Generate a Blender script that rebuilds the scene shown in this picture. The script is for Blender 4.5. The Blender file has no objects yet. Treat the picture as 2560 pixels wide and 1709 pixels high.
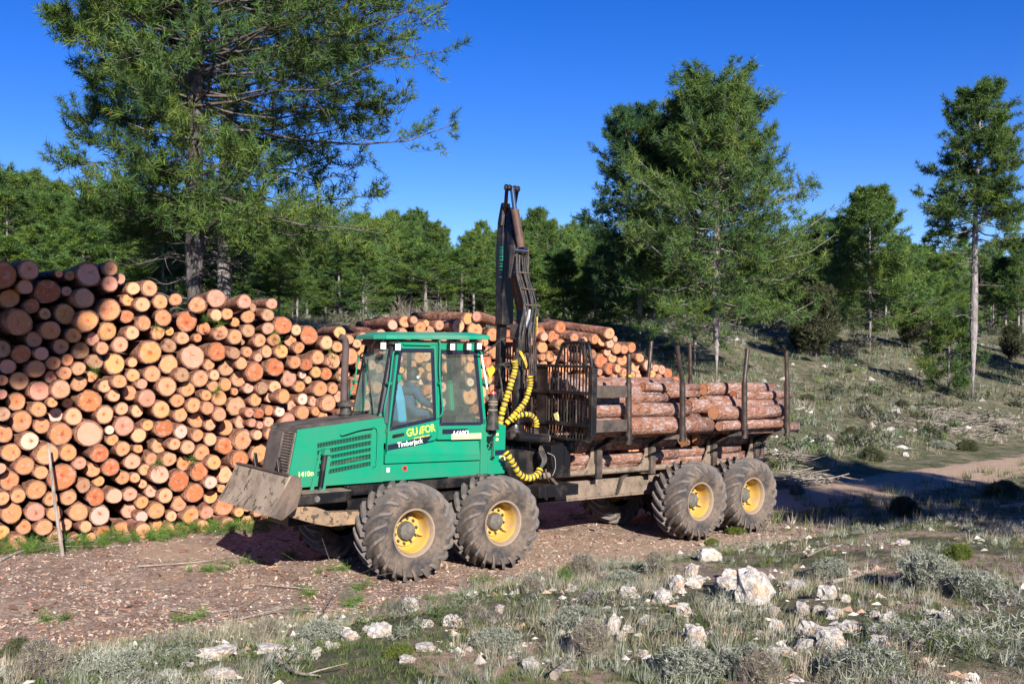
import bpy, math, random
import numpy as np
from mathutils import Vector, Matrix, Euler

R = math.radians
SC = bpy.context.scene
COL = SC.collection

# ------------------------------------------------------------------ camera, sky, sun, exposure
CAM_H = 3.15
FPX, CXP, CYP = 2490.0, 1280.0, 854.5          # focal length and centre of the 2560 px wide photograph
cam_d = bpy.data.cameras.new('camera')
cam = bpy.data.objects.new('camera', cam_d); COL.objects.link(cam)
cam.location = (0, 0, CAM_H); cam.rotation_euler = (R(90), 0, 0)
cam_d.sensor_width = 36.0; cam_d.lens = 36.0 * FPX / 2560.0
cam_d.clip_start = 0.1; cam_d.clip_end = 3000.0
SC.camera = cam

SUN_AZ, SUN_EL = 162.5, 26.5                    # degrees clockwise from +Y, and above the horizon
world = bpy.data.worlds.new('World'); SC.world = world; world.use_nodes = True
wt = world.node_tree; wt.nodes.clear()
sky = wt.nodes.new('ShaderNodeTexSky'); sky.sky_type = 'NISHITA'; sky.sun_disc = False
sky.sun_elevation = R(SUN_EL); sky.sun_rotation = R(SUN_AZ)
sky.altitude = 1100; sky.air_density = 0.88; sky.dust_density = 0.1; sky.ozone_density = 3.5
hsv = wt.nodes.new('ShaderNodeHueSaturation'); hsv.inputs['Saturation'].default_value = 1.34
hsv.inputs['Hue'].default_value = 0.522
bg = wt.nodes.new('ShaderNodeBackground'); bg.inputs['Strength'].default_value = 0.08
wo = wt.nodes.new('ShaderNodeOutputWorld')
wt.links.new(sky.outputs[0], hsv.inputs['Color']); wt.links.new(hsv.outputs[0], bg.inputs[0])
wt.links.new(bg.outputs[0], wo.inputs[0])

sd = bpy.data.lights.new('sun', 'SUN'); sd.energy = 5.0; sd.angle = R(0.53); sd.color = (1.0, 0.93, 0.84)
sun = bpy.data.objects.new('sun', sd); COL.objects.link(sun)
ts = Vector((math.sin(R(SUN_AZ)) * math.cos(R(SUN_EL)), math.cos(R(SUN_AZ)) * math.cos(R(SUN_EL)), math.sin(R(SUN_EL))))
sun.rotation_euler = ts.to_track_quat('Z', 'Y').to_euler(); sun.location = (0, -10, 30)

SC.view_settings.view_transform = 'Standard'; SC.view_settings.look = 'None'
SC.view_settings.exposure = 1.04; SC.view_settings.gamma = 1.0
SC.render.engine = 'CYCLES'
SC.cycles.max_bounces = 6; SC.cycles.transparent_max_bounces = 16
SC.cycles.use_denoising = True

# ------------------------------------------------------------------ helpers
def tag(o, label=None, cat=None, group=None, kind=None):
    if label: o['label'] = label
    if cat: o['category'] = cat
    if group: o['group'] = group
    if kind: o['kind'] = kind
    return o

def empty(name, loc=(0, 0, 0), rot=(0, 0, 0), parent=None):
    o = bpy.data.objects.new(name, None); COL.objects.link(o)
    o.location = loc; o.rotation_euler = rot; o.empty_display_size = 0.3
    if parent: o.parent = parent
    return o

def np_mesh(name, V, T=None, Q=None, mT=0, mQ=0, mats=(), col=None, extra=None, smooth=False):
    """mesh from numpy arrays: V (n,3), T triangles, Q quads; mT/mQ material index (scalar or array)"""
    me = bpy.data.meshes.new(name)
    V = np.asarray(V, np.float32).reshape(-1, 3)
    T = np.zeros((0, 3), np.int32) if T is None else np.asarray(T, np.int32).reshape(-1, 3)
    Q = np.zeros((0, 4), np.int32) if Q is None else np.asarray(Q, np.int32).reshape(-1, 4)
    nt, nq = len(T), len(Q)
    me.vertices.add(len(V)); me.vertices.foreach_set('co', V.ravel())
    me.loops.add(nt * 3 + nq * 4)
    me.loops.foreach_set('vertex_index', np.concatenate([T.ravel(), Q.ravel()]))
    me.polygons.add(nt + nq)
    st = np.concatenate([np.arange(nt) * 3, nt * 3 + np.arange(nq) * 4]).astype(np.int32)
    me.polygons.foreach_set('loop_start', st)
    mi = np.concatenate([np.broadcast_to(mT, nt), np.broadcast_to(mQ, nq)]).astype(np.int32)
    me.polygons.foreach_set('material_index', mi)
    if smooth: me.polygons.foreach_set('use_smooth', np.ones(nt + nq, bool))
    else: me.polygons.foreach_set('use_smooth', np.zeros(nt + nq, bool))
    for m in mats: me.materials.append(m)
    if col is not None:
        a = me.attributes.new('col', 'FLOAT_COLOR', 'POINT')
        c = np.ones((len(V), 4), np.float32); c[:, :3] = col
        a.data.foreach_set('color', c.ravel())
    if extra:
        for k, arr in extra.items():
            arr = np.asarray(arr, np.float32)
            if arr.ndim == 1:
                a = me.attributes.new(k, 'FLOAT', 'POINT'); a.data.foreach_set('value', arr)
            else:
                a = me.attributes.new(k, 'FLOAT_VECTOR', 'POINT'); a.data.foreach_set('vector', arr.ravel())
    me.update(calc_edges=True); me.validate()
    return me

def link(name, me, parent=None, loc=None, rot=None):
    o = bpy.data.objects.new(name, me); COL.objects.link(o)
    if parent: o.parent = parent
    if loc is not None: o.location = loc
    if rot is not None: o.rotation_euler = rot
    return o

class MB:
    """collects simple solids into one mesh"""
    def __init__(s): s.v = []; s.f = []; s.m = []
    def add(s, vs, fs, mi=0):
        b = len(s.v); s.v += [tuple(p) for p in vs]
        for f in fs: s.f.append([b + i for i in f]); s.m.append(mi)
        return s
    def box(s, x0, x1, y0, y1, z0, z1, mi=0):
        vs = [(x, y, z) for z in (z0, z1) for y in (y0, y1) for x in (x0, x1)]
        return s.add(vs, [(0, 2, 3, 1), (4, 5, 7, 6), (0, 1, 5, 4), (2, 6, 7, 3), (0, 4, 6, 2), (1, 3, 7, 5)], mi)
    def hexa(s, a, b, mi=0):
        """a, b: two quads (4 pts each), joined"""
        return s.add(list(a) + list(b), [(3, 2, 1, 0), (4, 5, 6, 7)] + [(i, (i + 1) % 4, 4 + (i + 1) % 4, 4 + i) for i in range(4)], mi)
    def prism(s, pts, y0, y1, mi=0):
        """pts: polygon in x,z; y0,y1 scalar or per point lists"""
        n = len(pts)
        A = [(p[0], y0[i] if isinstance(y0, (list, tuple)) else y0, p[1]) for i, p in enumerate(pts)]
        B = [(p[0], y1[i] if isinstance(y1, (list, tuple)) else y1, p[1]) for i, p in enumerate(pts)]
        return s.add(A + B, [list(range(n)), list(range(2 * n - 1, n - 1, -1))] + [(i, n + i, n + (i + 1) % n, (i + 1) % n) for i in range(n)], mi)
    def prismz(s, pts, z0, z1, mi=0):
        n = len(pts)
        A = [(p[0], p[1], z0) for p in pts]; B = [(p[0], p[1], z1) for p in pts]
        return s.add(A + B, [list(range(n - 1, -1, -1)), list(range(n, 2 * n))] + [(i, (i + 1) % n, n + (i + 1) % n, n + i) for i in range(n)], mi)
    def prismx(s, pts, x0, x1, mi=0):
        n = len(pts)
        A = [(x0, p[0], p[1]) for p in pts]; B = [(x1, p[0], p[1]) for p in pts]
        return s.add(A + B, [list(range(n)), list(range(2 * n - 1, n - 1, -1))] + [(i, n + i, n + (i + 1) % n, (i + 1) % n) for i in range(n)], mi)
    def tube(s, path, r, n=8, mi=0, alt=None, caps=True):
        P = [Vector(p) for p in path]; K = len(P)
        rr = r if isinstance(r, (list, tuple)) else [r] * K
        t0 = (P[1] - P[0]).normalized()
        u = t0.orthogonal().normalized(); b = len(s.v)
        for k in range(K):
            t = (P[min(k + 1, K - 1)] - P[max(k - 1, 0)]).normalized()
            u = (u - t * u.dot(t)).normalized(); w = t.cross(u)
            for i in range(n):
                a = 2 * math.pi * i / n
                s.v.append(tuple(P[k] + (u * math.cos(a) + w * math.sin(a)) * rr[k]))
        for k in range(K - 1):
            for i in range(n):
                s.f.append([b + k * n + i, b + k * n + (i + 1) % n, b + (k + 1) * n + (i + 1) % n, b + (k + 1) * n + i])
                s.m.append(mi if alt is None else alt[k])
        if caps:
            s.f.append([b + i for i in range(n - 1, -1, -1)]); s.m.append(mi)
            s.f.append([b + (K - 1) * n + i for i in range(n)]); s.m.append(mi)
        return s
    def lathe(s, prof, c=(0, 0, 0), n=24, axis='y', mi=0, close=True):
        """prof: (radius, along-axis) pairs"""
        b = len(s.v); K = len(prof)
        for r, a in prof:
            for i in range(n):
                t = 2 * math.pi * i / n; x, z = r * math.cos(t), r * math.sin(t)
                p = (c[0] + x, c[1] + a, c[2] + z) if axis == 'y' else ((c[0] + x, c[1] - z, c[2] + a) if axis == 'z' else (c[0] + a, c[1] + x, c[2] + z))
                s.v.append(p)
        for k in range(K - 1):
            for i in range(n):
                s.f.append([b + k * n + i, b + k * n + (i + 1) % n, b + (k + 1) * n + (i + 1) % n, b + (k + 1) * n + i]); s.m.append(mi)
        if close:
            s.f.append([b + i for i in range(n - 1, -1, -1)]); s.m.append(mi)
            s.f.append([b + (K - 1) * n + i for i in range(n)]); s.m.append(mi)
        return s
    def build(s, name, mats, parent=None, bevel=0, smooth=False, loc=None, rot=None):
        me = bpy.data.meshes.new(name)
        me.from_pydata(s.v, [], s.f)
        if not isinstance(mats, (list, tuple)): mats = [mats]
        for m in mats: me.materials.append(m)
        me.polygons.foreach_set('material_index', s.m)
        me.update()
        import bmesh
        bm = bmesh.new(); bm.from_mesh(me); bmesh.ops.recalc_face_normals(bm, faces=bm.faces); bm.to_mesh(me); bm.free()
        o = link(name, me, parent, loc, rot)
        if smooth:
            me.polygons.foreach_set('use_smooth', [True] * len(me.polygons))
            try: me.set_sharp_from_angle(angle=R(38))
            except Exception: pass
        if bevel:
            md = o.modifiers.new('edge', 'BEVEL'); md.width = bevel; md.segments = 2; md.limit_method = 'ANGLE'; md.angle_limit = R(40)
        return o

def spl(pts, n):
    """smooth curve through points (Catmull-Rom)"""
    P = [Vector(p) for p in pts]; P = [P[0] * 2 - P[1]] + P + [P[-1] * 2 - P[-2]]
    out = []; m = len(P) - 3
    for k in range(n):
        t = k / (n - 1) * m; i = min(int(t), m - 1); t -= i
        a, b, c, d = P[i:i + 4]
        out.append(0.5 * ((2 * b) + (-a + c) * t + (2 * a - 5 * b + 4 * c - d) * t * t + (-a + 3 * b - 3 * c + d) * t ** 3))
    return out

# ------------------------------------------------------------------ materials
def nodes_of(name):
    m = bpy.data.materials.new(name); m.use_nodes = True
    nt = m.node_tree; nt.nodes.clear()
    out = nt.nodes.new('ShaderNodeOutputMaterial'); b = nt.nodes.new('ShaderNodeBsdfPrincipled')
    nt.links.new(b.outputs[0], out.inputs[0])
    return m, nt, b, out

def N(nt, typ, **kw):
    n = nt.nodes.new(typ)
    for k, v in kw.items(): setattr(n, k, v)
    return n

def ramp(nt, src, stops, interp='LINEAR'):
    r = nt.nodes.new('ShaderNodeValToRGB'); cr = r.color_ramp; cr.interpolation = interp
    while len(cr.elements) > 1: cr.elements.remove(cr.elements[-1])
    cr.elements[0].position = stops[0][0]; cr.elements[0].color = (*stops[0][1], 1)
    for p, c in stops[1:]:
        e = cr.elements.new(p); e.color = (*c, 1)
    nt.links.new(src, r.inputs[0]); return r.outputs[0]

def noise(nt, vec, scale, detail=5, rough=0.6, dist=0.0):
    n = nt.nodes.new('ShaderNodeTexNoise'); n.inputs['Scale'].default_value = scale
    n.inputs['Detail'].default_value = detail; n.inputs['Roughness'].default_value = rough
    n.inputs['Distortion'].default_value = dist
    if vec is not None: nt.links.new(vec, n.inputs['Vector'])
    return n.outputs['Fac']

def mixc(nt, fac, a, b, mode='MIX'):
    m = nt.nodes.new('ShaderNodeMix'); m.data_type = 'RGBA'; m.blend_type = mode
    for k, v in ((0, fac), (6, a), (7, b)):
        if isinstance(v, (int, float)): m.inputs[k].default_value = v
        elif isinstance(v, (tuple, list)): m.inputs[k].default_value = (*v, 1)
        else: nt.links.new(v, m.inputs[k])
    return m.outputs[2]

def mth(nt, op, a, b=0.0, c=None):
    m = nt.nodes.new('ShaderNodeMath'); m.operation = op
    for k, v in ((0, a), (1, b)) + (((2, c),) if c is not None else ()):
        if isinstance(v, (int, float)): m.inputs[k].default_value = v
        else: nt.links.new(v, m.inputs[k])
    return m.outputs[0]

def obj_vec(nt, stretch=(1, 1, 1), kind='Object'):
    tc = nt.nodes.new('ShaderNodeTexCoord')
    mp = nt.nodes.new('ShaderNodeMapping'); mp.inputs['Scale'].default_value = stretch
    nt.links.new(tc.outputs[kind], mp.inputs[0]); return mp.outputs[0]

def bump(nt, b, h, strength=0.4, dist=0.02):
    n = nt.nodes.new('ShaderNodeBump'); n.inputs['Strength'].default_value = strength; n.inputs['Distance'].default_value = dist
    nt.links.new(h, n.inputs['Height']); nt.links.new(n.outputs[0], b.inputs['Normal'])

def surf(name, base, dirt=(0.2, 0.14, 0.1), dirt_amt=0.35, scale=4.0, rough=0.5, metal=0.0, wear=None, wear_amt=0.62, bmp=0.15, fine=40.0, low=None):
    """painted or bare surface with dust patches, fine grain and (optional) worn spots; low=(z, height): more dirt below z"""
    m, nt, b, out = nodes_of(name)
    v = obj_vec(nt)
    n1 = noise(nt, v, scale, 7, 0.65); n2 = noise(nt, v, fine, 4, 0.6)
    f = mth(nt, 'MULTIPLY_ADD', n1, 2.6, -1.3 + dirt_amt * 1.2)
    if low:
        sx = nt.nodes.new('ShaderNodeSeparateXYZ'); nt.links.new(v, sx.inputs[0])
        g = mth(nt, 'DIVIDE', mth(nt, 'SUBTRACT', low[0], sx.outputs[2]), low[1])
        f = mth(nt, 'ADD', f, mth(nt, 'MAXIMUM', g, 0.0))
    f = mth(nt, 'MULTIPLY', f, mth(nt, 'MULTIPLY_ADD', n2, 1.2, 0.3))
    cl = nt.nodes.new('ShaderNodeClamp'); nt.links.new(f, cl.inputs[0]); cl.inputs[2].default_value = 0.85
    vary = mixc(nt, mth(nt, 'MULTIPLY_ADD', n2, 0.5, 0.0), base, tuple(c * 0.72 for c in base))
    c = mixc(nt, cl.outputs[0], vary, dirt)
    if wear:
        w = noise(nt, v, scale * 2.7, 8, 0.72)
        wf = mth(nt, 'GREATER_THAN', w, wear_amt)
        c = mixc(nt, mth(nt, 'MULTIPLY', wf, 0.85), c, wear)
    nt.links.new(c, b.inputs['Base Color'])
    r_ = mth(nt, 'MULTIPLY_ADD', cl.outputs[0], 0.4, rough); nt.links.new(r_, b.inputs['Roughness'])
    b.inputs['Metallic'].default_value = metal
    b.inputs['Specular IOR Level'].default_value = 0.3
    if bmp: bump(nt, b, mth(nt, 'ADD', n1, mth(nt, 'MULTIPLY', n2, 0.35)), bmp, 0.01)
    return m

def flat(name, c, rough=0.6, metal=0.0):
    m, nt, b, out = nodes_of(name)
    v = obj_vec(nt); n = noise(nt, v, 30, 4)
    nt.links.new(mixc(nt, mth(nt, 'MULTIPLY', n, 0.6), c, tuple(x * 0.6 for x in c)), b.inputs['Base Color'])
    b.inputs['Roughness'].default_value = rough; b.inputs['Metallic'].default_value = metal
    return m

def colmat(name, rough=0.8, transl=0.0, vary=0.35, nscale=8.0):
    """base colour from the 'col' attribute, varied by noise"""
    m, nt, b, out = nodes_of(name)
    a = N(nt, 'ShaderNodeAttribute'); a.attribute_name = 'col'
    v = obj_vec(nt); n = noise(nt, v, nscale, 4)
    dk = nt.nodes.new('ShaderNodeVectorMath'); dk.operation = 'SCALE'; nt.links.new(a.outputs['Color'], dk.inputs[0]); dk.inputs[3].default_value = 1 - vary
    c = mixc(nt, n, a.outputs['Color'], dk.outputs[0])
    nt.links.new(c, b.inputs['Base Color']); b.inputs['Roughness'].default_value = rough
    b.inputs['Specular IOR Level'].default_value = 0.25
    if transl:
        tr = nt.nodes.new('ShaderNodeBsdfTranslucent'); nt.links.new(c, tr.inputs[0])
        mx = nt.nodes.new('ShaderNodeMixShader'); mx.inputs[0].default_value = transl
        nt.links.new(b.outputs[0], mx.inputs[1]); nt.links.new(tr.outputs[0], mx.inputs[2]); nt.links.new(mx.outputs[0], out.inputs[0])
    return m

def bark_mat(name, stops, scale=3.0, stretch=(1, 1, 0.25), bs=0.9):
    m, nt, b, out = nodes_of(name)
    v = obj_vec(nt, stretch)
    n1 = noise(nt, v, scale * 3, 8, 0.7, 0.4); n2 = noise(nt, obj_vec(nt), scale * 0.6, 4)
    vo = nt.nodes.new('ShaderNodeTexVoronoi'); vo.inputs['Scale'].default_value = scale * 5; nt.links.new(v, vo.inputs['Vector'])
    h = mth(nt, 'ADD', n1, mth(nt, 'MULTIPLY', vo.outputs['Distance'], 0.5))
    k = mth(nt, 'ADD', mth(nt, 'MULTIPLY', n1, 0.65), mth(nt, 'MULTIPLY', n2, 0.35))
    c = ramp(nt, k, stops)
    nt.links.new(c, b.inputs['Base Color']); b.inputs['Roughness'].default_value = 0.9; b.inputs['Specular IOR Level'].default_value = 0.15
    bump(nt, b, h, bs, 0.03)
    return m

M = {}
M['green'] = surf('green_paint', (0.002, 0.238, 0.130), dirt=(0.03, 0.17, 0.10), dirt_amt=0.20, scale=2.2, rough=0.42, bmp=0.05, wear=(0.10, 0.06, 0.04), wear_amt=0.70, low=(1.42, 0.9))
M['roofgreen'] = surf('roof_paint', (0.006, 0.25, 0.15), dirt=(0.09, 0.22, 0.16), dirt_amt=0.3, scale=2.0, rough=0.4, bmp=0.05)
M['black'] = surf('black_steel', (0.009, 0.009, 0.011), dirt=(0.09, 0.07, 0.055), dirt_amt=0.06, scale=3.2, rough=0.32, bmp=0.15, wear=(0.10, 0.055, 0.035), wear_amt=0.73)
M['steel'] = surf('worn_steel', (0.035, 0.031, 0.03), dirt=(0.15, 0.11, 0.085), dirt_amt=0.30, scale=4.0, rough=0.45, bmp=0.2, wear=(0.20, 0.09, 0.05), wear_amt=0.66)
M['dusty'] = surf('dusty_steel', (0.05, 0.043, 0.038), dirt=(0.25, 0.19, 0.14), dirt_amt=0.62, scale=5.0, rough=0.6, bmp=0.25, wear=(0.02, 0.02, 0.02), wear_amt=0.60)
M['hoodtop'] = surf('hood_top_coating', (0.045, 0.037, 0.036), dirt=(0.15, 0.12, 0.10), dirt_amt=0.3, scale=3.0, rough=0.75, bmp=0.2)
M['blade'] = surf('scraped_blade_steel', (0.095, 0.078, 0.06), dirt=(0.38, 0.30, 0.22), dirt_amt=0.62, scale=2.9, rough=0.45, metal=0.1, bmp=0.25, wear=(0.06, 0.045, 0.035), wear_amt=0.575, fine=18)
M['plough'] = surf('dark_blade_steel', (0.045, 0.036, 0.03), dirt=(0.15, 0.105, 0.075), dirt_amt=0.45, scale=3.0, rough=0.5, bmp=0.2)
M['arm'] = surf('push_arm_steel', (0.12, 0.10, 0.085), dirt=(0.34, 0.22, 0.12), dirt_amt=0.5, scale=3.5, rough=0.5, bmp=0.25, wear=(0.03, 0.025, 0.022), wear_amt=0.56)
M['lug'] = surf('worn_lug_rubber', (0.085, 0.085, 0.09), dirt=(0.20, 0.155, 0.12), dirt_amt=0.34, scale=7.0, rough=0.7, bmp=0.2, fine=30)
M['stake'] = surf('rubbed_stake_steel', (0.075, 0.058, 0.05), dirt=(0.16, 0.12, 0.10), dirt_amt=0.22, scale=6.0, rough=0.27, metal=0.65, bmp=0.08)
M['chrome'] = flat('chromed_rod', (0.7, 0.7, 0.72), 0.12, 1.0)
M['rubber'] = surf('black_rubber', (0.02, 0.02, 0.022), dirt=(0.15, 0.12, 0.09), dirt_amt=0.15, scale=8, rough=0.5, bmp=0.1)
M['tyre'] = surf('muddy_tyre_rubber', (0.032, 0.032, 0.036), dirt=(0.20, 0.15, 0.11), dirt_amt=0.36, scale=5.5, rough=0.75, bmp=0.35, fine=28)
M['yellow'] = surf('yellow_rim_paint', (0.68, 0.42, 0.015), dirt=(0.36, 0.25, 0.15), dirt_amt=0.42, scale=5.0, rough=0.45, bmp=0.1)
M['rimring'] = surf('dusty_rim_flange', (0.22, 0.16, 0.11), dirt=(0.30, 0.225, 0.165), dirt_amt=0.5, scale=6.0, rough=0.8, bmp=0.1)
M['hub'] = surf('greasy_hub', (0.055, 0.058, 0.062), dirt=(0.2, 0.17, 0.13), dirt_amt=0.35, scale=7.0, rough=0.5, bmp=0.15)
M['yhose'] = surf('yellow_hose_wrap', (0.72, 0.52, 0.03), dirt=(0.10, 0.08, 0.04), dirt_amt=0.26, scale=9.0, rough=0.5, bmp=0.1)
M['cyl'] = surf('rusty_cylinder', (0.06, 0.033, 0.028), dirt=(0.15, 0.09, 0.06), dirt_amt=0.35, scale=6.0, rough=0.5, bmp=0.1)
M['exhaust'] = surf('exhaust_brown', (0.055, 0.042, 0.045), dirt=(0.12, 0.08, 0.07), dirt_amt=0.4, scale=6.0, rough=0.6, bmp=0.1)
M['white'] = flat('white_decal', (0.80, 0.80, 0.78), 0.5)
M['decal_y'] = flat('pale_yellow_decal', (0.82, 0.74, 0.30), 0.5)
M['logo_y'] = flat('yellow_lettering', (0.85, 0.78, 0.06), 0.5)
M['decal_k'] = flat('navy_decal', (0.012, 0.014, 0.035), 0.35)
M['seat'] = flat('blue_seat_cloth', (0.06, 0.30, 0.48), 0.85)
M['jacket'] = flat('slate_blue_cloth', (0.04, 0.075, 0.13), 0.9)
M['skin'] = flat('skin', (0.48, 0.27, 0.19), 0.6)
M['hair'] = flat('dark_hair', (0.012, 0.010, 0.010), 0.6)
M['red'] = flat('red_plastic', (0.6, 0.05, 0.04), 0.4)
M['orange'] = flat('orange_plastic', (0.75, 0.16, 0.04), 0.4)
M['lampglass'] = flat('lamp_lens', (0.85, 0.86, 0.88), 0.15)
M['interior'] = flat('cab_lining', (0.10, 0.105, 0.09), 0.9)
M['needle'] = colmat('pine_needles', 0.65, 0.22, 0.25, 3.0)
M['leaf'] = colmat('shrub_leaves', 0.85, 0.2, 0.2, 5.0)
M['litter'] = colmat('ground_litter', 0.9, 0.0, 0.3, 20.0)
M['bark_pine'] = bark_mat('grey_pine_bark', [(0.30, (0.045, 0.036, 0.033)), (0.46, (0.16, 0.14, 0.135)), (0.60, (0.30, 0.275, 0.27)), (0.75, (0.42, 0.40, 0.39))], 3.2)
M['bark_shade'] = bark_mat('dark_pine_bark', [(0.30, (0.025, 0.02, 0.018)), (0.46, (0.08, 0.068, 0.064)), (0.60, (0.16, 0.145, 0.14)), (0.75, (0.26, 0.24, 0.235))], 3.2)  # darker copy of the pine bark, shade on the huge trunk put into the colour
M['bark_log'] = bark_mat('red_brown_log_bark', [(0.30, (0.03, 0.018, 0.014)), (0.42, (0.13, 0.07, 0.05)), (0.52, (0.26, 0.115, 0.07)), (0.62, (0.30, 0.21, 0.18)), (0.74, (0.46, 0.33, 0.27))], 3.0, (1, 0.45, 1), 1.0)
M['bark_load'] = bark_mat('pinkish_log_bark', [(0.32, (0.03, 0.018, 0.015)), (0.40, (0.11, 0.058, 0.042)), (0.46, (0.27, 0.115, 0.065)), (0.52, (0.22, 0.145, 0.125)), (0.58, (0.40, 0.29, 0.26)), (0.66, (0.20, 0.165, 0.155)), (0.74, (0.50, 0.28, 0.15))], 6.5, (1, 0.55, 1), 1.0)
M['twigs'] = bark_mat('grey_bush_twigs', [(0.30, (0.06, 0.05, 0.04)), (0.55, (0.17, 0.15, 0.12)), (0.75, (0.26, 0.23, 0.19))], 4.0)
M['stick'] = bark_mat('dead_branch_bark', [(0.30, (0.10, 0.08, 0.065)), (0.55, (0.30, 0.26, 0.22)), (0.75, (0.45, 0.40, 0.35))], 4.0)

# cab glass: tinted, slightly dusty, reflective
m, nt, b, out = nodes_of('tinted_cab_glass')
tr = N(nt, 'ShaderNodeBsdfTransparent'); tr.inputs[0].default_value = (0.90, 0.955, 0.93, 1)
gl = N(nt, 'ShaderNodeBsdfGlossy'); gl.inputs['Roughness'].default_value = 0.04
df = N(nt, 'ShaderNodeBsdfDiffuse'); df.inputs[0].default_value = (0.42, 0.47, 0.44, 1)
gm = N(nt, 'ShaderNodeNewGeometry'); dp = N(nt, 'ShaderNodeVectorMath'); dp.operation = 'DOT_PRODUCT'
nt.links.new(gm.outputs['Normal'], dp.inputs[0]); nt.links.new(gm.outputs['Incoming'], dp.inputs[1])
ab = mth(nt, 'ABSOLUTE', dp.outputs['Value']); schlick = mth(nt, 'ADD', 0.03, mth(nt, 'MULTIPLY', mth(nt, 'POWER', mth(nt, 'SUBTRACT', 1.0, ab), 5.0), 0.9))
mx1 = N(nt, 'ShaderNodeMixShader'); mx2 = N(nt, 'ShaderNodeMixShader')
nz = noise(nt, obj_vec(nt), 3.0, 6)
nt.links.new(mth(nt, 'MULTIPLY_ADD', nz, 0.10, 0.01), mx1.inputs[0])
nt.links.new(tr.outputs[0], mx1.inputs[1]); nt.links.new(df.outputs[0], mx1.inputs[2])
nt.links.new(schlick, mx2.inputs[0]); nt.links.new(mx1.outputs[0], mx2.inputs[1]); nt.links.new(gl.outputs[0], mx2.inputs[2])
nt.links.new(mx2.outputs[0], out.inputs[0]); M['glass'] = m
m = m.copy(); m.name = 'dusty_windscreen_glass'; M['glass_dusty'] = m  # windscreen: pale green reflection painted in as a stronger diffuse film
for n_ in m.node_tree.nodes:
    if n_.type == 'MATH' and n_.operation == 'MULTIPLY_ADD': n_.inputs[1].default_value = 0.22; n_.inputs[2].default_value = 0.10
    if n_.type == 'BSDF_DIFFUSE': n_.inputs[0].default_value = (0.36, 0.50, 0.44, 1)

# freshly cut log end: growth rings, heartwood, star cracks; 'lp' = position on the disc (unit) + seed, 'col' = wood tone
m, nt, b, out = nodes_of('cut_wood')
a = N(nt, 'ShaderNodeAttribute'); a.attribute_name = 'lp'
ac = N(nt, 'ShaderNodeAttribute'); ac.attribute_name = 'col'
sx = N(nt, 'ShaderNodeSeparateXYZ'); nt.links.new(a.outputs['Vector'], sx.inputs[0])
r2 = mth(nt, 'SQRT', mth(nt, 'ADD', mth(nt, 'MULTIPLY', sx.outputs[0], sx.outputs[0]), mth(nt, 'MULTIPLY', sx.outputs[1], sx.outputs[1])))
nn = noise(nt, a.outputs['Vector'], 1.7, 3)
rd = mth(nt, 'ADD', r2, mth(nt, 'MULTIPLY', mth(nt, 'SUBTRACT', nn, 0.5), 0.35))
rings = mth(nt, 'MULTIPLY_ADD', mth(nt, 'SINE', mth(nt, 'MULTIPLY', rd, 62.0)), 0.5, 0.5)
grain = noise(nt, a.outputs['Vector'], 14, 6, 0.7)
heart = ramp(nt, rd, [(0.0, (0, 0, 0)), (0.13, (0, 0, 0)), (0.21, (0.82, 0.82, 0.82)), (0.5, (1, 1, 1)), (0.93, (1, 1, 1)), (1.0, (0.75, 0.75, 0.75))])
hc = mixc(nt, 1.0, ac.outputs['Color'], (0.74, 0.34, 0.20), 'MULTIPLY')
c = mixc(nt, heart, hc, ac.outputs['Color'])
hf = mth(nt, 'GREATER_THAN', mth(nt, 'FRACT', mth(nt, 'MULTIPLY', sx.outputs[2], 7.31)), 0.35)
c = mixc(nt, hf, ac.outputs['Color'], c)
c = mixc(nt, mth(nt, 'MULTIPLY', rings, 0.26), c, (0.36, 0.15, 0.065))
c = mixc(nt, mth(nt, 'MULTIPLY', mth(nt, 'GREATER_THAN', grain, 0.57), 0.38), c, (0.30, 0.13, 0.07))
gb = noise(nt, a.outputs['Vector'], 2.3, 4)
c = mixc(nt, mth(nt, 'MULTIPLY', mth(nt, 'GREATER_THAN', gb, 0.55), 0.35), c, (0.42, 0.28, 0.24))
ang = mth(nt, 'ARCTAN2', sx.outputs[1], sx.outputs[0])
cb_ = N(nt, 'ShaderNodeCombineXYZ'); nt.links.new(mth(nt, 'MULTIPLY', ang, 1.15), cb_.inputs[0]); nt.links.new(sx.outputs[2], cb_.inputs[1]); nt.links.new(mth(nt, 'MULTIPLY', r2, 0.5), cb_.inputs[2])
st = noise(nt, cb_.outputs[0], 3.0, 2)
lim = mth(nt, 'ADD', 0.04, mth(nt, 'MULTIPLY', mth(nt, 'MAXIMUM', mth(nt, 'SUBTRACT', st, 0.52), 0.0), 2.6))
crack = mth(nt, 'MULTIPLY', mth(nt, 'LESS_THAN', r2, lim), mth(nt, 'GREATER_THAN', mth(nt, 'FRACT', mth(nt, 'MULTIPLY', sx.outputs[2], 3.77)), 0.55))
c = mixc(nt, mth(nt, 'MULTIPLY', crack, 0.8), c, (0.16, 0.055, 0.03))
nt.links.new(c, b.inputs['Base Color']); b.inputs['Roughness'].default_value = 0.75; b.inputs['Specular IOR Level'].default_value = 0.2
bump(nt, b, mth(nt, 'ADD', grain, mth(nt, 'MULTIPLY', rings, 0.25)), 0.35, 0.01)
M['cut'] = m

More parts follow.
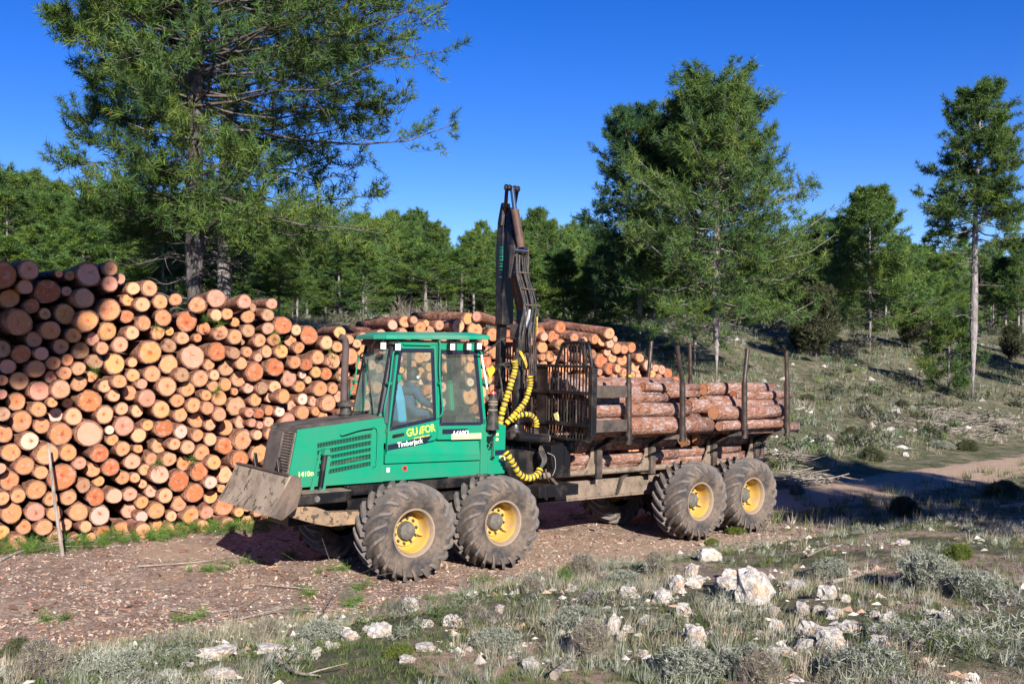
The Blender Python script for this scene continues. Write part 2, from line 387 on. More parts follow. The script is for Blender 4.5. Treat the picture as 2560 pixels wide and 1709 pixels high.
# limestone
m, nt, b, out = nodes_of('limestone')
v = obj_vec(nt); n1 = noise(nt, v, 6, 8, 0.7); n2 = noise(nt, v, 22, 6, 0.7); n3 = noise(nt, v, 2.2, 4)
c = ramp(nt, n1, [(0.30, (0.12, 0.11, 0.105)), (0.42, (0.34, 0.31, 0.28)), (0.52, (0.54, 0.50, 0.45)), (0.64, (0.66, 0.62, 0.56))])
c = mixc(nt, mth(nt, 'MULTIPLY', mth(nt, 'GREATER_THAN', n3, 0.56), 0.55), c, (0.55, 0.33, 0.19))
c = mixc(nt, mth(nt, 'MULTIPLY', mth(nt, 'GREATER_THAN', n2, 0.60), 0.75), c, (0.06, 0.055, 0.055))
nt.links.new(c, b.inputs['Base Color']); b.inputs['Roughness'].default_value = 0.95
bump(nt, b, mth(nt, 'ADD', n1, mth(nt, 'MULTIPLY', n2, 0.5)), 0.9, 0.03)
M['rock'] = m

# ground: bare reddish soil with chips and sandy tracks <-> grey-green grass; 'soil' and 'sand' attributes
m, nt, b, out = nodes_of('ground_soil_and_grass')
v = obj_vec(nt); big = noise(nt, v, 0.35, 5); mid = noise(nt, v, 2.2, 7, 0.7); fin = noise(nt, v, 14, 8, 0.75); vf = noise(nt, v, 55, 4, 0.7)
k1 = mth(nt, 'ADD', mth(nt, 'MULTIPLY', fin, 0.6), mth(nt, 'MULTIPLY', vf, 0.4))
soil = ramp(nt, k1, [(0.36, (0.10, 0.065, 0.05)), (0.44, (0.30, 0.205, 0.16)), (0.50, (0.48, 0.355, 0.285)), (0.56, (0.62, 0.495, 0.40)), (0.68, (0.72, 0.61, 0.51))])
red = ramp(nt, k1, [(0.36, (0.12, 0.078, 0.062)), (0.5, (0.32, 0.215, 0.17)), (0.66, (0.52, 0.40, 0.32))])
soil = mixc(nt, ramp(nt, mid, [(0.42, (0, 0, 0)), (0.6, (0.8, 0.8, 0.8))]), soil, red)
sand = ramp(nt, k1, [(0.36, (0.44, 0.30, 0.20)), (0.5, (0.62, 0.45, 0.32)), (0.66, (0.72, 0.56, 0.42))])
asd = N(nt, 'ShaderNodeAttribute'); asd.attribute_name = 'sand'
soil = mixc(nt, asd.outputs['Fac'], soil, sand)
gr = ramp(nt, mth(nt, 'ADD', mth(nt, 'MULTIPLY', mid, 0.5), mth(nt, 'MULTIPLY', k1, 0.5)), [(0.34, (0.04, 0.045, 0.022)), (0.42, (0.085, 0.095, 0.048)), (0.47, (0.135, 0.145, 0.08)), (0.515, (0.18, 0.185, 0.115)), (0.545, (0.30, 0.22, 0.15)), (0.58, (0.34, 0.31, 0.23)), (0.64, (0.52, 0.47, 0.38))])
aso = N(nt, 'ShaderNodeAttribute'); aso.attribute_name = 'soil'
fz = mth(nt, 'ADD', aso.outputs['Fac'], mth(nt, 'MULTIPLY', mth(nt, 'SUBTRACT', mid, 0.5), 1.2))
c = mixc(nt, ramp(nt, fz, [(0.4, (0, 0, 0)), (0.6, (1, 1, 1))]), gr, soil)
nt.links.new(c, b.inputs['Base Color']); b.inputs['Roughness'].default_value = 0.97; b.inputs['Specular IOR Level'].default_value = 0.1
bump(nt, b, mth(nt, 'ADD', mth(nt, 'MULTIPLY', mid, 0.8), mth(nt, 'ADD', fin, mth(nt, 'MULTIPLY', vf, 0.6))), 1.0, 0.10)
M['ground'] = m

# ------------------------------------------------------------------ terrain
_lat = np.random.default_rng(11).random((256, 256))
def vnoise(x, y, s):
    x = np.asarray(x, float) / s + 1000; y = np.asarray(y, float) / s + 1000
    xi, yi = np.floor(x).astype(int), np.floor(y).astype(int)
    fx, fy = x - xi, y - yi; fx = fx * fx * (3 - 2 * fx); fy = fy * fy * (3 - 2 * fy)
    g = lambda i, j: _lat[(xi + i) % 256, (yi + j) % 256]
    return (g(0, 0) * (1 - fx) + g(1, 0) * fx) * (1 - fy) + (g(0, 1) * (1 - fx) + g(1, 1) * fx) * fy - 0.5

def sstep(a, b, x):
    t = np.clip((x - a) / (b - a), 0, 1); return t * t * (3 - 2 * t)
def splus(x, k): return k * np.log1p(np.exp(np.clip(x / k, -40, 40)))

P0 = Vector(((1044 - CXP) / FPX * 13.0, 13.0, 0.0))         # ground point under the front near tyre
TH = R(38.0); PT = 0.0250                                    # heading and slope of the forest road
c_, s_ = math.cos(TH), math.sin(TH)
UU = Vector((c_ * math.cos(PT), s_ * math.cos(PT), -math.sin(PT))); VV = Vector((-s_, c_, 0)); WW = Vector((c_ * math.sin(PT), s_ * math.sin(PT), math.cos(PT)))

def sp(x, y):
    return (x - P0.x) * c_ + (y - P0.y) * s_, -s_ * x + c_ * y      # along the road, distance from the camera line

def G(x, y):
    x = np.asarray(x, float); y = np.asarray(y, float)
    s, p = sp(x, y)
    z = -0.025 * np.clip(s, -9, 12)
    edge = 10.15 + 0.35 * vnoise(x, y, 2.3)
    d = splus(edge - p, 0.25)
    bank = 1.42 * (1 - np.exp(-d / 4.2))
    z = z + bank * (1 + 0.0 * s)
    z = z + (0.10 * vnoise(x, y, 0.9) + 0.05 * vnoise(x, y, 0.35)) * sstep(0.1, 1.5, d)
    z = z - 0.05 * (np.exp(-((p - 11.35) / 0.22) ** 2) + np.exp(-((p - 13.3) / 0.22) ** 2) + 0.7 * np.exp(-((p - 12.3 - 0.05 * s) / 0.18) ** 2)) * (1 + 0.8 * vnoise(x, y, 0.5)) * (1 - sstep(7, 9, s)) * (1 - sstep(-1.6, -0.8, s))
    z = z + (0.05 * vnoise(x, y, 0.7) + 0.02 * vnoise(x, y, 0.25)) * (1 - sstep(0.1, 1.5, d))
    st = 19.0 - 3.3 * sstep(9.5, 13.5, s)
    h = splus(p - st, 0.6)
    hill = 0.20 * np.minimum(h, 20) + 0.115 * np.clip(h - 20, 0, 38) + 0.10 * np.clip(h - 78, 0, 60)
    z = z + hill + (0.35 * vnoise(x, y, 5.0) + 0.12 * vnoise(x, y, 1.3)) * sstep(0.3, 4, h)
    z = z + 0.13 * np.clip(y - 106, 0, 90)
    z = z + 1.6 * vnoise(x, y, 26.0) * sstep(25, 60, h)
    return z
def Gf(x, y): return float(G(x, y))

def at(px, py, off=0.0):
    """ground point seen at photograph pixel (px, py)"""
    dx, dz = (px - CXP) / FPX, -(py - CYP) / FPX
    t = np.linspace(3, 150, 6000); hh = CAM_H + dz * t - (G(dx * t, t) + off)
    i = int(np.argmax(hh < 0)); i = i if hh[i] < 0 else 5999
    return Vector((dx * t[i], t[i], CAM_H + dz * t[i]))
def proj(p): return CXP + FPX * p[0] / p[1], CYP - FPX * (p[2] - CAM_H) / p[1]

def axis_pts(a, b, near, fine, grow):
    out = [near]; st = fine
    x = near
    while x < b: x += st; out.append(x); st = st * grow if x > near + (b - a) * 0 + 14 else st
    return out
ys = [-30, -24, -18, -13, -9, -6, -4, -2, 0]; y = 1.5; st = 0.17
while y < 420:
    ys.append(y); y += st
    if y > 16: st *= 1.022
xs = []; x = 0.0; st = 0.17
while x < 300:
    xs.append(x); x += st
    if x > 8.5: st *= 1.03
xs = np.array([-v for v in xs[:0:-1]] + xs); ys = np.array(ys)
X, Y = np.meshgrid(xs, ys); Z = G(X, Y)
ny, nx = X.shape
idx = np.arange(ny * nx).reshape(ny, nx)
Qs = np.stack([idx[:-1, :-1], idx[:-1, 1:], idx[1:, 1:], idx[1:, :-1]], -1).reshape(-1, 4)
S_, P_ = sp(X, Y)
soil = sstep(9.9, 10.9, P_ + 0.6 * vnoise(X, Y, 1.5)) * (1 - sstep(16.8, 17.8, P_)) * (1 - sstep(8.0, 11.0, S_))
_Z, _xs, _ys = Z, xs, ys
def G(x, y):
    """height of the terrain mesh itself"""
    x = np.clip(np.asarray(x, float), _xs[0], _xs[-1] - 1e-6); y = np.clip(np.asarray(y, float), _ys[0], _ys[-1] - 1e-6)
    i = np.searchsorted(_xs, x, side='right') - 1; j = np.searchsorted(_ys, y, side='right') - 1
    fx = (x - _xs[i]) / (_xs[i + 1] - _xs[i]); fy = (y - _ys[j]) / (_ys[j + 1] - _ys[j])
    return (_Z[j, i] * (1 - fx) + _Z[j, i + 1] * fx) * (1 - fy) + (_Z[j + 1, i] * (1 - fx) + _Z[j + 1, i + 1] * fx) * fy
# the dirt road runs on to the right behind the rear wheels
road_c = 13.4 - 0.02 * (S_ - 10)
road = np.exp(-((P_ - road_c) / 1.25) ** 4) * sstep(5, 9, S_)
soil = np.maximum(soil, road)
soil = np.maximum(soil, 0.75 * sstep(-0.08, 0.12, vnoise(X, Y, 1.1)) * (P_ < 10.5))
sand = np.maximum(road * 0.9, 0.75 * np.exp(-((P_ - 10.9) / 0.9) ** 2) * sstep(0.8, 2.2, S_) * (1 - sstep(5.5, 7.5, S_)))
sand = np.maximum(sand, 0.6 * sstep(0.02, 0.25, vnoise(X, Y, 1.6) + 0.4 * vnoise(X, Y, 0.5)))
me = np_mesh('ground', np.stack([X, Y, Z], -1), Q=Qs, mats=[M['ground']], extra={'soil': soil.ravel(), 'sand': sand.ravel()}, smooth=True)
tag(link('ground', me), kind='structure')

# ------------------------------------------------------------------ logs
TONES = {'o': (0.53, 0.215, 0.095), 'r': (0.42, 0.12, 0.045), 'k': (0.52, 0.245, 0.17), 'p': (0.58, 0.27, 0.145), 'y': (0.60, 0.26, 0.09), 'g': (0.30, 0.18, 0.105), 'w': (0.60, 0.39, 0.32)}
TNAME = {'o': 'orange', 'r': 'reddish', 'k': 'pinkish', 'p': 'pale', 'y': 'yellowish', 'g': 'greyed', 'w': 'whitish'}
rl = np.random.default_rng(5)

def log_arrays(r, L, tone, n=16, taper=0.06, rag=0.05, seed=0.0):
    """bark shell (V,Q,T) and cut face (V,T, lp, col); axis +Y, face at y=0 looking -Y"""
    a = np.arange(n) / n * 2 * np.pi
    w = 1 + rag * rl.standard_normal(n) * 0.7 + 0.05 * np.cos(2 * a + rl.random() * 6) + 0.03 * np.cos(3 * a + rl.random() * 6)
    w = 0.5 * w + 0.25 * (np.roll(w, 1) + np.roll(w, -1))
    V = []
    ysl = [0.0, 0.05, L * 0.33, L * 0.66, L]
    bx, bz = rl.normal(0, 0.012, 2)
    for k, yy in enumerate(ysl):
        rr = r * (1 - taper * yy / L) * (w + (rag * 0.5 * rl.standard_normal(n) if k else 0))
        if k == 0: rr = rr * 0.985
        bow = math.sin(math.pi * yy / L)
        V.append(np.stack([rr * np.cos(a) + bx * bow, np.full(n, yy) + (rl.normal(0, r * 0.04, n) if k == 0 else 0), rr * np.sin(a) + bz * bow], -1))
    wood = r * (0.6 * w + 0.4 * w.mean()) * 0.875 - r * 0.025 * rl.random(n)
    V.append(np.stack([wood * np.cos(a), np.full(n, 0.004), wood * np.sin(a)], -1))
    V.append(np.array([[0, L, 0]]))
    V = np.concatenate(V)
    i = np.arange(n); j = (i + 1) % n; Q = []
    for k in range(4): Q.append(np.stack([k * n + i, k * n + j, (k + 1) * n + j, (k + 1) * n + i], -1))
    Q.append(np.stack([5 * n + i, 5 * n + j, j, i], -1))
    T = np.stack([4 * n + i, 4 * n + j, np.full(n, 6 * n)], -1)
    tx, tz = rl.normal(0, 0.05, 2)                      # slightly slanted saw cut
    F = np.concatenate([[[0, 0.0, 0]], np.stack([wood * 0.5 * np.cos(a), wood * 0.5 * (tx * np.cos(a) + tz * np.sin(a)) , wood * 0.5 * np.sin(a)], -1), np.stack([wood * 1.01 * np.cos(a), wood * (tx * np.cos(a) + tz * np.sin(a)), wood * 1.01 * np.sin(a)], -1)])
    F[:, 1] -= 0.006
    FT = np.stack([np.zeros(n, int), 1 + j, 1 + i], -1); FQ = np.stack([1 + i, 1 + j, 1 + n + j, 1 + n + i], -1)
    off = rl.normal(0, 0.12, 2)
    lp = np.stack([F[:, 0] / r + off[0] * (1 - np.hypot(F[:, 0], F[:, 2]) / r), F[:, 2] / r + off[1] * (1 - np.hypot(F[:, 0], F[:, 2]) / r), np.full(len(F), seed)], -1)
    col = np.array(TONES[tone]) * (0.74 + 0.42 * rl.random()) * (1 + rl.normal(0, 0.03, 3))
    return V, Q, T, F, FT, FQ, lp, np.tile(np.clip(col, 0, 0.9), (len(F), 1))

def make_log(r, L, tone, loc, rot, label, group, bark='bark_log', rag=None):
    rag = rag if rag is not None else (0.13 if rl.random() < 0.16 else 0.045)
    V, Q, T, F, FT, FQ, lp, col = log_arrays(r, L, tone, rag=rag, seed=rl.random() * 40)
    Q = np.concatenate(Q)
    o = link('log', np_mesh('log', V, T, Q, mats=[M[bark]], smooth=True), None, loc, rot)
    tag(o, label, 'log', group)
    link('cut_face', np_mesh('cut_face', F, FT, FQ, mats=[M['cut']], extra={'lp': lp}, col=col), o)
    return o

LOGS = "-401,405,213r;-365,414,151k;-370,388,118k;-339,383,195r;-308,409,85o;-280,412,201k;-248,424,121p;-248,400,131k;-212,395,111p;-391,370,155o;-360,360,117r;-286,376,168p;-248,359,182o;-220,376,104y;-313,350,168y;-281,340,173y;-221,350,111r;-378,335,200o;-333,325,156o;-250,326,154y;-300,318,123y;-356,310,129k;-272,313,109k;-212,324,119p;-318,300,131p;-289,295,142g;-257,299,102p;-230,305,137k;-400,295,136g;-373,288,146r;-345,289,110k;-238,275,175y;-267,278,125g;-308,280,99o;-328,275,111o;-391,269,123k;-352,266,143o;-291,267,109p;-331,254,100k;-311,260,109o;-272,255,97o;-209,257,112o;-230,247,120o;-375,248,148p;-398,249,88o;-290,244,124o;-252,240,108p;-316,235,149p;-347,233,163k;-238,225,106p;-214,229,126o;-398,228,81k;-378,217,141o;-395,199,109g;-347,205,124o;-328,215,81o;-306,214,86p;-274,216,183r;-323,196,121w;-297,193,142p;-370,188,165o;-342,181,128o;-251,195,141p;-225,204,105p;-201,200,106p;-221,177,164k;-273,166,222k;-315,167,181o;-394,170,138o;-358,158,152w;-243,171,76w;-238,155,96y;-198,161,124p;-222,141,120o;-198,140,82o;-257,134,144r;-303,138,135y;-333,137,176o;-383,142,147o;-364,121,145o;-341,110,109o;-397,119,87k;-384,100,148o;-311,101,214r;-286,121,105k;-267,110,122o;-239,112,139r;-207,119,142k;-221,95,113o;-202,94,87o;-280,87,118g;-257,92,91y;-347,84,152o;-372,77,113o;-393,75,104o;-261,68,149r;-233,67,130k;-209,68,118k;-326,69,109o;-301,69,124o;-380,52,161o;-348,51,149k;-320,47,126o;-286,46,153o;-254,38,165w;-210,42,130k;-305,28,103p;-275,23,98p;-220,10,175o;-363,30,115o;-335,27,131o;-393,25,117y;-249,11,115r;-373,4,169k;-317,8,138k;-267,6,81o;-290,5,91o;-187,397,145p;-197,370,129p;-169,376,127o;-144,381,110o;-108,374,150o;-76,386,167k;-26,383,128k;24,382,101k;-75,358,105p;-56,361,97o;-19,358,120o;17,362,115g;-164,350,142o;-125,346,175r;-194,340,126o;-171,325,122o;-131,318,115p;-106,319,78o;-95,335,121o;-67,329,136p;-41,323,134o;-18,334,125g;18,339,110k;-183,294,195y;-153,305,124g;-153,275,162o;-114,288,223k;-72,297,161r;-42,295,110g;-19,298,97p;-85,275,98o;-29,278,110p;-55,270,146g;-179,259,141o;-130,258,121g;-100,252,148p;-76,258,98p;-33,252,146p;-4,264,167r;-195,243,93k;-155,239,171p;-121,234,131o;-77,239,96o;-56,242,113o;-40,230,71o;-15,236,100k;-186,220,147k;-89,224,100y;-137,216,118o;-66,219,138o;-110,208,125o;-86,203,113o;-37,206,175g;-2,216,120o;-163,202,150o;-131,193,126o;-104,183,143o;-65,192,124p;-13,194,86k;5,192,99r;-184,177,98y;-158,172,161r;-130,165,124w;-81,175,102p;-54,169,139o;-27,179,122k;-7,176,80k;29,156,123o;-165,144,137p;-140,145,106p;-118,139,124p;-102,158,108o;-80,151,117p;-55,139,158r;-23,148,174p;3,155,94p;-177,123,106p;-148,121,126p;-124,113,130o;-94,129,138o;-73,112,132y;-28,115,163r;7,123,173o;-187,106,95o;-163,97,164k;-131,84,177r;-98,98,160r;-53,90,156p;-78,79,121w;-190,83,78p;-176,71,111k;-105,63,168r;-153,62,132p;-59,68,81o;-77,55,123y;-130,47,133p;-190,54,110y;-53,37,176o;-167,39,144y;-110,26,151y;-83,29,118k;-27,25,91y;-12,35,99o;-11,7,147p;7,22,89p;11,5,84p;-142,28,97p;-190,31,103w;-165,15,100o;-187,8,136p;-146,6,113p;-117,0,124o;-90,6,128p;-46,6,137k;-29,45,84y;3,318,120p;45,345,170r;71,338,100p;30,320,118o;60,319,116o;96,329,170r;157,336,117y;131,317,129p;176,324,96o;205,330,89k;243,335,108k;193,317,92p;16,299,114p;44,300,130y;77,307,108o;114,290,141o;145,285,161p;153,310,106o;180,293,158o;1,288,80k;33,272,174r;70,281,121o;92,277,115r;111,264,106y;132,261,114r;85,259,77w;96,250,76p;59,253,152k;199,277,86p;10,236,117g;33,238,118p;80,238,110y;121,234,146o;146,235,110o;166,260,147k;190,239,175r;50,221,130y;24,219,97k;86,216,110w;107,212,98k;137,208,160p;66,204,107k;23,197,98o;43,195,102w;87,192,136o;112,194,90o;59,179,139k;127,185,95o;7,172,69k;23,177,102k;188,203,114o;268,354,105k;295,361,118o;315,365,82g;330,351,128o;418,357,154p;442,373,126y;291,339,110p;460,351,161o;505,343,141o;548,337,168r;330,294,129o;315,279,87o;352,275,96y;332,265,113y;305,261,113p;355,257,92o;337,246,89w;352,228,144r;291,245,105o;398,276,150o;426,290,162o;429,258,125y;406,254,89y;417,242,75w;422,227,84w;450,218,187o;417,207,134y;450,275,125y;451,246,97w;420,181,132y;289,269,71y;389,300,107p;489,289,142r;485,327,95o;494,311,89o;476,263,116o;641,342,105k;666,343,142r;686,363,144r;727,342,107o;755,337,91p;848,343,77p;786,341,126o;810,337,125o;833,332,112k;855,322,131o;878,320,107o;901,325,128r;637,320,129o;687,327,132o;638,299,87o;659,301,124y;618,287,92p;643,283,84o;671,285,82o;825,313,97k;841,300,115p;807,294,171r;872,296,139o;913,282,136p;928,302,114o;955,285,131k;834,276,138r;858,277,106o;878,267,115o;904,261,104p;924,258,100p;967,264,109y;980,279,93k;1001,275,121k;1023,266,125r;990,253,133o;849,259,93p;812,249,126o;803,268,84k;839,240,125o;871,243,135g;969,244,93o;1049,250,103r;55,60,103y;319,107,150o;-444,96,146r;751,65,115k;-478,260,134p;-473,398,143r;-615,127,135r;832,159,121r;115,59,115o;-487,199,150g;579,55,134o;83,75,132r;386,236,110k;-453,31,111p;1033,78,134k;1035,201,121o;137,50,119p;-550,76,139k;1089,139,122p;-525,28,108p;376,122,102r;705,133,149g;220,79,122y;803,159,102r;906,96,106y;1030,171,144o;224,37,111p;749,205,141p;500,252,113y;1019,24,149p;-550,381,106r;521,27,108g;969,64,100p;-604,371,106y;884,166,144p;782,179,139g;-582,19,130g;705,18,104o;-498,407,123p;728,102,112g;845,125,104k;255,154,143g;-512,373,110r;973,134,106p;13,65,135k;224,120,127o;1070,158,134k;309,324,125r;47,95,130k;-466,175,147p;672,33,118o;225,201,147o;898,69,139r;841,212,144p;917,207,115p;656,178,126g;920,119,120k;-604,82,127k;69,141,101o;458,133,140o;673,159,132g;909,229,107p;-508,60,102y;-572,137,106o;885,193,126p;632,221,148o;618,189,125p;259,190,115y;101,14,144o;-479,54,130o;808,185,105k;917,177,102p;512,115,145k;762,31,112k;576,214,126k;-553,222,141p;-560,288,117p;1057,210,111o;-504,100,114o;-609,297,111p;777,97,119y;-568,177,149r;197,149,149k;674,134,111y;-575,115,114p;428,120,147p;688,208,100p;824,40,149r;674,259,134r;1077,46,111o;1057,19,145g;313,195,118y;361,75,131k;293,12,106r;794,231,135g;750,254,108y;961,201,111k;913,143,133o;620,13,122p;443,54,130p;122,109,132p;813,207,116k;-421,380,111p;400,24,141o;594,21,142p;-528,204,143p;954,17,117k;944,84,142p;781,67,146o;522,229,126o;560,27,122p;517,52,129o;-553,119,114r;-582,238,148r;150,113,115k;1021,224,135g;854,54,105p;501,205,111p;1006,118,125k;734,35,103o;248,307,107k;359,182,147y;324,37,108g;643,252,144k;64,114,119o;1069,95,111p;531,89,109g;224,326,100y;650,96,107k;1051,126,130p;649,118,112o;-518,262,109o;-530,331,103p;-540,312,116o;279,301,118y;564,141,127p;428,74,119o;243,236,132o;696,64,141y;-616,172,130p;1003,49,137p;995,90,130k;164,93,108r;248,65,119p;58,15,137p;692,230,130g;284,133,128p;257,271,103o;-439,395,122r;785,276,115r;343,90,101g;854,88,145o;365,345,134g;259,103,117r;590,187,140r;831,110,101k;179,57,117k;526,182,135p;781,206,129p;849,17,126r;983,170,143p;487,27,127g;371,148,114k;216,16,107y;-427,311,133o;68,40,134p;661,59,103p;672,89,115o;1059,72,130p;632,68,124y;271,14,113p;712,44,111p;361,104,129k;353,323,116o;156,171,138y;459,296,104p;-595,211,118p;619,36,113y;786,8,102o;892,128,120p;-455,347,119p;460,177,101p;345,46,115k;727,278,126o;693,302,107p;-528,146,124y;961,109,115p;1084,194,143p;-464,305,115g;477,191,117r;406,52,108k;716,230,101k;456,317,109o;534,275,136y;483,142,104y;148,146,112r;-491,288,142p;981,211,112p;435,23,129r;586,252,124y;33,48,111y;298,58,124r;620,267,111g;662,212,116o;1093,63,118p;328,160,134k;-442,268,112g;-455,130,118g;748,143,116o;895,23,143o;385,103,103p;252,31,122r;941,210,111p;87,168,106o;770,141,109k;399,334,118p;-601,274,133o;-527,98,114g;-430,173,142o;-557,263,128g;602,87,125k;960,226,102g;760,298,128p;701,169,104y;582,329,146k;472,58,140y;-457,230,135p;176,127,128k;1084,116,116o;709,87,125p;399,83,137g;145,79,112p;642,197,108y;277,219,105r;-500,317,132y;526,306,149o;40,130,147p;-621,45,120y;550,52,131g;334,10,100r;317,75,124o;-425,249,123y;729,180,104r;-618,399,111p;951,147,143o;187,104,107r;171,13,104g;-441,419,114p;154,31,129o;-536,279,137p;552,202,138g;-23,83,103p;-536,412,145r;776,254,119y;989,9,107k;945,246,131p;-414,343,112o;395,172,136p;526,139,106o;946,185,107p;854,186,108p;641,29,112o;249,123,103p;820,129,115o;215,304,128y;389,205,121p;622,114,102o;-18,61,112o;332,317,100r;-456,378,123o;-577,348,116o;-477,22,137p;557,76,120o;728,310,106o;561,245,134p;-507,342,105o;548,123,107o;494,86,121y;289,162,118p;762,229,128k;754,171,143p;586,111,119g;1029,138,115k;266,250,124y;436,154,128o;281,190,100o;-424,11,124p;-485,144,134r;316,133,109r;507,167,110r;731,75,110p;367,209,101o;101,96,116o;386,43,102k;317,222,134k;-575,43,113p;-502,26,111g;-608,247,126g;267,53,109y;124,135,121o;220,162,116o;112,162,126k;-517,173,115k;919,22,102k;484,226,141p;-414,61,144p;-621,203,114o;612,141,148o;-417,271,106y;406,137,119r;-584,292,112y;1089,28,108o;389,358,115g;-505,127,130o;1031,107,108p;283,108,117o;590,289,134g;754,111,112p;682,11,119y;1066,229,103g;711,258,135g;731,124,107o;1011,199,127o;183,170,103k;-448,64,125g;468,89,133g;613,331,123o;-596,403,110y;-608,339,121p;994,140,112o;-537,54,105p;91,143,103g;1089,233,117k;728,159,104o;-625,274,108r;-625,367,107g;-427,198,104k;566,289,112p;486,115,104o;559,311,114p;824,72,142g;299,91,102k;-599,50,104o;-542,351,102o;-592,323,101y;-493,231,122o;-543,15,111o;-410,214,103p;207,56,124o;711,191,112y;-438,363,110o;803,54,107y;911,46,111g;163,219,119k;-477,87,103p;-414,105,108o;1092,90,114o;-576,373,111p;631,167,100k;737,235,109r;357,298,139k;598,212,102g;188,79,122p;281,82,103y;816,10,118r;-516,235,110r;884,102,111o;613,243,133g;419,318,125p;788,33,137o;874,46,103y;220,231,105p;608,65,108k;856,154,120p;-433,132,102p;-478,108,102y;92,46,118p;-524,76,102y;1039,55,102p;-554,330,114p;792,129,113o;269,329,124p;367,28,100o;940,40,121y;-618,101,111o;782,308,103g;652,145,118y;278,34,101p;-594,104,106o;462,15,119y;191,29,141p;354,132,123p;486,166,102o;129,19,107r;883,218,119p;-434,40,101p;558,171,150y;373,270,106g;930,60,106k;219,257,141g;808,93,116p;976,29,126p;235,277,106p;441,332,107r;-582,70,127p;-518,299,110p;-609,12,101r;-452,153,115k;587,148,108o;993,229,103g;506,10,109p;-569,404,114p;-481,363,127o;538,8,101o;555,99,102g;-481,339,112p;-454,9,100g;-539,246,118p;867,134,104o;739,11,117r;543,151,104r;-590,158,103p;678,109,100r;-557,151,100o;34,26,104g;-565,95,106o;-448,323,109p;12,91,109y;255,212,111y;86,123,104g;-408,142,106g;1057,184,134p;-462,202,109p;301,31,101k;1093,163,101k;199,122,102r;607,309,110p;-544,183,101r;536,249,116y;984,112,102y;-492,172,114g;-467,284,103o;233,142,109p;202,185,110o;-595,181,99p;1051,104,90p;193,6,84y;715,296,84p;724,207,96o;252,8,86p;-432,222,108o;509,275,107p;-511,7,89k;-577,271,84p;766,10,98k;-311,385,84k;51,153,92g;-532,124,96o;146,7,85y;298,212,83p;-445,287,86o;369,244,84r;350,360,80y;1011,75,85o;834,186,89y;-483,420,82p;750,279,89p;-228,410,91k;356,13,88g;159,55,82y;-545,35,84r;1082,10,86p;217,281,83o;339,200,122p;-4,374,96g;-207,277,88p;527,160,82p;104,130,87k;624,92,95k;-562,27,86k;340,68,83y;405,113,94y;1015,247,82p;556,268,90r;611,169,86o;747,86,82k;-574,310,93k;971,92,86p;73,95,94g;935,12,81g;450,109,103o;517,75,90o;298,180,84g;34,72,85o;503,144,92g;-431,333,85g;522,206,102p;877,9,82r;373,315,97g;-531,367,90p;426,97,83g;15,40,85y;171,189,91g;369,54,92g;385,63,82y;693,275,106y;491,361,90g;-624,315,122p;1007,167,91p;443,92,81p;-500,267,84p;-561,57,80g;-523,393,86p;927,161,81p;315,9,89k;-603,31,97r;334,127,82y;658,274,80p;940,123,84y;919,79,90k;691,42,83k;-495,75,91g;-561,199,84y;940,267,87p;763,81,80o;662,236,104o;575,93,96g;316,246,82y;111,39,81p;299,290,106p;573,9,98g;-620,228,100y;659,6,85k;481,7,85o;683,184,131r;-148,329,83y;600,266,73k;1014,152,74k;579,234,72k;824,227,79o;871,25,81r;443,173,78k;-441,117,69o;1040,32,69o;866,109,79y;118,79,90o;34,8,74p;449,190,68y;633,47,71p;930,231,75y;-593,124,83p;268,70,69p;208,219,68p;347,152,75g;135,169,76k;1050,164,70k;-5,84,67r;271,173,91g;603,118,69k;389,254,79p;477,312,78k;875,67,93p;795,109,87p;864,222,76y;1068,136,68p;1042,226,77o;170,150,107g;-66,16,69o;-442,207,70y;-179,161,68r;241,94,82p;342,112,82r;-341,349,99o;-323,411,65o;595,166,77p;-617,66,74o;951,64,70y;639,9,73p;-474,323,68g;-575,210,86o;-609,416,73o;500,186,75p;24,105,75r;-626,6,81k;558,223,75p;374,9,99g;532,70,72o;-624,148,99o;389,318,70o;465,38,72g;238,18,70p;471,242,66p;-493,387,82p;231,178,78p;988,66,84o;-37,348,87y;764,269,75p;572,347,65r;769,49,73o;544,294,68o;-412,186,80r;-501,250,78g;283,282,69k;654,41,72y;-558,358,79p;391,148,67o;775,121,76g;1016,92,84k;927,192,66p;1079,76,67p;-540,161,73p;1076,215,74o;538,36,74k;-424,287,76o;568,120,76p;274,268,69k;-19,315,68g;-625,26,70p;-466,72,72p;861,206,67y;-414,233,78o;-424,150,67g;204,98,66p"
NL = 362
items = []
for k, t in enumerate(LOGS.split(';')):
    a, b_, c3 = t[:-1].split(','); items.append([int(a) / 100, int(b_) / 100, int(c3) / 1000 * 0.965, t[-1], k])
PLY = 5.2
info = []
for lx, lz, r, tone, k in items:
    pr = 0.0
    if k < NL: pr = float(rl.normal(0, 0.15))
    else: pr = float(rl.uniform(0.0, 0.3))
    pr = max(-0.28, min(0.3, pr))
    # keep the log seen where it lies on the pile face when it juts out or sits back a little
    w = P0 + UU * lx + VV * PLY + WW * lz
    p = w + VV * pr
    if k < NL:
        f = p.y / w.y; p = Vector((w.x * f, w.y * f, CAM_H + (w.z - CAM_H) * f)) if abs(f) > 0 else p
    px, py = proj(p)
    info.append(dict(p=p, r=r, tone=tone, k=k, px=px, py=py, rp=r * FPX / p.y, lx=lx, lz=lz))
vis = [d for d in info if d['k'] < NL and -30 < d['px'] < 2560]
vis.sort(key=lambda d: -d['rp'])
single = {d['k'] for d in vis[:286]}
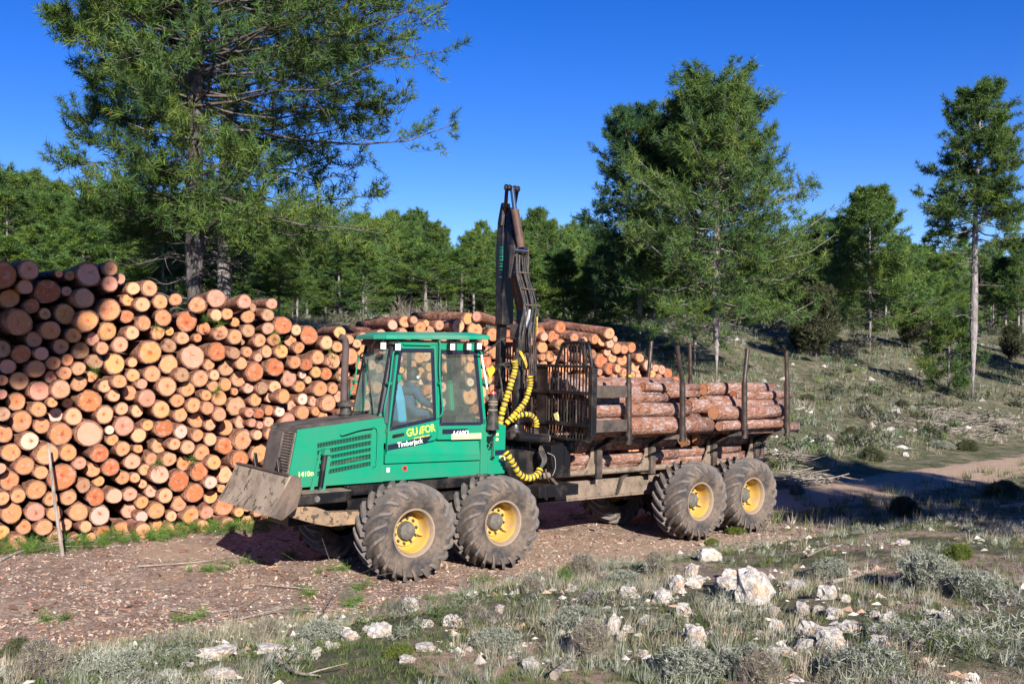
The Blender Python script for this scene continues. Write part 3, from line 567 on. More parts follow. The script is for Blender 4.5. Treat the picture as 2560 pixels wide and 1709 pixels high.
# columns, one log wide, and ranks upward within a column, for the labels
pole_lx = -3.35
marks = [(-9, 'at the left picture edge'), (-3.93, 'the leaning pole'), (-1.9, 'the dozer blade tip'), (0.6, 'the exhaust stack'), (3.3, 'the cab rear edge'), (8.2, 'the headboard top')]
cols = {}
for d in info:
    if d['k'] in single: cols.setdefault(int(round((d['lx'] - pole_lx) / 0.27)), []).append(d)
ORD = ['bottom', 'second', 'third', 'fourth', 'fifth', 'sixth', 'seventh', 'eighth', 'ninth', 'tenth', 'eleventh', 'twelfth', 'thirteenth', 'fourteenth', 'fifteenth', 'sixteenth', 'seventeenth', 'eighteenth', 'nineteenth', 'twentieth', 'twenty-first', 'twenty-second', 'twenty-third', 'twenty-fourth']
NUM = ['zero', 'one', 'two', 'three', 'four', 'five', 'six', 'seven', 'eight', 'nine', 'ten', 'eleven', 'twelve']
LABEL = {}
for cidx, ds in cols.items():
    ds.sort(key=lambda d: d['lz'])
    lxm = cidx * 0.27 + pole_lx
    cands = [(pole_lx, 'leaning pole'), (0.72, 'exhaust stack'), (4.05, 'cab roof rear corner'), (8.9, 'headboard top')]
    m_ = min(cands, key=lambda q: abs(q[0] - lxm)); dd = cidx - int(round((m_[0] - pole_lx) / 0.27))
    if dd == 0: where = 'in line with the ' + m_[1]
    else: where = '%s log widths %s the %s' % (NUM[min(12, abs(dd))], 'left of' if dd < 0 else 'right of', m_[1])
    for i, d in enumerate(ds):
        size = 'very thick' if d['r'] > 0.175 else 'thick' if d['r'] > 0.145 else 'medium' if d['r'] > 0.11 else 'thin'
        LABEL[d['k']] = '%s %s log, %s up, %s' % (size, TNAME[d['tone']], ORD[min(i, 23)], where)
restV, restQ, restT, restF, restFT, restFQ, restL, restC = [], [], [], [], [], [], [], []
nb_ = nf_ = 0
for d in info:
    L = float(rl.uniform(2.35, 2.65))
    yaw = TH + float(rl.normal(0, 0.035))
    tp_ = np.interp(d['lx'], [-5, -3, -1, 0, 1.5, 3, 5, 9, 11], [4.3, 4.0, 3.85, 3.65, 3.4, 3.6, 3.75, 3.2, 2.4])
    if d['lz'] > tp_ - 0.45 and d['lx'] > -1.8: yaw -= float(rl.uniform(0.05, 0.38))
    pit = float(rl.normal(0, 0.025))
    if d['k'] in single:
        make_log(d['r'], L, d['tone'], d['p'], (pit, 0, yaw), LABEL[d['k']], 'logs in the roadside pile')
    else:
        V, Q, T, F, FT, FQ, lp, col = log_arrays(d['r'], L, d['tone'], n=9 if d['k'] > NL else 12, seed=rl.random() * 40)
        Mx = np.array(Matrix.LocRotScale(d['p'], Euler((pit, 0, yaw)), None))
        tr_ = lambda A: A @ Mx[:3, :3].T + Mx[:3, 3]
        restV.append(tr_(V)); restQ.append(np.concatenate(Q) + nb_); restT.append(T + nb_); nb_ += len(V)
        restF.append(tr_(F)); restFT.append(FT + nf_); restFQ.append(FQ + nf_); restL.append(lp); restC.append(col); nf_ += len(F)
# a second tier of logs behind the front one
for k in range(150):
    lx = rl.uniform(-5.6, 10.0); lz = rl.uniform(1.6, np.interp(lx, [-5, -3, 0, 3, 6, 9, 11], [4.0, 3.9, 3.4, 2.9, 2.9, 2.7, 2.0]) - 0.15)
    if rl.random() < 0.6: lz = np.interp(lx, [-5, -3, 0, 3, 6, 9, 11], [4.0, 3.9, 3.4, 2.9, 2.9, 2.7, 2.0]) - 0.22
    V, Q, T, F, FT, FQ, lp, col = log_arrays(rl.uniform(0.09, 0.15), 2.5, 'o', n=8, seed=rl.random() * 40)
    Mx = np.array(Matrix.LocRotScale(P0 + UU * lx + VV * (PLY + 2.7) + WW * lz, Euler((0, 0, TH + rl.normal(0, 0.06))), None))
    tr_ = lambda A: A @ Mx[:3, :3].T + Mx[:3, 3]
    restV.append(tr_(V)); restQ.append(np.concatenate(Q) + nb_); restT.append(T + nb_); nb_ += len(V)
    restF.append(tr_(F)); restFT.append(FT + nf_); restFQ.append(FQ + nf_); restL.append(lp); restC.append(col); nf_ += len(F)
VV_ = np.concatenate(restV + restF)
LP = np.concatenate([np.zeros((nb_, 3))] + restL); CC = np.concatenate([np.ones((nb_, 3)) * 0.5] + restC)
T1, T2 = np.concatenate(restT), np.concatenate(restFT) + nb_; Q1, Q2 = np.concatenate(restQ), np.concatenate(restFQ) + nb_
me = np_mesh('stacked_logs', VV_, np.concatenate([T1, T2]), np.concatenate([Q1, Q2]), mT=np.concatenate([np.zeros(len(T1)), np.ones(len(T2))]), mQ=np.concatenate([np.zeros(len(Q1)), np.ones(len(Q2))]), mats=[M['bark_log'], M['cut']], extra={'lp': LP}, col=CC, smooth=True)
tag(link('stacked_logs', me), 'smaller and mostly hidden logs filling the roadside pile', 'logs', kind='stuff')

# logs lying slantwise on top of the pile: (front end lx,ly,lz), (rear end), radius, tone, label
def free_log(a, b, r, tone, label, group, bark='bark_log', rag=0.03):
    A = P0 + UU * a[0] + VV * a[1] + WW * a[2]; B = P0 + UU * b[0] + VV * b[1] + WW * b[2]
    d = B - A; rot = d.to_track_quat('Y', 'Z').to_euler()
    return make_log(r, d.length, tone, A, rot, label, group, bark, rag)
free_log((8.12, 5.0, 3.54), (8.63, 8.15, 3.86), 0.135, 'p', 'long thick reddish log lying slantwise on top of the pile behind the headboard', 'logs lying on top of the pile')
free_log((4.49, 5.0, 3.77), (6.9, 6.6, 3.66), 0.105, 'k', 'long barked log lying crosswise on top of the pile behind the crane', 'logs lying on top of the pile')
free_log((6.3, 5.2, 3.50), (7.6, 7.0, 3.72), 0.12, 'r', 'barked log on top of the pile just right of the crane boom', 'logs lying on top of the pile')


# ------------------------------------------------------------------ logs loaded on the forwarder
GR = 'logs loaded on the forwarder'
LOAD = [
 # lx0, lx1, ly, lz, r, tone, label
 (3.25, 6.02, 0.32, 1.905, 0.150, 'r', 'thickest pink-barked log along the near bottom edge of the load'),
 (6.20, 7.95, 0.24, 1.865, 0.088, 'k', 'thin red-barked log lowest on the near side, between the rear two stakes'),
 (6.17, 8.00, 0.34, 2.085, 0.130, 'o', 'log with a broad tan end just above the lowest rear log'),
 (6.40, 8.35, 0.78, 2.475, 0.115, 'o', 'topmost rear load log with a tan end jutting forward'),
 (5.72, 8.30, 0.52, 2.195, 0.115, 'o', 'load log whose orange end shows just behind the second near stake'),
 (6.15, 8.45, 0.58, 2.265, 0.105, 'y', 'load log end half hidden behind thin twigs in mid load'),
 (4.84, 6.20, 0.74, 2.53, 0.080, 'o', 'small tan log end high on the load behind the first near stake'),
 (5.35, 6.1, 0.62, 2.40, 0.062, 'y', 'smallest yellowish log end on the load, mid height'),
 (6.55, 8.60, 0.42, 1.80, 0.095, 'r', 'load log reaching farthest out behind the last stake'),
 (3.30, 5.56, 0.42, 2.165, 0.125, 'k', 'grey barked log second up on the near side of the front bay'),
 (3.28, 5.25, 0.58, 2.335, 0.085, 'r', 'log with peeled orange streaks, third up in the front bay'),
 (3.26, 5.80, 0.86, 2.42, 0.120, 'r', 'rough-barked log on the shoulder of the front bay load'),
 (3.30, 6.1, 1.12, 2.52, 0.110, 'k', 'barked log on top of the front bay load, left of the crest'),
 (3.35, 6.2, 1.38, 2.55, 0.110, 'r', 'barked log forming the crest of the front bay load'),
 (3.30, 6.0, 1.66, 2.48, 0.11, 'k', 'barked log on the far shoulder of the front bay load'),
 (6.4, 8.5, 1.12, 2.42, 0.110, 'r', 'red log on the crest of the rear bay load'),
 (6.3, 8.6, 1.38, 2.40, 0.115, 'k', 'red log just beyond the crest of the rear bay load'),
 (6.3, 8.3, 0.62, 2.02, 0.105, 'r', 'log tucked in behind the broad tan ended one'),
 (6.95, 8.55, 0.56, 2.37, 0.085, 'r', 'slim red log on the near shoulder of the rear bay load'),
 (3.4, 5.9, 0.95, 1.34, 0.10, 'k', 'grey-pink log lying low between the first two bunk legs'),
 (3.35, 5.1, 1.0, 1.24, 0.10, 'g', 'grey log lying lowest on the frame tube, front bay'),
 (5.3, 7.6, 0.98, 1.36, 0.09, 'r', 'red log lying low between the middle bunk legs'),
 (5.5, 7.9, 1.0, 1.22, 0.10, 'r', 'orange-red log lowest in the rear bay near the rear wheels'),
 (6.9, 8.4, 1.1, 1.22, 0.09, 'k', 'low log poking out above the last wheel'),
]
for q in LOAD:
    j = lambda: float(rl.normal(0, 0.012))
    free_log((q[0], q[2], q[3]), (q[1], q[2] + j(), q[3] + j()), q[4], q[5], q[6], GR, 'bark_load')
hid = []
for bay in ((3.3, 6.0), (6.2, 8.4)):
    for ly, lz, r in ((0.62, 1.82, .14), (0.75, 2.12, .13), (0.92, 1.9, .15), (1.05, 2.2, .13), (1.25, 1.9, .15), (1.3, 2.25, .13), (1.55, 1.9, .15), (1.6, 2.2, .14), (1.85, 1.95, .14), (1.9, 2.25, .13), (2.15, 2.0, .13), (1.0, 1.58, .13), (1.3, 1.55, .14), (1.6, 1.58, .13), (1.2, 1.27, .12), (1.45, 1.27, .12), (0.5, 1.98 if bay[0] < 5 else 1.86, .11)):
        if bay[0] < 5 and 0.45 < ly < 0.8 and lz > 2.0: continue
        hid.append((bay[0] + float(rl.uniform(0, .3)), bay[1] - float(rl.uniform(0, .2)), ly, lz, r))
V1, Q1, T1, F1, FT1, FQ1, L1, C1 = [], [], [], [], [], [], [], []; nb_ = nf_ = 0
for x0, x1, ly, lz, r in hid:
    V, Q, T, F, FT, FQ, lp, col = log_arrays(r, x1 - x0, 'o', n=10, seed=rl.random() * 40)
    Mx = np.array(Matrix.LocRotScale(P0 + UU * x0 + VV * ly + WW * lz, UU.to_track_quat('Y', 'Z'), None))
    tr_ = lambda A: A @ Mx[:3, :3].T + Mx[:3, 3]
    V1.append(tr_(V)); Q1.append(np.concatenate(Q) + nb_); T1.append(T + nb_); nb_ += len(V)
    F1.append(tr_(F)); FT1.append(FT + nf_); FQ1.append(FQ + nf_); L1.append(lp); C1.append(col); nf_ += len(F)
ta, tb, qa, qb = np.concatenate(T1), np.concatenate(FT1) + nb_, np.concatenate(Q1), np.concatenate(FQ1) + nb_
me = np_mesh('loaded_logs', np.concatenate(V1 + F1), np.concatenate([ta, tb]), np.concatenate([qa, qb]), mT=np.concatenate([np.zeros(len(ta)), np.ones(len(tb))]), mQ=np.concatenate([np.zeros(len(qa)), np.ones(len(qb))]), mats=[M['bark_load'], M['cut']], extra={'lp': np.concatenate([np.zeros((nb_, 3))] + L1)}, col=np.concatenate([np.ones((nb_, 3)) * .5] + C1), smooth=True)
tag(link('loaded_logs', me), 'logs hidden in the middle of the forwarder load', 'logs', kind='stuff')

# ------------------------------------------------------------------ the forwarder (x: front to rear, y: into the picture, z: up)
FW = empty('forwarder', P0, (0, PT, TH))
tag(FW, 'green eight-wheeled forwarder with folded black crane, carrying logs beside the pile', 'forwarder')

# ---- wheels
NLUG = 21
def tyre_mb():
    b = MB()
    prof = [(0.315, -0.235), (0.345, -0.265), (0.42, -0.300), (0.50, -0.305), (0.56, -0.285), (0.588, -0.235), (0.592, -0.12), (0.594, 0.0), (0.592, 0.12), (0.588, 0.235), (0.56, 0.285), (0.50, 0.305), (0.42, 0.300), (0.345, 0.265), (0.315, 0.235)]
    b.lathe(prof, n=64, close=False)
    for side in (-1, 1):
        for k in range(NLUG):
            f0 = 2 * math.pi * (k + (0.5 if side > 0 else 0)) / NLUG
            sec = []
            # path from the tread centre out over the shoulder and down the wall: (radius base, y, outward height dir mix, t)
            for (rb, y, hr, hy, t) in ((0.604, 0.03, 0.050, 0, 0.0), (0.602, 0.12, 0.052, 0, 0.22), (0.594, 0.20, 0.052, 0, 0.44), (0.580, 0.262, 0.048, 0.014, 0.64), (0.545, 0.292, 0.022, 0.026, 0.80), (0.495, 0.306, 0.003, 0.018, 0.98)):
                f = f0 - 0.50 * t ** 0.9
                w = (0.034 - 0.008 * t) / 0.6
                for (df, top) in ((-w * 1.25, 0), (-w * 0.75, 1), (w * 0.75, 1), (w * 1.25, 0)):
                    r = rb - 0.024 + (hr + 0.024) * top; yy = side * (y + hy * top - 0.004 * (1 - top))
                    sec.append((r * math.cos(f + df), yy, r * math.sin(f + df)))
            fs = []
            for q in range(5):
                for i in range(3): fs.append((q * 4 + i, q * 4 + i + 1, (q + 1) * 4 + i + 1, (q + 1) * 4 + i))
            fs += [(0, 1, 2, 3), (20, 21, 22, 23)]
            b.add(sec, fs, 1)
    return b
tyre0 = tyre_mb().build('tyre', [M['tyre'], M['lug']], smooth=True)
rim0 = MB().lathe([(0.250, 0.03), (0.262, -0.02), (0.268, -0.10), (0.272, -0.19), (0.290, -0.225), (0.296, -0.240), (0.318, -0.246), (0.326, -0.238), (0.318, -0.20)], n=48, close=False)
for f in range(len(rim0.f)):
    rim0.m[f] = 0 if f < 48 * 3 else 1
rim0.lathe([(0.0, 0.02), (0.10, 0.02), (0.130, -0.01), (0.205, -0.01), (0.215, 0.02), (0.268, 0.04), (0.268, 0.09)], n=48, close=False)
rim0.tube([(0.20, -0.02, -0.06), (0.235, -0.07, -0.07)], 0.018, 8)
rim0 = rim0.build('rim', [M['yellow'], M['rimring']], smooth=True)
hub0 = MB().lathe([(0.0, -0.10), (0.085, -0.098), (0.112, -0.085), (0.122, -0.06), (0.124, -0.005), (0.128, 0.02)], n=32, close=False).lathe([(0.0, -0.108), (0.02, -0.106), (0.024, -0.098)], n=10, close=False).build('hub_cap', M['hub'], smooth=True)
bolt0 = MB().lathe([(0.0, -0.040), (0.013, -0.040), (0.015, -0.012), (0.021, -0.010), (0.021, 0.0)], n=6, close=False).build('bolt', M['steel'])
protos = [tyre0, rim0, hub0, bolt0]
first_used = set()
def place(proto, name, parent, loc, rot=(0, 0, 0)):
    if proto.name_full in first_used or proto.parent is not None:
        o = proto.copy(); COL.objects.link(o)
    else: o = proto
    first_used.add(proto.name_full)
    o.name = name; o.parent = parent; o.location = loc; o.rotation_euler = rot
    return o
wheels = []
for (wx, tilt) in ((-0.02, 0.0), (1.45, 0.35), (5.57, 0.15), (6.92, 0.5)):
    for side in (0, 1):
        w = empty('wheel', (wx, 0.31 if side == 0 else 2.19, 0.648), (0, tilt + side, 0) if side == 0 else (0, tilt + side, math.pi), FW)
        place(tyre0, 'tyre', w, (0, 0, 0)); place(rim0, 'rim', w, (0, 0, 0)); place(hub0, 'hub_cap', w, (0, 0, 0))
        for k in range(10):
            a = 2 * math.pi * k / 10 + 0.2
            place(bolt0, 'bolt', w, (0.168 * math.cos(a), -0.010, 0.168 * math.sin(a)))
# bogie boxes between the wheel pairs and axles
for x0, x1 in ((-0.02, 1.45), (5.57, 6.92)):
    for y0 in (0.66, 1.62):
        MB().prism([(x0 - 0.2, 0.50), (x0 - 0.2, 0.76), (x0 + 0.3, 0.86), (x1 - 0.3, 0.86), (x1 + 0.2, 0.76), (x1 + 0.2, 0.50)], y0, y0 + 0.22).build('bogie', M['steel'], FW, 0.02)
    xm = (x0 + x1) / 2
    MB().tube([(xm, 0.7, 0.68), (xm, 1.8, 0.68)], 0.15, 12).build('axle', M['steel'], FW, smooth=True)

# ---- front frame and hood
MB().box(-1.40, 2.25, 0.93, 1.57, 0.72, 1.12).build('front_frame', M['black'], FW, 0.015)
MB().box(-0.62, 2.08, 0.80, 1.70, 1.085, 1.215).build('sill_beam', M['black'], FW, 0.01)
# mudguard shelf / hydraulic box in front of the near front wheel
MB().prismz([(-1.56, 0.62), (-1.50, 0.5), (-0.80, 0.5), (-0.66, 0.62), (-0.66, 0.92), (-1.56, 0.92)], 1.06, 1.185).build('front_step', M['black'], FW, 0.012)
MB().prismz([(-1.56, 1.60), (-0.66, 1.60), (-0.66, 1.9), (-0.80, 2.0), (-1.50, 2.0), (-1.56, 1.9)], 1.06, 1.185).build('front_step', M['black'], FW, 0.012)
MB().lathe([(0, 0.488), (0.040, 0.49), (0.044, 0.51)], c=(-1.22, 0, 1.125), n=16, close=False).build('pivot_pin', M['hub'], FW)
MB().box(-1.40, -0.70, 0.55, 0.84, 1.19, 1.20).build('step_grating', M['dusty'], FW, 0.004)

HY0, HY1 = 0.85, 1.67
hood_side = [(-1.42, 1.235), (-1.44, 1.42), (-1.33, 1.985), (-0.05, 2.115), (-0.05, 1.235)]
b = MB().prism([(-1.30, 1.97), (-1.38, 1.40), (-1.36, 1.24), (-0.06, 1.24), (-0.06, 2.10)], HY0 + 0.07, HY1 - 0.07)
b.build('engine_bay', flat('engine_bay_dark', (0.008, 0.008, 0.008), 0.8), FW)
# hood side panels with a framed vent opening
def slab(name, polys, y, t, mat, bevel=0.004, parent=FW):
    b = MB()
    for p in polys: b.prism(p, y, y + t)
    return b.build(name, mat, parent, bevel)
def hz(x): return 1.985 + (x + 1.33) / 1.28 * 0.13     # top edge of the hood side
VX0, VX1 = -1.055, -0.245
vb = lambda x: 1.345 + (x + 1.05) * 0.12; vt = lambda x: 1.805 + (x + 1.05) * 0.13
for y in (HY0, HY1 - 0.03):
    nm = 'hood_side_panel'
    slab(nm, [[(-1.425, 1.235), (-1.44, 1.42), (-1.335, 1.985), (VX0, hz(VX0)), (VX0, 1.235)],
              [(VX1, 1.235), (VX1, hz(VX1)), (-0.05, hz(-0.05)), (-0.05, 1.235)],
              [(VX0, 1.235), (VX0, vb(VX0)), (VX1, vb(VX1)), (VX1, 1.235)],
              [(VX0, vt(VX0)), (VX0, hz(VX0)), (VX1, hz(VX1)), (VX1, vt(VX1))]], y, 0.03, M['green'], 0)
# vent: horizontal green bars, fine upright slats between, hoses and dry leaves behind
bars = MB()
for f in (0.0, 0.20, 0.42, 0.60, 0.80, 1.0):
    f0 = f - 0.025; f1 = f + 0.045
    lo = lambda x, f_: vb(x) + (vt(x) - vb(x)) * f_
    f0 = max(f0, 0); f1 = min(f1, 1)
    bars.prism([(VX0, lo(VX0, f0)), (VX0, lo(VX0, f1)), (VX1, lo(VX1, f1)), (VX1, lo(VX1, f0))], HY0 + 0.004, HY0 + 0.022)
bars.build('vent_bar', M['green'], FW)
sl = MB().box(0, 0.0062, HY0 + 0.008, HY0 + 0.011, 0, 0.47).build('vent_slat', M['green'], FW)
nsl = 36
for k in range(nsl):
    x = VX0 + (k + 0.5) / nsl * (VX1 - VX0)
    o = sl if k == 0 else sl.copy()
    if k: COL.objects.link(o)
    o.name = 'vent_slat'; o.location = (x, 0, vb(x) - 0.002)
rng = random.Random(3)
for k, (x0, z0, x1, z1) in enumerate(((-0.98, 1.40, -0.35, 1.48), (-0.95, 1.44, -0.30, 1.56), (-0.60, 1.50, -0.28, 1.62))):
    MB().tube(spl([(x0, HY0 + 0.055, z0), ((x0 + x1) / 2, HY0 + 0.05, (z0 + z1) / 2 + 0.03), (x1, HY0 + 0.055, z1)], 8), 0.014, 6).build('engine_hose', M['cyl'], FW, smooth=True)
# dark smooth hood top with a chamfered far side
b = MB()
yy = [HY0 - 0.004, HY0 + 0.10, HY1 - 0.10, HY1 + 0.004]
top = []
for x in (-1.335, -0.9, -0.45, -0.05):
    for y, dz in zip(yy, (0.0, 0.035, 0.035, 0.0)): top.append((x, y, hz(x) + dz + 0.002))
fs = [(r * 4 + i, r * 4 + i + 1, (r + 1) * 4 + i + 1, (r + 1) * 4 + i) for r in range(3) for i in range(3)]
b.add(top, fs)
b.add([top[0], top[1], top[2], top[3], (-1.36, HY1, 1.955), (-1.36, HY0, 1.955)], [(0, 1, 2, 3, 4, 5)])
b.build('hood_top', M['hoodtop'], FW)
# radiator grille on the front face
fx = lambda z: (-1.44 + (z - 1.42) / (1.985 - 1.42) * 0.105) if z > 1.42 else (-1.425 - (z - 1.235) / 0.185 * 0.015)
b = MB().prism([(fx(1.40) - 0.012, 1.40), (fx(1.97) - 0.012, 1.97), (fx(1.97) + 0.02, 1.97), (fx(1.40) + 0.02, 1.40)], HY0 + 0.03, HY1 - 0.03)
b.build('radiator_grille', M['dusty'], FW, 0.004)
bar = MB()
nrow = 15
rb = MB().box(-0.008, 0.004, HY0 + 0.05, HY1 - 0.05, 0, 0.010).build('grille_slat', M['hoodtop'], FW)
for k in range(nrow):
    z = 1.42 + k * 0.036
    o = rb if k == 0 else rb.copy()
    if k: COL.objects.link(o)
    o.name = 'grille_slat'; o.location = (fx(z) - 0.014, 0, z)
MB().prism([(fx(1.42) - 0.045, 1.42), (fx(1.93) - 0.045, 1.93), (fx(1.93) - 0.01, 1.93), (fx(1.42) - 0.01, 1.42)], 1.18, 1.60).build('grille_cover_panel', M['hoodtop'], FW, 0.008)
MB().prism([(fx(1.985) - 0.012, 1.955), (fx(1.985) - 0.0, 1.99), (fx(1.985) + 0.03, 1.99), (fx(1.985) + 0.02, 1.955)], HY0 - 0.002, HY1 + 0.002).prism([(-1.445, 1.235), (-1.452, 1.40), (-1.42, 1.40), (-1.415, 1.235)], HY0 + 0.0, HY1).build('hood_front_frame', M['green'], FW, 0.004)
# grab handles on the hood, rubber latches
MB().tube(spl([(-0.72, HY0 - 0.005, 1.905), (-0.70, HY0 - 0.045, 1.905), (-0.45, HY0 - 0.045, 1.965), (-0.26, HY0 - 0.045, 1.985), (-0.24, HY0 - 0.005, 1.985)], 14), 0.011, 6).build('hood_handle', M['green'], FW, smooth=True)
MB().tube(spl([(-0.22, HY0 - 0.003, 1.99), (-0.175, HY0 - 0.04, 1.95), (-0.17, HY0 - 0.04, 1.72), (-0.18, HY0 - 0.04, 1.50), (-0.22, HY0 - 0.003, 1.44)], 14), 0.010, 6).build('hood_handle', M['green'], FW, smooth=True)
# exhaust stack and intake cap on top of the hood
MB().tube(spl([(-0.30, 1.55, 2.12), (-0.30, 1.55, 2.5), (-0.29, 1.55, 2.95), (-0.29, 1.55, 3.12), (-0.32, 1.55, 3.19), (-0.38, 1.55, 3.215)], 22), 0.050, 14).build('exhaust_stack', M['exhaust'], FW, smooth=True)
MB().tube([(-0.30, 1.55, 2.56), (-0.30, 1.55, 2.58)], 0.056, 14).build('exhaust_clamp', M['exhaust'], FW)
MB().tube([(-0.21, 1.58, 2.12), (-0.21, 1.58, 2.62)], 0.026, 8).build('exhaust_bracket', M['black'], FW)
MB().lathe([(0.075, 2.08), (0.075, 2.13), (0.088, 2.14), (0.080, 2.20), (0.072, 2.24), (0.115, 2.25), (0.120, 2.275), (0.118, 2.30), (0.08, 2.325), (0.0, 2.335)], c=(-0.41, 1.28, 0), n=28, axis='z', close=False).build('air_intake_cap', M['rubber'], FW, smooth=True)
MB().box(-0.30, -0.05, 1.2, 1.28, 2.165, 2.18).tube([(-0.20, 1.16, 2.15), (-0.18, 1.16, 2.185), (-0.02, 1.16, 2.19), (0.0, 1.16, 2.16)], 0.008, 6).build('hood_latch', M['black'], FW)

# ---- dozer blade, its cylinder and push arms
BY0, BY1 = 0.45, 2.10
bp = [(-1.63, 1.44), (-1.685, 1.33), (-1.72, 1.20), (-1.76, 1.10), (-1.83, 1.00), (-1.90, 0.965)]
b = MB(); n = len(bp)
V_ = []
for (x, z) in bp:
    for y in (BY0 + 0.0, BY0 + (BY1 - BY0) / 3, BY0 + 2 * (BY1 - BY0) / 3, BY1): V_.append((x, y, z))
for (x, z) in bp:
    for y in (BY0 + 0.0, BY0 + (BY1 - BY0) / 3, BY0 + 2 * (BY1 - BY0) / 3, BY1): V_.append((x + 0.035, y, z + 0.01))
fs = []
for k in range(n - 1):
    for i in range(3):
        q = k * 4 + i; fs.append((q, q + 1, q + 5, q + 4)); q2 = q + n * 4; fs.append((q2, q2 + 4, q2 + 5, q2 + 1))
for i in range(3): fs.append((i, n * 4 + i, n * 4 + i + 1, i + 1)); q = (n - 1) * 4 + i; fs.append((q, q + 1, n * 4 + q + 1, n * 4 + q))
for k in range(n - 1):
    fs.append((k * 4, (k + 1) * 4, n * 4 + (k + 1) * 4, n * 4 + k * 4)); fs.append((k * 4 + 3, n * 4 + k * 4 + 3, n * 4 + (k + 1) * 4 + 3, (k + 1) * 4 + 3))
b.add(V_, fs)
BL = b.build('dozer_blade', M['blade'], FW, smooth=True)
MB().box(-1.65, -1.60, BY0 + 0.002, BY1, 1.442, 1.462).build('blade_top_rail', M['plough'], BL, 0.004)
# angled dark side wing at the near end (and the far one)
for s_, y in ((-1, BY0), (1, BY1)):
    o = 0.16 * s_
    MB().add([(-1.60, y + 0.01 * s_, 1.455), (-1.885, y, 0.965), (-1.80, y + o, 0.935), (-1.62, y + o * 0.9, 1.06), (-1.54, y + o * 0.75, 1.30), (-1.545, y + o * 0.5, 1.43)] + [(-1.575, y + 0.01 * s_, 1.455), (-1.84, y, 0.985), (-1.76, y + o, 0.95), (-1.585, y + o * 0.9, 1.07), (-1.51, y + o * 0.75, 1.31), (-1.515, y + o * 0.5, 1.43)],
             [(0, 1, 2, 3, 4, 5), (11, 10, 9, 8, 7, 6)] + [(i, (i + 1) % 6, 6 + (i + 1) % 6, 6 + i) for i in range(6)]).build('blade_wing', M['plough'], BL)
for y in (1.52, 0.80):
    MB().prismx([(y, 1.45), (y + 0.16, 1.45), (y + 0.12, 1.63), (y + 0.07, 1.63)], -1.585, -1.56).prismx([(y + 0.0, 1.45), (y + 0.02, 1.45), (y + 0.08, 1.63), (y + 0.07, 1.63)], -1.61, -1.56).build('blade_bracket', M['black'], BL, 0.004)
for y in (0.56, 1.78):
    MB().prism([(-1.60, 0.93), (-1.53, 1.06), (-1.19, 1.01), (-0.98, 0.93), (-0.40, 0.90), (-0.35, 0.74), (-0.99, 0.745), (-1.22, 0.80)], y, y + 0.16).build('push_arm', M['arm'], FW, 0.012)
MB().box(-1.62, -1.45, 0.6, 1.9, 0.98, 1.10).build('blade_cross_tube', M['black'], FW, 0.02)
LB = empty('blade_cylinder', (0, 0, 0), parent=FW)
MB().tube([(-1.07, 0.70, 1.24), (-1.01, 0.70, 1.68)], 0.034, 12).build('cylinder_barrel', M['black'], LB, smooth=True)
MB().tube([(-1.085, 0.70, 1.16), (-1.065, 0.70, 1.30)], 0.018, 10).build('cylinder_rod', M['chrome'], LB, smooth=True)
MB().hexa([(-1.185, 0.765, 1.20), (-1.135, 0.765, 1.20), (-1.03, 0.765, 1.70), (-1.06, 0.765, 1.70)], [(-1.185, 0.775, 1.20), (-1.135, 0.775, 1.20), (-1.03, 0.775, 1.70), (-1.06, 0.775, 1.70)]) \
    .hexa([(-1.06, 0.69, 1.20), (-1.01, 0.69, 1.20), (-0.93, 0.69, 1.60), (-0.97, 0.69, 1.72)], [(-1.06, 0.70, 1.20), (-1.01, 0.70, 1.20), (-0.93, 0.70, 1.60), (-0.97, 0.70, 1.72)]) \
    .hexa([(-1.055, 0.66, 1.66), (-0.955, 0.66, 1.66), (-0.965, 0.66, 1.735), (-1.03, 0.66, 1.735)], [(-1.055, 0.79, 1.66), (-0.955, 0.79, 1.66), (-0.965, 0.79, 1.735), (-1.03, 0.79, 1.735)]) \
    .build('cylinder_guard', M['green'], LB)

# ---- cab
CAB = empty('cab', (0, 0, 0), parent=FW)
CY0, CY1 = 0.85, 1.67
# lower body below the overhanging cab
MB().prism([(-0.04, 1.235), (-0.04, 1.465), (1.63, 1.435), (1.63, 1.235)], 0.87, 1.65).build('lower_body_panel', M['green'], CAB, 0.006)
MB().prism([(-0.01, 1.478), (-0.01, 1.60), (1.65, 1.53), (1.65, 1.450)], 0.862, 1.66).build('middle_body_panel', M['green'], CAB, 0.006)
b = MB()     # shaded panel leaning in under the cab
b.add([(0.0, 0.862, 1.60), (1.66, 0.862, 1.53), (1.70, 0.915, 1.76), (0.78, 0.915, 1.78), (0.02, 0.865, 1.66), (0.0, 1.6, 1.60), (1.66, 1.6, 1.53), (1.70, 1.6, 1.76), (0.78, 1.6, 1.78), (0.02, 1.6, 1.66)],
      [(0, 1, 2, 3, 4), (9, 8, 7, 6, 5), (0, 5, 6, 1), (1, 6, 7, 2), (2, 7, 8, 3), (3, 8, 9, 4), (4, 9, 5, 0)])
b.build('overhang_panel', M['green'], CAB)
MB().box(1.60, 1.735, 0.84, 0.98, 1.24, 1.98).build('rear_post', M['green'], CAB, 0.01)
MB().prism([(1.72, 1.24), (1.72, 1.99), (1.98, 1.985), (2.075, 1.935), (2.07, 1.225), (1.78, 1.225)], 0.86, 1.64).build('rear_body_box', M['green'], CAB, 0.012)
MB().box(1.05, 1.75, 0.87, 1.60, 1.20, 1.235).box(1.55, 1.62, 0.845, 0.9, 1.20, 1.26).build('body_hinge', M['steel'], CAB, 0.004)
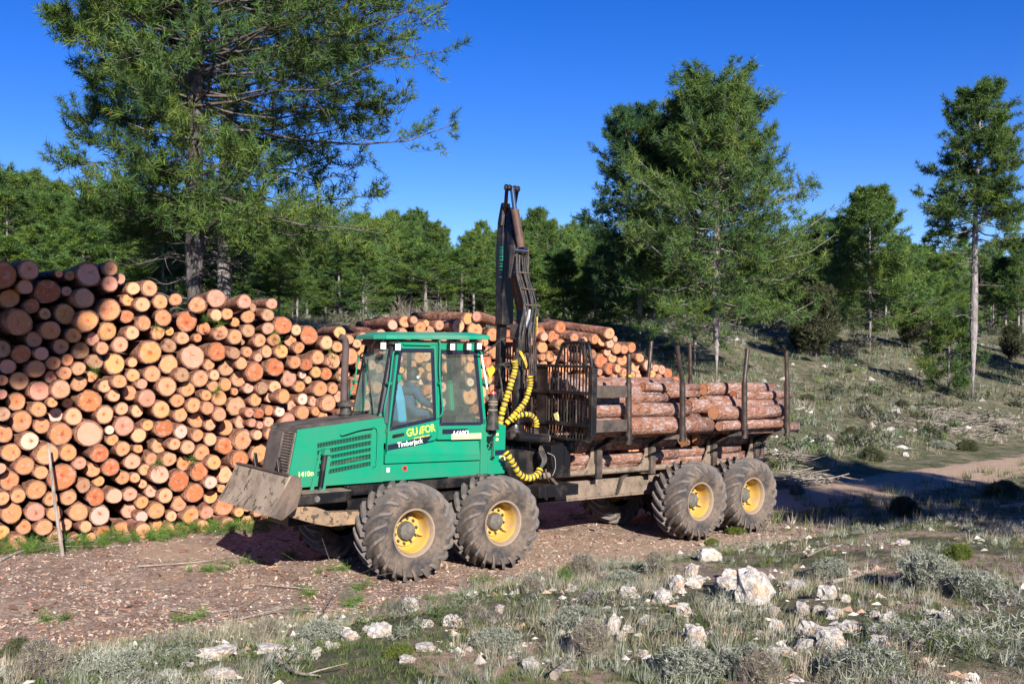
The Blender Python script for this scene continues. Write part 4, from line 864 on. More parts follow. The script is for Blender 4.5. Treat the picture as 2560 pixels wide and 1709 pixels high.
# door: outline leans, wider at the bottom
def quadframe(outer, inner, y, t):
    b = MB(); n = len(outer)
    for i in range(n):
        j = (i + 1) % n
        A = [outer[i], outer[j], inner[j], inner[i]]
        b.prism(A, y, y + t)
    return b
door_o = [(0.005, 1.62), (0.01, 1.93), (0.135, 3.12), (0.79, 3.13), (0.83, 2.06), (0.83, 1.80), (0.70, 1.745), (0.05, 1.655)]
glass_o = [(0.035, 1.925), (0.165, 3.065), (0.745, 3.075), (0.81, 2.055)]
glass_i = [(0.078, 1.985), (0.215, 3.012), (0.705, 3.022), (0.765, 2.10)]
b = MB()
b.prism([(0.005, 1.66), (0.012, 1.925), (0.035, 1.925), (0.81, 2.055), (0.825, 2.055), (0.825, 1.80), (0.78, 1.775)], CY0, CY0 + 0.045)
b.prism([(0.012, 1.925), (0.135, 3.115), (0.165, 3.065), (0.035, 1.925)], CY0, CY0 + 0.045)
b.prism([(0.135, 3.115), (0.785, 3.125), (0.745, 3.075), (0.165, 3.065)], CY0, CY0 + 0.045)
b.prism([(0.785, 3.125), (0.825, 2.055), (0.81, 2.055), (0.745, 3.075)], CY0, CY0 + 0.045)
DOOR = b.build('door', M['green'], CAB)
quadframe(glass_o, glass_i, CY0 + 0.002, 0.030).build('door_window_frame', M['decal_k'], CAB, 0.003)
MB().prism(glass_i, CY0 + 0.014, CY0 + 0.020).build('door_window', M['glass'], CAB)
MB().prism([(0.075, 1.835), (0.085, 1.875), (0.265, 1.895), (0.27, 1.86), (0.10, 1.83)], CY0 - 0.022, CY0 - 0.002).build('door_handle', M['black'], CAB, 0.006)
MB().prism([(0.04, 1.76), (0.06, 1.93), (0.16, 1.94), (0.30, 1.83), (0.30, 1.80)], CY0 - 0.004, CY0 + 0.01).build('door_handle_recess', M['green'], CAB)
MB().box(0.145, 0.195, CY0 - 0.02, CY0, 2.60, 2.70).build('door_hinge', M['green'], CAB, 0.004)
# rear side pane and its surround
g2o = [(0.865, 1.975), (0.84, 3.06), (1.50, 3.055), (1.65, 1.965)]; g2i = [(0.905, 2.02), (0.88, 3.0), (1.455, 3.0), (1.60, 2.01)]
quadframe(g2o, g2i, CY0 + 0.002, 0.030).build('side_window_frame', M['decal_k'], CAB, 0.003)
MB().prism(g2i, CY0 + 0.014, CY0 + 0.020).build('side_window', M['glass'], CAB)
b = MB()
b.prism([(0.832, 1.78), (0.80, 3.14), (0.838, 3.14), (0.862, 1.975)], CY0, CY0 + 0.05)          # B post
b.prism([(0.862, 1.975), (1.652, 1.965), (1.68, 1.76), (0.832, 1.78)], CY0, CY0 + 0.05)         # below the pane
b.prism([(1.652, 1.965), (1.502, 3.055), (1.535, 3.10), (1.70, 1.965)], CY0, CY0 + 0.05)
b.prism([(0.84, 3.062), (0.84, 3.15), (1.545, 3.16), (1.52, 3.057)], CY0 + 0.004, CY0 + 0.05)
b.prism([(0.10, 3.12), (0.10, 3.15), (0.80, 3.16), (0.80, 3.13)], CY0 - 0.004, CY0 + 0.05)
b.build('cab_side_frame', M['green'], CAB)
# far side: frame and panes
b = MB()
yf = CY1 - 0.05
b.prism([(0.0, 1.66), (0.0, 2.0), (1.66, 2.0), (1.69, 1.66)], yf, CY1)
b.prism([(-0.01, 1.9), (0.13, 3.14), (0.17, 3.14), (0.04, 1.9)], yf, CY1)
b.prism([(0.82, 1.9), (0.80, 3.14), (0.85, 3.14), (0.88, 1.9)], yf, CY1)
b.prism([(1.62, 1.9), (1.49, 3.14), (1.53, 3.14), (1.69, 1.9)], yf, CY1)
b.prism([(0.10, 3.02), (0.10, 3.15), (1.54, 3.15), (1.52, 3.02)], yf, CY1)
b.build('cab_side_frame', M['green'], CAB)
MB().prism([(0.05, 2.0), (0.17, 3.02), (0.80, 3.02), (0.82, 2.0)], CY1 - 0.03, CY1 - 0.024).build('side_window', M['glass'], CAB)
MB().prism([(0.88, 2.0), (0.85, 3.02), (1.50, 3.02), (1.62, 2.0)], CY1 - 0.03, CY1 - 0.024).build('side_window', M['glass'], CAB)
# windscreen: leaning, in front of the front posts, and narrow corner panes with a dark screwed strip
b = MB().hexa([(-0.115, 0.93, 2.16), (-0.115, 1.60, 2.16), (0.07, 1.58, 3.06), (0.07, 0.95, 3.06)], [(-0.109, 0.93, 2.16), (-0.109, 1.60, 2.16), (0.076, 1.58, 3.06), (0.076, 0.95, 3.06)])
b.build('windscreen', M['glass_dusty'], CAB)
b = MB()
for y0, y1, s in ((0.93, CY0 + 0.02, 1), (1.60, CY1 - 0.02, 1)):
    b.hexa([(-0.115, y0, 2.10), (0.02, y1, 2.02), (0.145, y1, 3.10), (0.07, y0, 3.08)], [(-0.105, y0 + 0.01, 2.10), (0.03, y1 + 0.01, 2.02), (0.155, y1 + 0.01, 3.10), (0.08, y0 + 0.01, 3.08)])
b.build('corner_strip', M['decal_k'], CAB)
b = MB()
for y in (0.91, 1.60): b.hexa([(-0.13, y, 2.10), (-0.10, y, 2.10), (0.085, y, 3.10), (0.055, y, 3.10)], [(-0.13, y + 0.02, 2.10), (-0.10, y + 0.02, 2.10), (0.085, y + 0.02, 3.10), (0.055, y + 0.02, 3.10)])
b.build('windscreen_post', M['black'], CAB)
MB().box(-0.10, 0.02, 0.90, 1.62, 1.75, 2.16).build('cab_front_wall', M['green'], CAB, 0.01)
MB().box(0.07, 0.15, 0.93, 1.60, 3.05, 3.12).build('windscreen_header', M['decal_k'], CAB, 0.004)
MB().hexa([(-0.14, 1.0, 2.15), (-0.14, 1.02, 2.15), (-0.02, 1.42, 2.92), (-0.03, 1.40, 2.92)], [(-0.13, 1.0, 2.15), (-0.13, 1.02, 2.15), (-0.01, 1.42, 2.92), (-0.02, 1.40, 2.92)]).tube([(-0.15, 1.25, 2.15), (-0.02, 1.48, 2.98)], 0.007, 6).build('wiper', M['black'], CAB)
# rear wall with rear window
b = MB()
for y0, y1 in ((CY0 + 0.01, CY0 + 0.07), (CY1 - 0.07, CY1 - 0.01)): b.hexa([(1.66, y0, 1.76), (1.69, y0, 1.76), (1.54, y0, 3.13), (1.51, y0, 3.13)], [(1.66, y1, 1.76), (1.69, y1, 1.76), (1.54, y1, 3.13), (1.51, y1, 3.13)])
b.box(1.64, 1.68, CY0, CY1, 1.76, 2.05).box(1.50, 1.54, CY0, CY1, 3.05, 3.15)
b.build('cab_rear_frame', M['green'], CAB)
MB().hexa([(1.640, CY0 + 0.07, 2.05), (1.640, CY1 - 0.07, 2.05), (1.525, CY1 - 0.07, 3.05), (1.525, CY0 + 0.07, 3.05)], [(1.646, CY0 + 0.07, 2.05), (1.646, CY1 - 0.07, 2.05), (1.531, CY1 - 0.07, 3.05), (1.531, CY0 + 0.07, 3.05)]).build('rear_window', M['glass'], CAB)
MB().box(0.0, 1.64, CY0 + 0.02, CY1 - 0.02, 1.90, 1.95).build('cab_floor', M['interior'], CAB)
# roof: shallow hipped cap with cut front corners
ro = [(-0.14, 1.03), (-0.05, 0.83), (0.09, 0.80), (1.70, 0.80), (1.72, 1.68), (0.05, 1.70), (-0.10, 1.60)]
ri = [(0.08, 1.15), (0.12, 1.0), (0.30, 0.98), (1.50, 0.98), (1.50, 1.50), (0.30, 1.50), (0.10, 1.45)]
b = MB(); n = len(ro)
ztop = lambda x: 3.185 + 0.045 * (x + 0.14) / 1.84
A = [(x, y, ztop(x)) for x, y in ro]; B_ = [(x, y, ztop(x) + 0.055) for x, y in ro]; C_ = [(x, y, ztop(x) + 0.105) for x, y in ri]
b.add(A + B_ + C_, [list(range(n - 1, -1, -1)), list(range(2 * n, 3 * n))] + [(i, (i + 1) % n, n + (i + 1) % n, n + i) for i in range(n)] + [(n + i, n + (i + 1) % n, 2 * n + (i + 1) % n, 2 * n + i) for i in range(n)])
b.build('cab_roof', M['roofgreen'], CAB, 0.006)
MB().box(0.03, 1.52, 0.88, 1.64, 3.12, 3.19).build('roof_liner', M['rubber'], CAB)
MB().box(0.22, 0.67, 0.815, 0.85, 3.115, 3.145).build('door_rain_gutter', M['green'], CAB, 0.004)
# work lamps under the eaves
def lamp(x, y, z, yaw):
    p = empty('work_lamp_holder', (x, y, z), (0, 0, yaw), CAB)
    return p
for (x, y, z, yaw) in ((-0.06, 0.90, 3.095, 0.55), (0.10, 0.80, 3.085, 0.35), (0.98, 0.79, 3.105, 0.0), (1.27, 0.79, 3.115, 0.0), (1.47, 0.80, 3.125, 0.15)):
    c0, s0 = math.cos(-yaw), math.sin(-yaw)
    bx_ = MB().prismz([(-0.042, -0.055), (0.042, -0.055), (0.036, 0.03), (-0.036, 0.03)], -0.055, 0.055).box(-0.01, 0.01, -0.02, 0.02, 0.05, 0.085)
    o = bx_.build('work_lamp', M['black'], CAB, 0.006, loc=(x, y, z), rot=(0, 0, -yaw))
    o2 = MB().prismx([(-0.036, -0.045), (0.036, -0.045), (0.036, 0.045), (-0.036, 0.045)], 0, 0.006).build('lamp_lens', M['lampglass'], CAB, 0.002, loc=(x + -0.0577 * math.sin(yaw) , y - 0.0605 * math.cos(yaw), z), rot=(0, 0, -yaw + R(90)))
# grab rails
for pts in ([(0.12, 0.84, 3.02), (0.03, 0.78, 2.99), (-0.02, 0.775, 2.6), (-0.09, 0.78, 2.25), (-0.05, 0.84, 2.10)],
            [(0.80, 0.84, 3.17), (0.80, 0.785, 3.15), (0.80, 0.78, 2.76), (0.84, 0.78, 2.42), (0.865, 0.785, 2.17), (0.82, 0.84, 2.08)],
            [(1.49, 0.83, 3.05), (1.555, 0.80, 3.02), (1.59, 0.795, 2.8), (1.64, 0.795, 2.54), (1.69, 0.82, 2.34)],
            [(0.16, 1.72, 3.02), (0.08, 1.80, 2.94), (0.0, 1.80, 2.58), (-0.09, 1.80, 2.28), (-0.07, 1.72, 2.15)]):
    MB().tube(spl(pts, 20), 0.012, 8).build('grab_rail', M['green'], CAB, smooth=True)
MB().box(-0.03, 0.02, 0.77, 0.87, 2.57, 2.60).box(0.80, 0.84, 0.775, 0.86, 2.57, 2.60).box(1.60, 1.68, 0.785, 0.86, 2.57, 2.61).box(-0.04, 0.06, 1.70, 1.81, 2.56, 2.60).build('rail_bracket', M['green'], CAB, 0.003)
# screw heads round the window frames
sc0 = MB().lathe([(0, -0.006), (0.006, -0.005), (0.008, 0)], n=6, close=False).build('screw', M['chrome'], CAB)
k = 0
for quad in ([(0.057, 1.955), (0.19, 3.04), (0.725, 3.048), (0.787, 2.078)], [(0.885, 1.997), (0.86, 3.03), (1.477, 3.028), (1.625, 1.987)]):
    for i in range(4):
        a, c = quad[i], quad[(i + 1) % 4]
        for t in np.linspace(0.08, 0.92, 4 if i % 2 else 6):
            o = sc0 if k == 0 else sc0.copy()
            if k: COL.objects.link(o)
            o.name = 'screw'; o.location = (a[0] + (c[0] - a[0]) * t, CY0 + 0.001, a[1] + (c[1] - a[1]) * t); k += 1
# interior: seat, dark console, green far-side grab bars, joystick
b = MB().add([(0.30, 1.02, 2.02), (0.30, 1.42, 2.02), (0.22, 1.40, 2.35), (0.27, 1.36, 2.56), (0.27, 1.08, 2.56), (0.22, 1.02, 2.35)] + [(0.44, 1.02, 2.02), (0.44, 1.42, 2.02), (0.38, 1.42, 2.35), (0.36, 1.36, 2.58), (0.36, 1.08, 2.58), (0.38, 1.0, 2.35)],
             [(0, 1, 2, 3, 4, 5), (11, 10, 9, 8, 7, 6)] + [(i, (i + 1) % 6, 6 + (i + 1) % 6, 6 + i) for i in range(6)])
b.build('driver_seat', M['seat'], CAB, 0.03)
MB().box(0.38, 0.82, 1.02, 1.42, 2.0, 2.06).build('seat_cushion', M['rubber'], CAB, 0.02)
MB().box(0.42, 0.66, 1.08, 1.36, 1.95, 2.02).build('seat_base', M['rubber'], CAB, 0.01)
MB().prism([(1.25, 1.95), (1.25, 2.10), (1.45, 2.16), (1.60, 2.12), (1.60, 1.95)], 1.0, 1.55).box(1.42, 1.52, 1.05, 1.18, 2.10, 2.24).build('rear_console', M['rubber'], CAB, 0.01)
MB().tube([(0.86, 1.0, 2.10), (0.88, 1.02, 2.28)], 0.014, 8).lathe([(0, -0.03), (0.026, -0.015), (0.026, 0.02), (0, 0.035)], c=(0.885, 1.02, 2.30), n=10, axis='z').build('joystick', M['rubber'], CAB, smooth=True)
MB().tube([(0.12, 1.52, 2.20), (0.76, 1.56, 2.30)], 0.011, 6).build('inner_bar', M['green'], CAB)
MB().tube([(0.85, 1.60, 2.26), (1.42, 1.60, 2.50)], 0.013, 6).build('inner_bar', M['green'], CAB)
MB().tube([(1.02, 1.55, 2.34), (1.30, 1.5, 2.06)], 0.006, 6).tube([(1.07, 1.55, 2.34), (1.35, 1.5, 2.06)], 0.006, 6).build('rear_wiper', M['black'], CAB)
# decals and lettering
def text(s, x, z, size, rot, mat, y, name='lettering', shear=0.0, parent=CAB, bold=0.0, sx=1.0):
    cu = bpy.data.curves.new(name, 'FONT'); cu.body = s; cu.size = size; cu.extrude = 0.0012; cu.offset = bold; cu.shear = shear
    cu.materials.append(mat)
    t_ = bpy.data.objects.new(name, cu); COL.objects.link(t_)
    me = bpy.data.meshes.new_from_object(t_.evaluated_get(bpy.context.evaluated_depsgraph_get()))
    bpy.data.objects.remove(t_); bpy.data.curves.remove(cu)
    o = link(name, me, parent, (x, y, z), (R(90), -rot, 0)); o.scale = (sx, 1, 1)
    return o
text('GU', 0.318, 1.840, 0.146, 0.145, M['logo_y'], CY0 - 0.003, bold=0.0022, sx=0.88)
MB().prism([(0.522, 1.866), (0.540, 1.978), (0.556, 1.871)], CY0 - 0.005, CY0 - 0.002).build('logo_tree', M['logo_y'], CAB)
text('FOR', 0.566, 1.875, 0.146, 0.145, M['logo_y'], CY0 - 0.003, bold=0.0022, sx=0.82)
text('www.guifor.com', 0.435, 1.803, 0.040, 0.12, M['logo_y'], CY0 - 0.003, 'web_address')
MB().prism([(0.012, 1.665), (0.014, 1.735), (0.745, 1.845), (0.66, 1.755)], CY0 - 0.004, CY0 - 0.001).build('brand_band', M['decal_k'], CAB)
text('Timberjack', 0.168, 1.694, 0.098, 0.125, M['white'], CY0 - 0.0065, 'brand_lettering', bold=0.0015, sx=0.94)
MB().prism([(0.915, 1.855), (0.915, 1.925), (1.355, 1.922), (1.355, 1.852)], CY0 - 0.004, CY0 - 0.001).build('model_band', M['decal_k'], CAB)
MB().prism([(1.075, 1.772), (1.075, 1.852), (1.672, 1.848), (1.680, 1.766)], CY0 - 0.005, CY0 - 0.002).build('yellow_stripe', M['decal_y'], CAB)
text('1410D', 1.075, 1.822, 0.105, 0.0, M['white'], CY0 - 0.008, 'model_number', shear=0.25, bold=0.003, sx=1.0)
text('1410', -1.325, 1.375, 0.088, 0.02, M['decal_y'], HY0 - 0.003, 'model_number', parent=FW, bold=0.002)
text('D', -1.145, 1.380, 0.066, 0.02, M['decal_y'], HY0 - 0.003, 'model_number', parent=FW, bold=0.002)
MB().box(0.015, 0.065, 0.866, 0.869, 1.36, 1.42).build('white_sticker', M['white'], CAB)
MB().lathe([(0.026, 0), (0.042, 0), (0.042, 0.003)], c=(0.31, 0.864, 1.395), n=18, close=False).build('red_ring_sticker', M['red'], CAB)
MB().lathe([(0.0, 0), (0.026, 0), (0.027, 0.003)], c=(0.31, 0.862, 1.395), n=18, close=False).build('fuel_hole', M['rubber'], CAB)
MB().box(1.885, 1.93, 0.854, 0.857, 1.80, 1.84).box(1.885, 1.93, 0.854, 0.857, 1.725, 1.765).box(1.96, 2.068, 0.854, 0.857, 1.42, 1.50).build('yellow_sticker', M['decal_y'], CAB)
MB().box(1.875, 2.069, 0.853, 0.856, 1.51, 1.585).build('dark_sticker', M['decal_k'], CAB)
# fire extinguisher in a black sleeve, white antenna rod, mirror, level tube
EX = MB().lathe([(0.10, 1.90), (0.082, 2.05), (0.062, 2.25), (0.060, 2.40), (0.05, 2.44), (0.0, 2.45)], c=(1.76, 0.78, 0), n=16, axis='z', close=False).build('extinguisher_sleeve', M['rubber'], FW, smooth=True)
for z in (2.18, 2.26, 2.30): MB().lathe([(0.072, z), (0.074, z + 0.012), (0.068, z + 0.024)], c=(1.76, 0.78, 0), n=16, axis='z', close=False).build('strap', M['dusty'], EX)
MB().lathe([(0.0, 2.43), (0.058, 2.43), (0.05, 2.46), (0.0, 2.47)], c=(1.75, 0.78, 0), n=14, axis='z').build('extinguisher_top', M['red'], EX)
MB().tube([(1.545, 0.80, 3.0), (1.655, 0.79, 2.50)], 0.016, 8).build('antenna_rod', M['white'], FW, smooth=True)
MB().tube([(1.655, 0.79, 2.50), (1.68, 0.79, 2.43)], 0.018, 8).build('antenna_foot', M['orange'], FW, smooth=True)
MB().tube([(1.80, 0.82, 1.50), (1.80, 0.82, 1.80)], 0.014, 8).box(1.775, 1.825, 0.80, 0.85, 1.47, 1.50).box(1.775, 1.825, 0.80, 0.85, 1.80, 1.84).build('sight_glass', M['chrome'], FW)
MB().box(1.70, 1.76, 0.80, 0.86, 1.72, 1.80).tube(spl([(1.70, 0.8, 1.70), (1.70, 0.79, 1.66), (1.74, 0.78, 1.64), (1.77, 0.79, 1.68), (1.76, 0.8, 1.72)], 10), 0.01, 6).box(1.76, 1.82, 0.80, 0.85, 1.83, 1.92).build('door_lock', M['black'], FW)
MB().tube(spl([(1.70, 0.78, 2.45), (1.80, 0.77, 2.50), (1.88, 0.78, 2.42), (1.84, 0.78, 2.34)], 12), 0.008, 6).build('extinguisher_hose', M['rubber'], FW)
MB().box(-0.20, -0.16, 0.98, 1.06, 2.98, 3.08).tube([(-0.18, 1.02, 3.08), (-0.12, 1.02, 3.16)], 0.006, 6).build('front_mirror', M['black'], CAB, 0.006)
MB().box(1.52, 1.70, 0.80, 0.81, 2.985, 2.995).tube([(1.70, 0.83, 3.20), (1.70, 0.83, 2.98), (0.9, 0.82, 2.985)], 0.006, 6).tube([(1.60, 0.83, 3.2), (1.60, 0.83, 2.98)], 0.006, 6).tube([(1.12, 0.83, 3.2), (1.12, 0.83, 3.0)], 0.005, 6).build('lamp_rail', M['black'], CAB)

# ---- articulation, crane base, rear frame
MB().box(2.0, 2.5, 0.95, 1.55, 0.75, 1.10).tube([(2.25, 1.25, 0.7), (2.25, 1.25, 1.35)], 0.16, 16).build('articulation_joint', M['black'], FW, 0.015)
MB().box(2.44, 3.24, 0.50, 1.95, 0.875, 1.04).build('step_tank', M['black'], FW, 0.012)
for x in (2.56,): MB().tube([(x, 0.495, 0.86), (x, 0.495, 1.05)], 0.006, 6).tube([(x + 0.03, 0.5, 0.84), (x + 0.03, 0.5, 0.87)], 0.02, 8).build('tank_bolt', M['chrome'], FW)
BEAM = MB().box(3.20, 8.0, 1.0, 1.50, 0.72, 1.0).box(2.85, 8.0, 0.98, 1.52, 0.69, 0.72).build('rear_frame_beam', M['dusty'], FW, 0.01)
MB().prism([(4.70, 1.09), (4.58, 1.0), (4.50, 0.74), (4.53, 0.74), (4.64, 0.98), (4.82, 1.09)], 0.94, 0.99).build('frame_gusset', M['steel'], FW)
for y in (0.85, 1.65): MB().tube([(2.75, y, 1.15), (8.15, y, 1.15)], 0.05, 14).build('frame_tube', M['dusty'], FW, smooth=True)
for y in (0.85, 1.65): MB().tube([(7.95, y - 0.03, 1.15), (8.30, y - 0.03, 1.15)], 0.035, 12).build('tube_end', M['black'], FW, smooth=True)
# crane seat: tank-like black boxes and column
CR = empty('crane', (0, 0, 0), parent=FW)
MB().prism([(2.14, 1.10), (2.12, 1.50), (2.30, 1.58), (2.78, 1.56), (2.82, 1.50), (2.80, 1.08)], 0.98, 1.55).build('crane_base', M['black'], CR, 0.02)
MB().prism([(2.86, 1.62), (3.16, 1.67), (3.22, 1.55), (3.24, 1.12), (2.94, 1.12), (2.86, 1.40)], 0.72, 1.70).build('headboard_foot', M['black'], CR, 0.012)
MB().prism([(3.12, 1.12), (3.12, 1.60), (3.30, 1.70), (3.36, 1.70), (3.24, 1.50), (3.24, 1.12)], 0.70, 0.76).build('headboard_rib', M['black'], CR, 0.006)
MB().lathe([(0.26, 1.50), (0.27, 1.60), (0.22, 1.66), (0.20, 1.80), (0.15, 1.86), (0.135, 1.95)], c=(2.55, 1.25, 0), n=28, axis='z').build('slew_housing', M['black'], CR, smooth=True)
for dy, x1 in ((0.0, 2.74), (0.22, 2.93)):
    MB().tube([(2.20, 0.74 + dy, 1.78), (x1 - 0.02, 0.66 + dy, 1.735)], 0.062, 16).build('slew_cylinder', M['black'], CR, smooth=True)
    MB().tube([(x1 - 0.02, 0.66 + dy, 1.735), (x1, 0.66 + dy, 1.733)], 0.052, 16).tube([(x1, 0.66 + dy, 1.733), (x1 + 0.012, 0.66 + dy, 1.732)], 0.016, 10).build('slew_cylinder_cap', M['hub'], CR, smooth=True)
for (x, y) in ((2.16, 1.05), (2.32, 1.02), (2.5, 1.0), (2.66, 1.0)): MB().tube([(x, y, 1.55), (x, y, 1.61)], 0.016, 6).build('base_bolt', M['dusty'], CR)
# column
PX, PY = 2.72, 1.40
MB().tube([(PX, PY, 1.70), (PX, PY, 2.4), (PX + 0.02, PY, 3.12)], [0.12, 0.085, 0.08], 18).build('crane_column', M['black'], CR, smooth=True)
MB().box(PX - 0.07, PX + 0.14, PY - 0.10, PY + 0.10, 3.05, 3.44).build('column_head', M['black'], CR, 0.03)
MB().box(PX + 0.10, PX + 0.16, PY - 0.13, PY + 0.06, 3.30, 3.74).build('boom_cheek', M['white'], CR, 0.012)
MB().box(PX - 0.10, PX - 0.06, PY - 0.11, PY + 0.12, 3.25, 3.50).build('boom_cheek', M['steel'], CR, 0.012)
# main boom: a bent box beam rising and leaning forward
def beam(name, pts, mat, parent=CR, bev=0.012):
    """pts: (centre, half width along x, half depth along y)"""
    b = MB(); V_ = []
    for (c, hx, hy) in pts: V_ += [(c[0] - hx, c[1] - hy, c[2]), (c[0] + hx, c[1] - hy, c[2]), (c[0] + hx, c[1] + hy, c[2]), (c[0] - hx, c[1] + hy, c[2])]
    fs = [(0, 3, 2, 1), tuple(len(V_) - 4 + i for i in range(4))]
    for k in range(len(pts) - 1):
        for i in range(4): fs.append((k * 4 + i, k * 4 + (i + 1) % 4, (k + 1) * 4 + (i + 1) % 4, (k + 1) * 4 + i))
    return b.add(V_, fs).build(name, mat, parent, bev)
beam('main_boom', [((2.84, 1.42, 3.30), 0.10, 0.09), ((2.90, 1.48, 3.72), 0.11, 0.10), ((2.84, 1.52, 4.04), 0.105, 0.11), ((2.78, 1.54, 4.28), 0.095, 0.11), ((2.74, 1.58, 4.70), 0.075, 0.09), ((2.81, 1.78, 5.15), 0.055, 0.07), ((2.86, 1.90, 5.42), 0.05, 0.07)], M['black'])
# boom lift cylinder in brown, dark rod end above
MB().tube([(2.745, 1.42, 4.72), (2.675, 1.52, 5.33)], 0.066, 18).build('boom_cylinder', M['cyl'], CR, smooth=True)
MB().tube([(2.675, 1.52, 5.33), (2.69, 1.62, 5.69)], 0.038, 12).build('boom_cylinder_rod', flat('navy_rod', (0.02, 0.05, 0.12), 0.25), CR, smooth=True)
MB().tube([(2.59, 1.44, 4.68), (2.88, 1.44, 4.68)], 0.040, 14).build('knee_pin', M['chrome'], CR, smooth=True)
for x in (2.595, 2.875):
    MB().prismx([(1.40, 4.62), (1.40, 4.74), (1.50, 4.76), (1.54, 4.24), (1.50, 4.24)], x - 0.008, x + 0.008).build('knee_plate', M['steel'], CR)
MB().tube([(2.55, 1.62, 5.69), (2.83, 1.62, 5.69)], 0.034, 14).build('top_pin', M['steel'], CR, smooth=True)
for x in (2.57, 2.64, 2.74, 2.81): MB().tube([(x - 0.012, 1.62, 5.69), (x + 0.012, 1.62, 5.69)], 0.050, 14).build('pin_collar', M['black'], CR, smooth=True)
for x0, x1 in ((2.585, 2.80), (2.80, 2.96)):
    MB().hexa([(x0 - 0.014, 1.59, 5.69), (x0 + 0.014, 1.59, 5.69), (x0 + 0.014, 1.65, 5.69), (x0 - 0.014, 1.65, 5.69)], [(x1 - 0.014, 1.90, 5.32), (x1 + 0.014, 1.90, 5.32), (x1 + 0.014, 1.97, 5.32), (x1 - 0.014, 1.97, 5.32)]).build('link_bar', M['black'], CR)
# stick hanging down on the far side
beam('crane_stick', [((2.855, 2.00, 5.50), 0.055, 0.06), ((2.84, 2.00, 5.20), 0.085, 0.08), ((2.85, 2.00, 4.70), 0.115, 0.09), ((2.87, 2.00, 4.3), 0.12, 0.10), ((2.875, 2.00, 3.72), 0.115, 0.10), ((2.875, 2.00, 3.50), 0.115, 0.10)], M['black'])
beam('stick_extension', [((2.87, 2.06, 3.50), 0.065, 0.065), ((2.86, 2.07, 2.55), 0.065, 0.065)], M['black'])
MB().tube([(2.87, 2.07, 2.62), (2.84, 2.07, 2.25)], 0.07, 12).build('rotator', M['black'], CR, smooth=True)
for s in (-1, 1):
    MB().tube(spl([(2.84, 2.07 + 0.05 * s, 2.30), (2.82, 2.07 + 0.30 * s, 2.15), (2.82, 2.07 + 0.34 * s, 1.85), (2.82, 2.07 + 0.12 * s, 1.60)], 12), [0.05] * 8 + [0.045, 0.04, 0.03, 0.02], 8).build('grapple_claw', M['black'], CR, smooth=True)
MB().box(2.76, 2.83, 1.93, 2.0, 5.22, 5.50).tube([(2.75, 1.96, 5.12), (2.79, 1.96, 5.48)], 0.03, 8).build('stick_head', M['black'], CR, 0.006)
# green vertical lettering strokes on the stick's left edge (too oblique to read)
for k, z in enumerate((4.76, 4.72, 4.69, 4.655, 4.60, 4.545, 4.49, 4.44, 4.39, 4.27)):
    MB().box(2.732, 2.75 , 1.905, 1.975, z, z + (0.028 if k in (4, 5, 7) else 0.014)).build('lettering_stroke', M['green'], CR)
# hydraulic hoses up the boom
hs = [[(2.50, 1.17, 2.90), (2.54, 1.17, 3.15), (2.57, 1.18, 3.38), (2.71, 1.24, 3.78), (2.69, 1.32, 4.08), (2.65, 1.38, 4.35), (2.66, 1.42, 4.60)],
      [(2.53, 1.16, 2.90), (2.58, 1.15, 3.15), (2.62, 1.17, 3.38), (2.76, 1.24, 3.78), (2.74, 1.32, 4.08), (2.69, 1.38, 4.35), (2.71, 1.42, 4.60)],
      [(2.47, 1.15, 2.90), (2.51, 1.14, 3.15), (2.55, 1.16, 3.45), (2.67, 1.22, 3.80), (2.65, 1.30, 4.05), (2.61, 1.36, 4.33), (2.64, 1.40, 4.62)],
      [(2.80, 1.17, 2.68), (2.79, 1.17, 3.04), (2.76, 1.17, 3.36), (2.83, 1.22, 3.78), (2.80, 1.30, 4.08), (2.75, 1.36, 4.34), (2.75, 1.40, 4.58)],
      [(2.76, 1.18, 2.68), (2.74, 1.15, 3.04), (2.72, 1.16, 3.36), (2.85, 1.22, 3.78), (2.84, 1.30, 4.08), (2.79, 1.36, 4.30), (2.80, 1.40, 4.56)],
      [(2.83, 1.16, 2.68), (2.83, 1.16, 3.04), (2.81, 1.16, 3.36), (2.91, 1.22, 3.78), (2.89, 1.30, 4.05), (2.84, 1.36, 4.30), (2.84, 1.40, 4.56)],
      [(2.86, 1.15, 2.70), (2.87, 1.16, 3.04), (2.86, 1.17, 3.36), (2.97, 1.24, 3.70), (2.93, 1.34, 4.00), (2.87, 1.38, 4.30), (2.90, 1.42, 4.60)]]
for q, h in enumerate(hs): MB().tube(spl(h, 26), 0.014, 7).build('hydraulic_hose', M['rubber'], CR, smooth=True)
for (z, x0, x1, y) in ((4.06, 2.66, 2.95, 1.30), (4.32, 2.61, 2.88, 1.37), (3.80, 2.68, 2.98, 1.22)):
    MB().box(x0, x1, y - 0.025, y + 0.06, z - 0.012, z + 0.012).build('hose_clamp', M['steel'], CR, 0.003)
MB().prism([(2.50, 3.09), (2.55, 3.06), (2.66, 2.86), (2.64, 2.80), (2.58, 2.93), (2.49, 3.05)], 1.10, 1.115).build('yellow_strap', M['yhose'], CR)
MB().box(2.875, 2.89, 1.15, 1.17, 3.36, 3.62).build('yellow_tape', M['yhose'], CR)
MB().tube(spl([(1.60, 0.84, 3.02), (1.89, 1.0, 3.12), (2.03, 1.0, 3.22), (2.18, 1.0, 3.27), (2.32, 1.02, 3.27), (2.46, 1.1, 3.20), (2.52, 1.16, 3.0)], 22), 0.012, 7).build('lamp_cable', M['rubber'], CR, smooth=True)
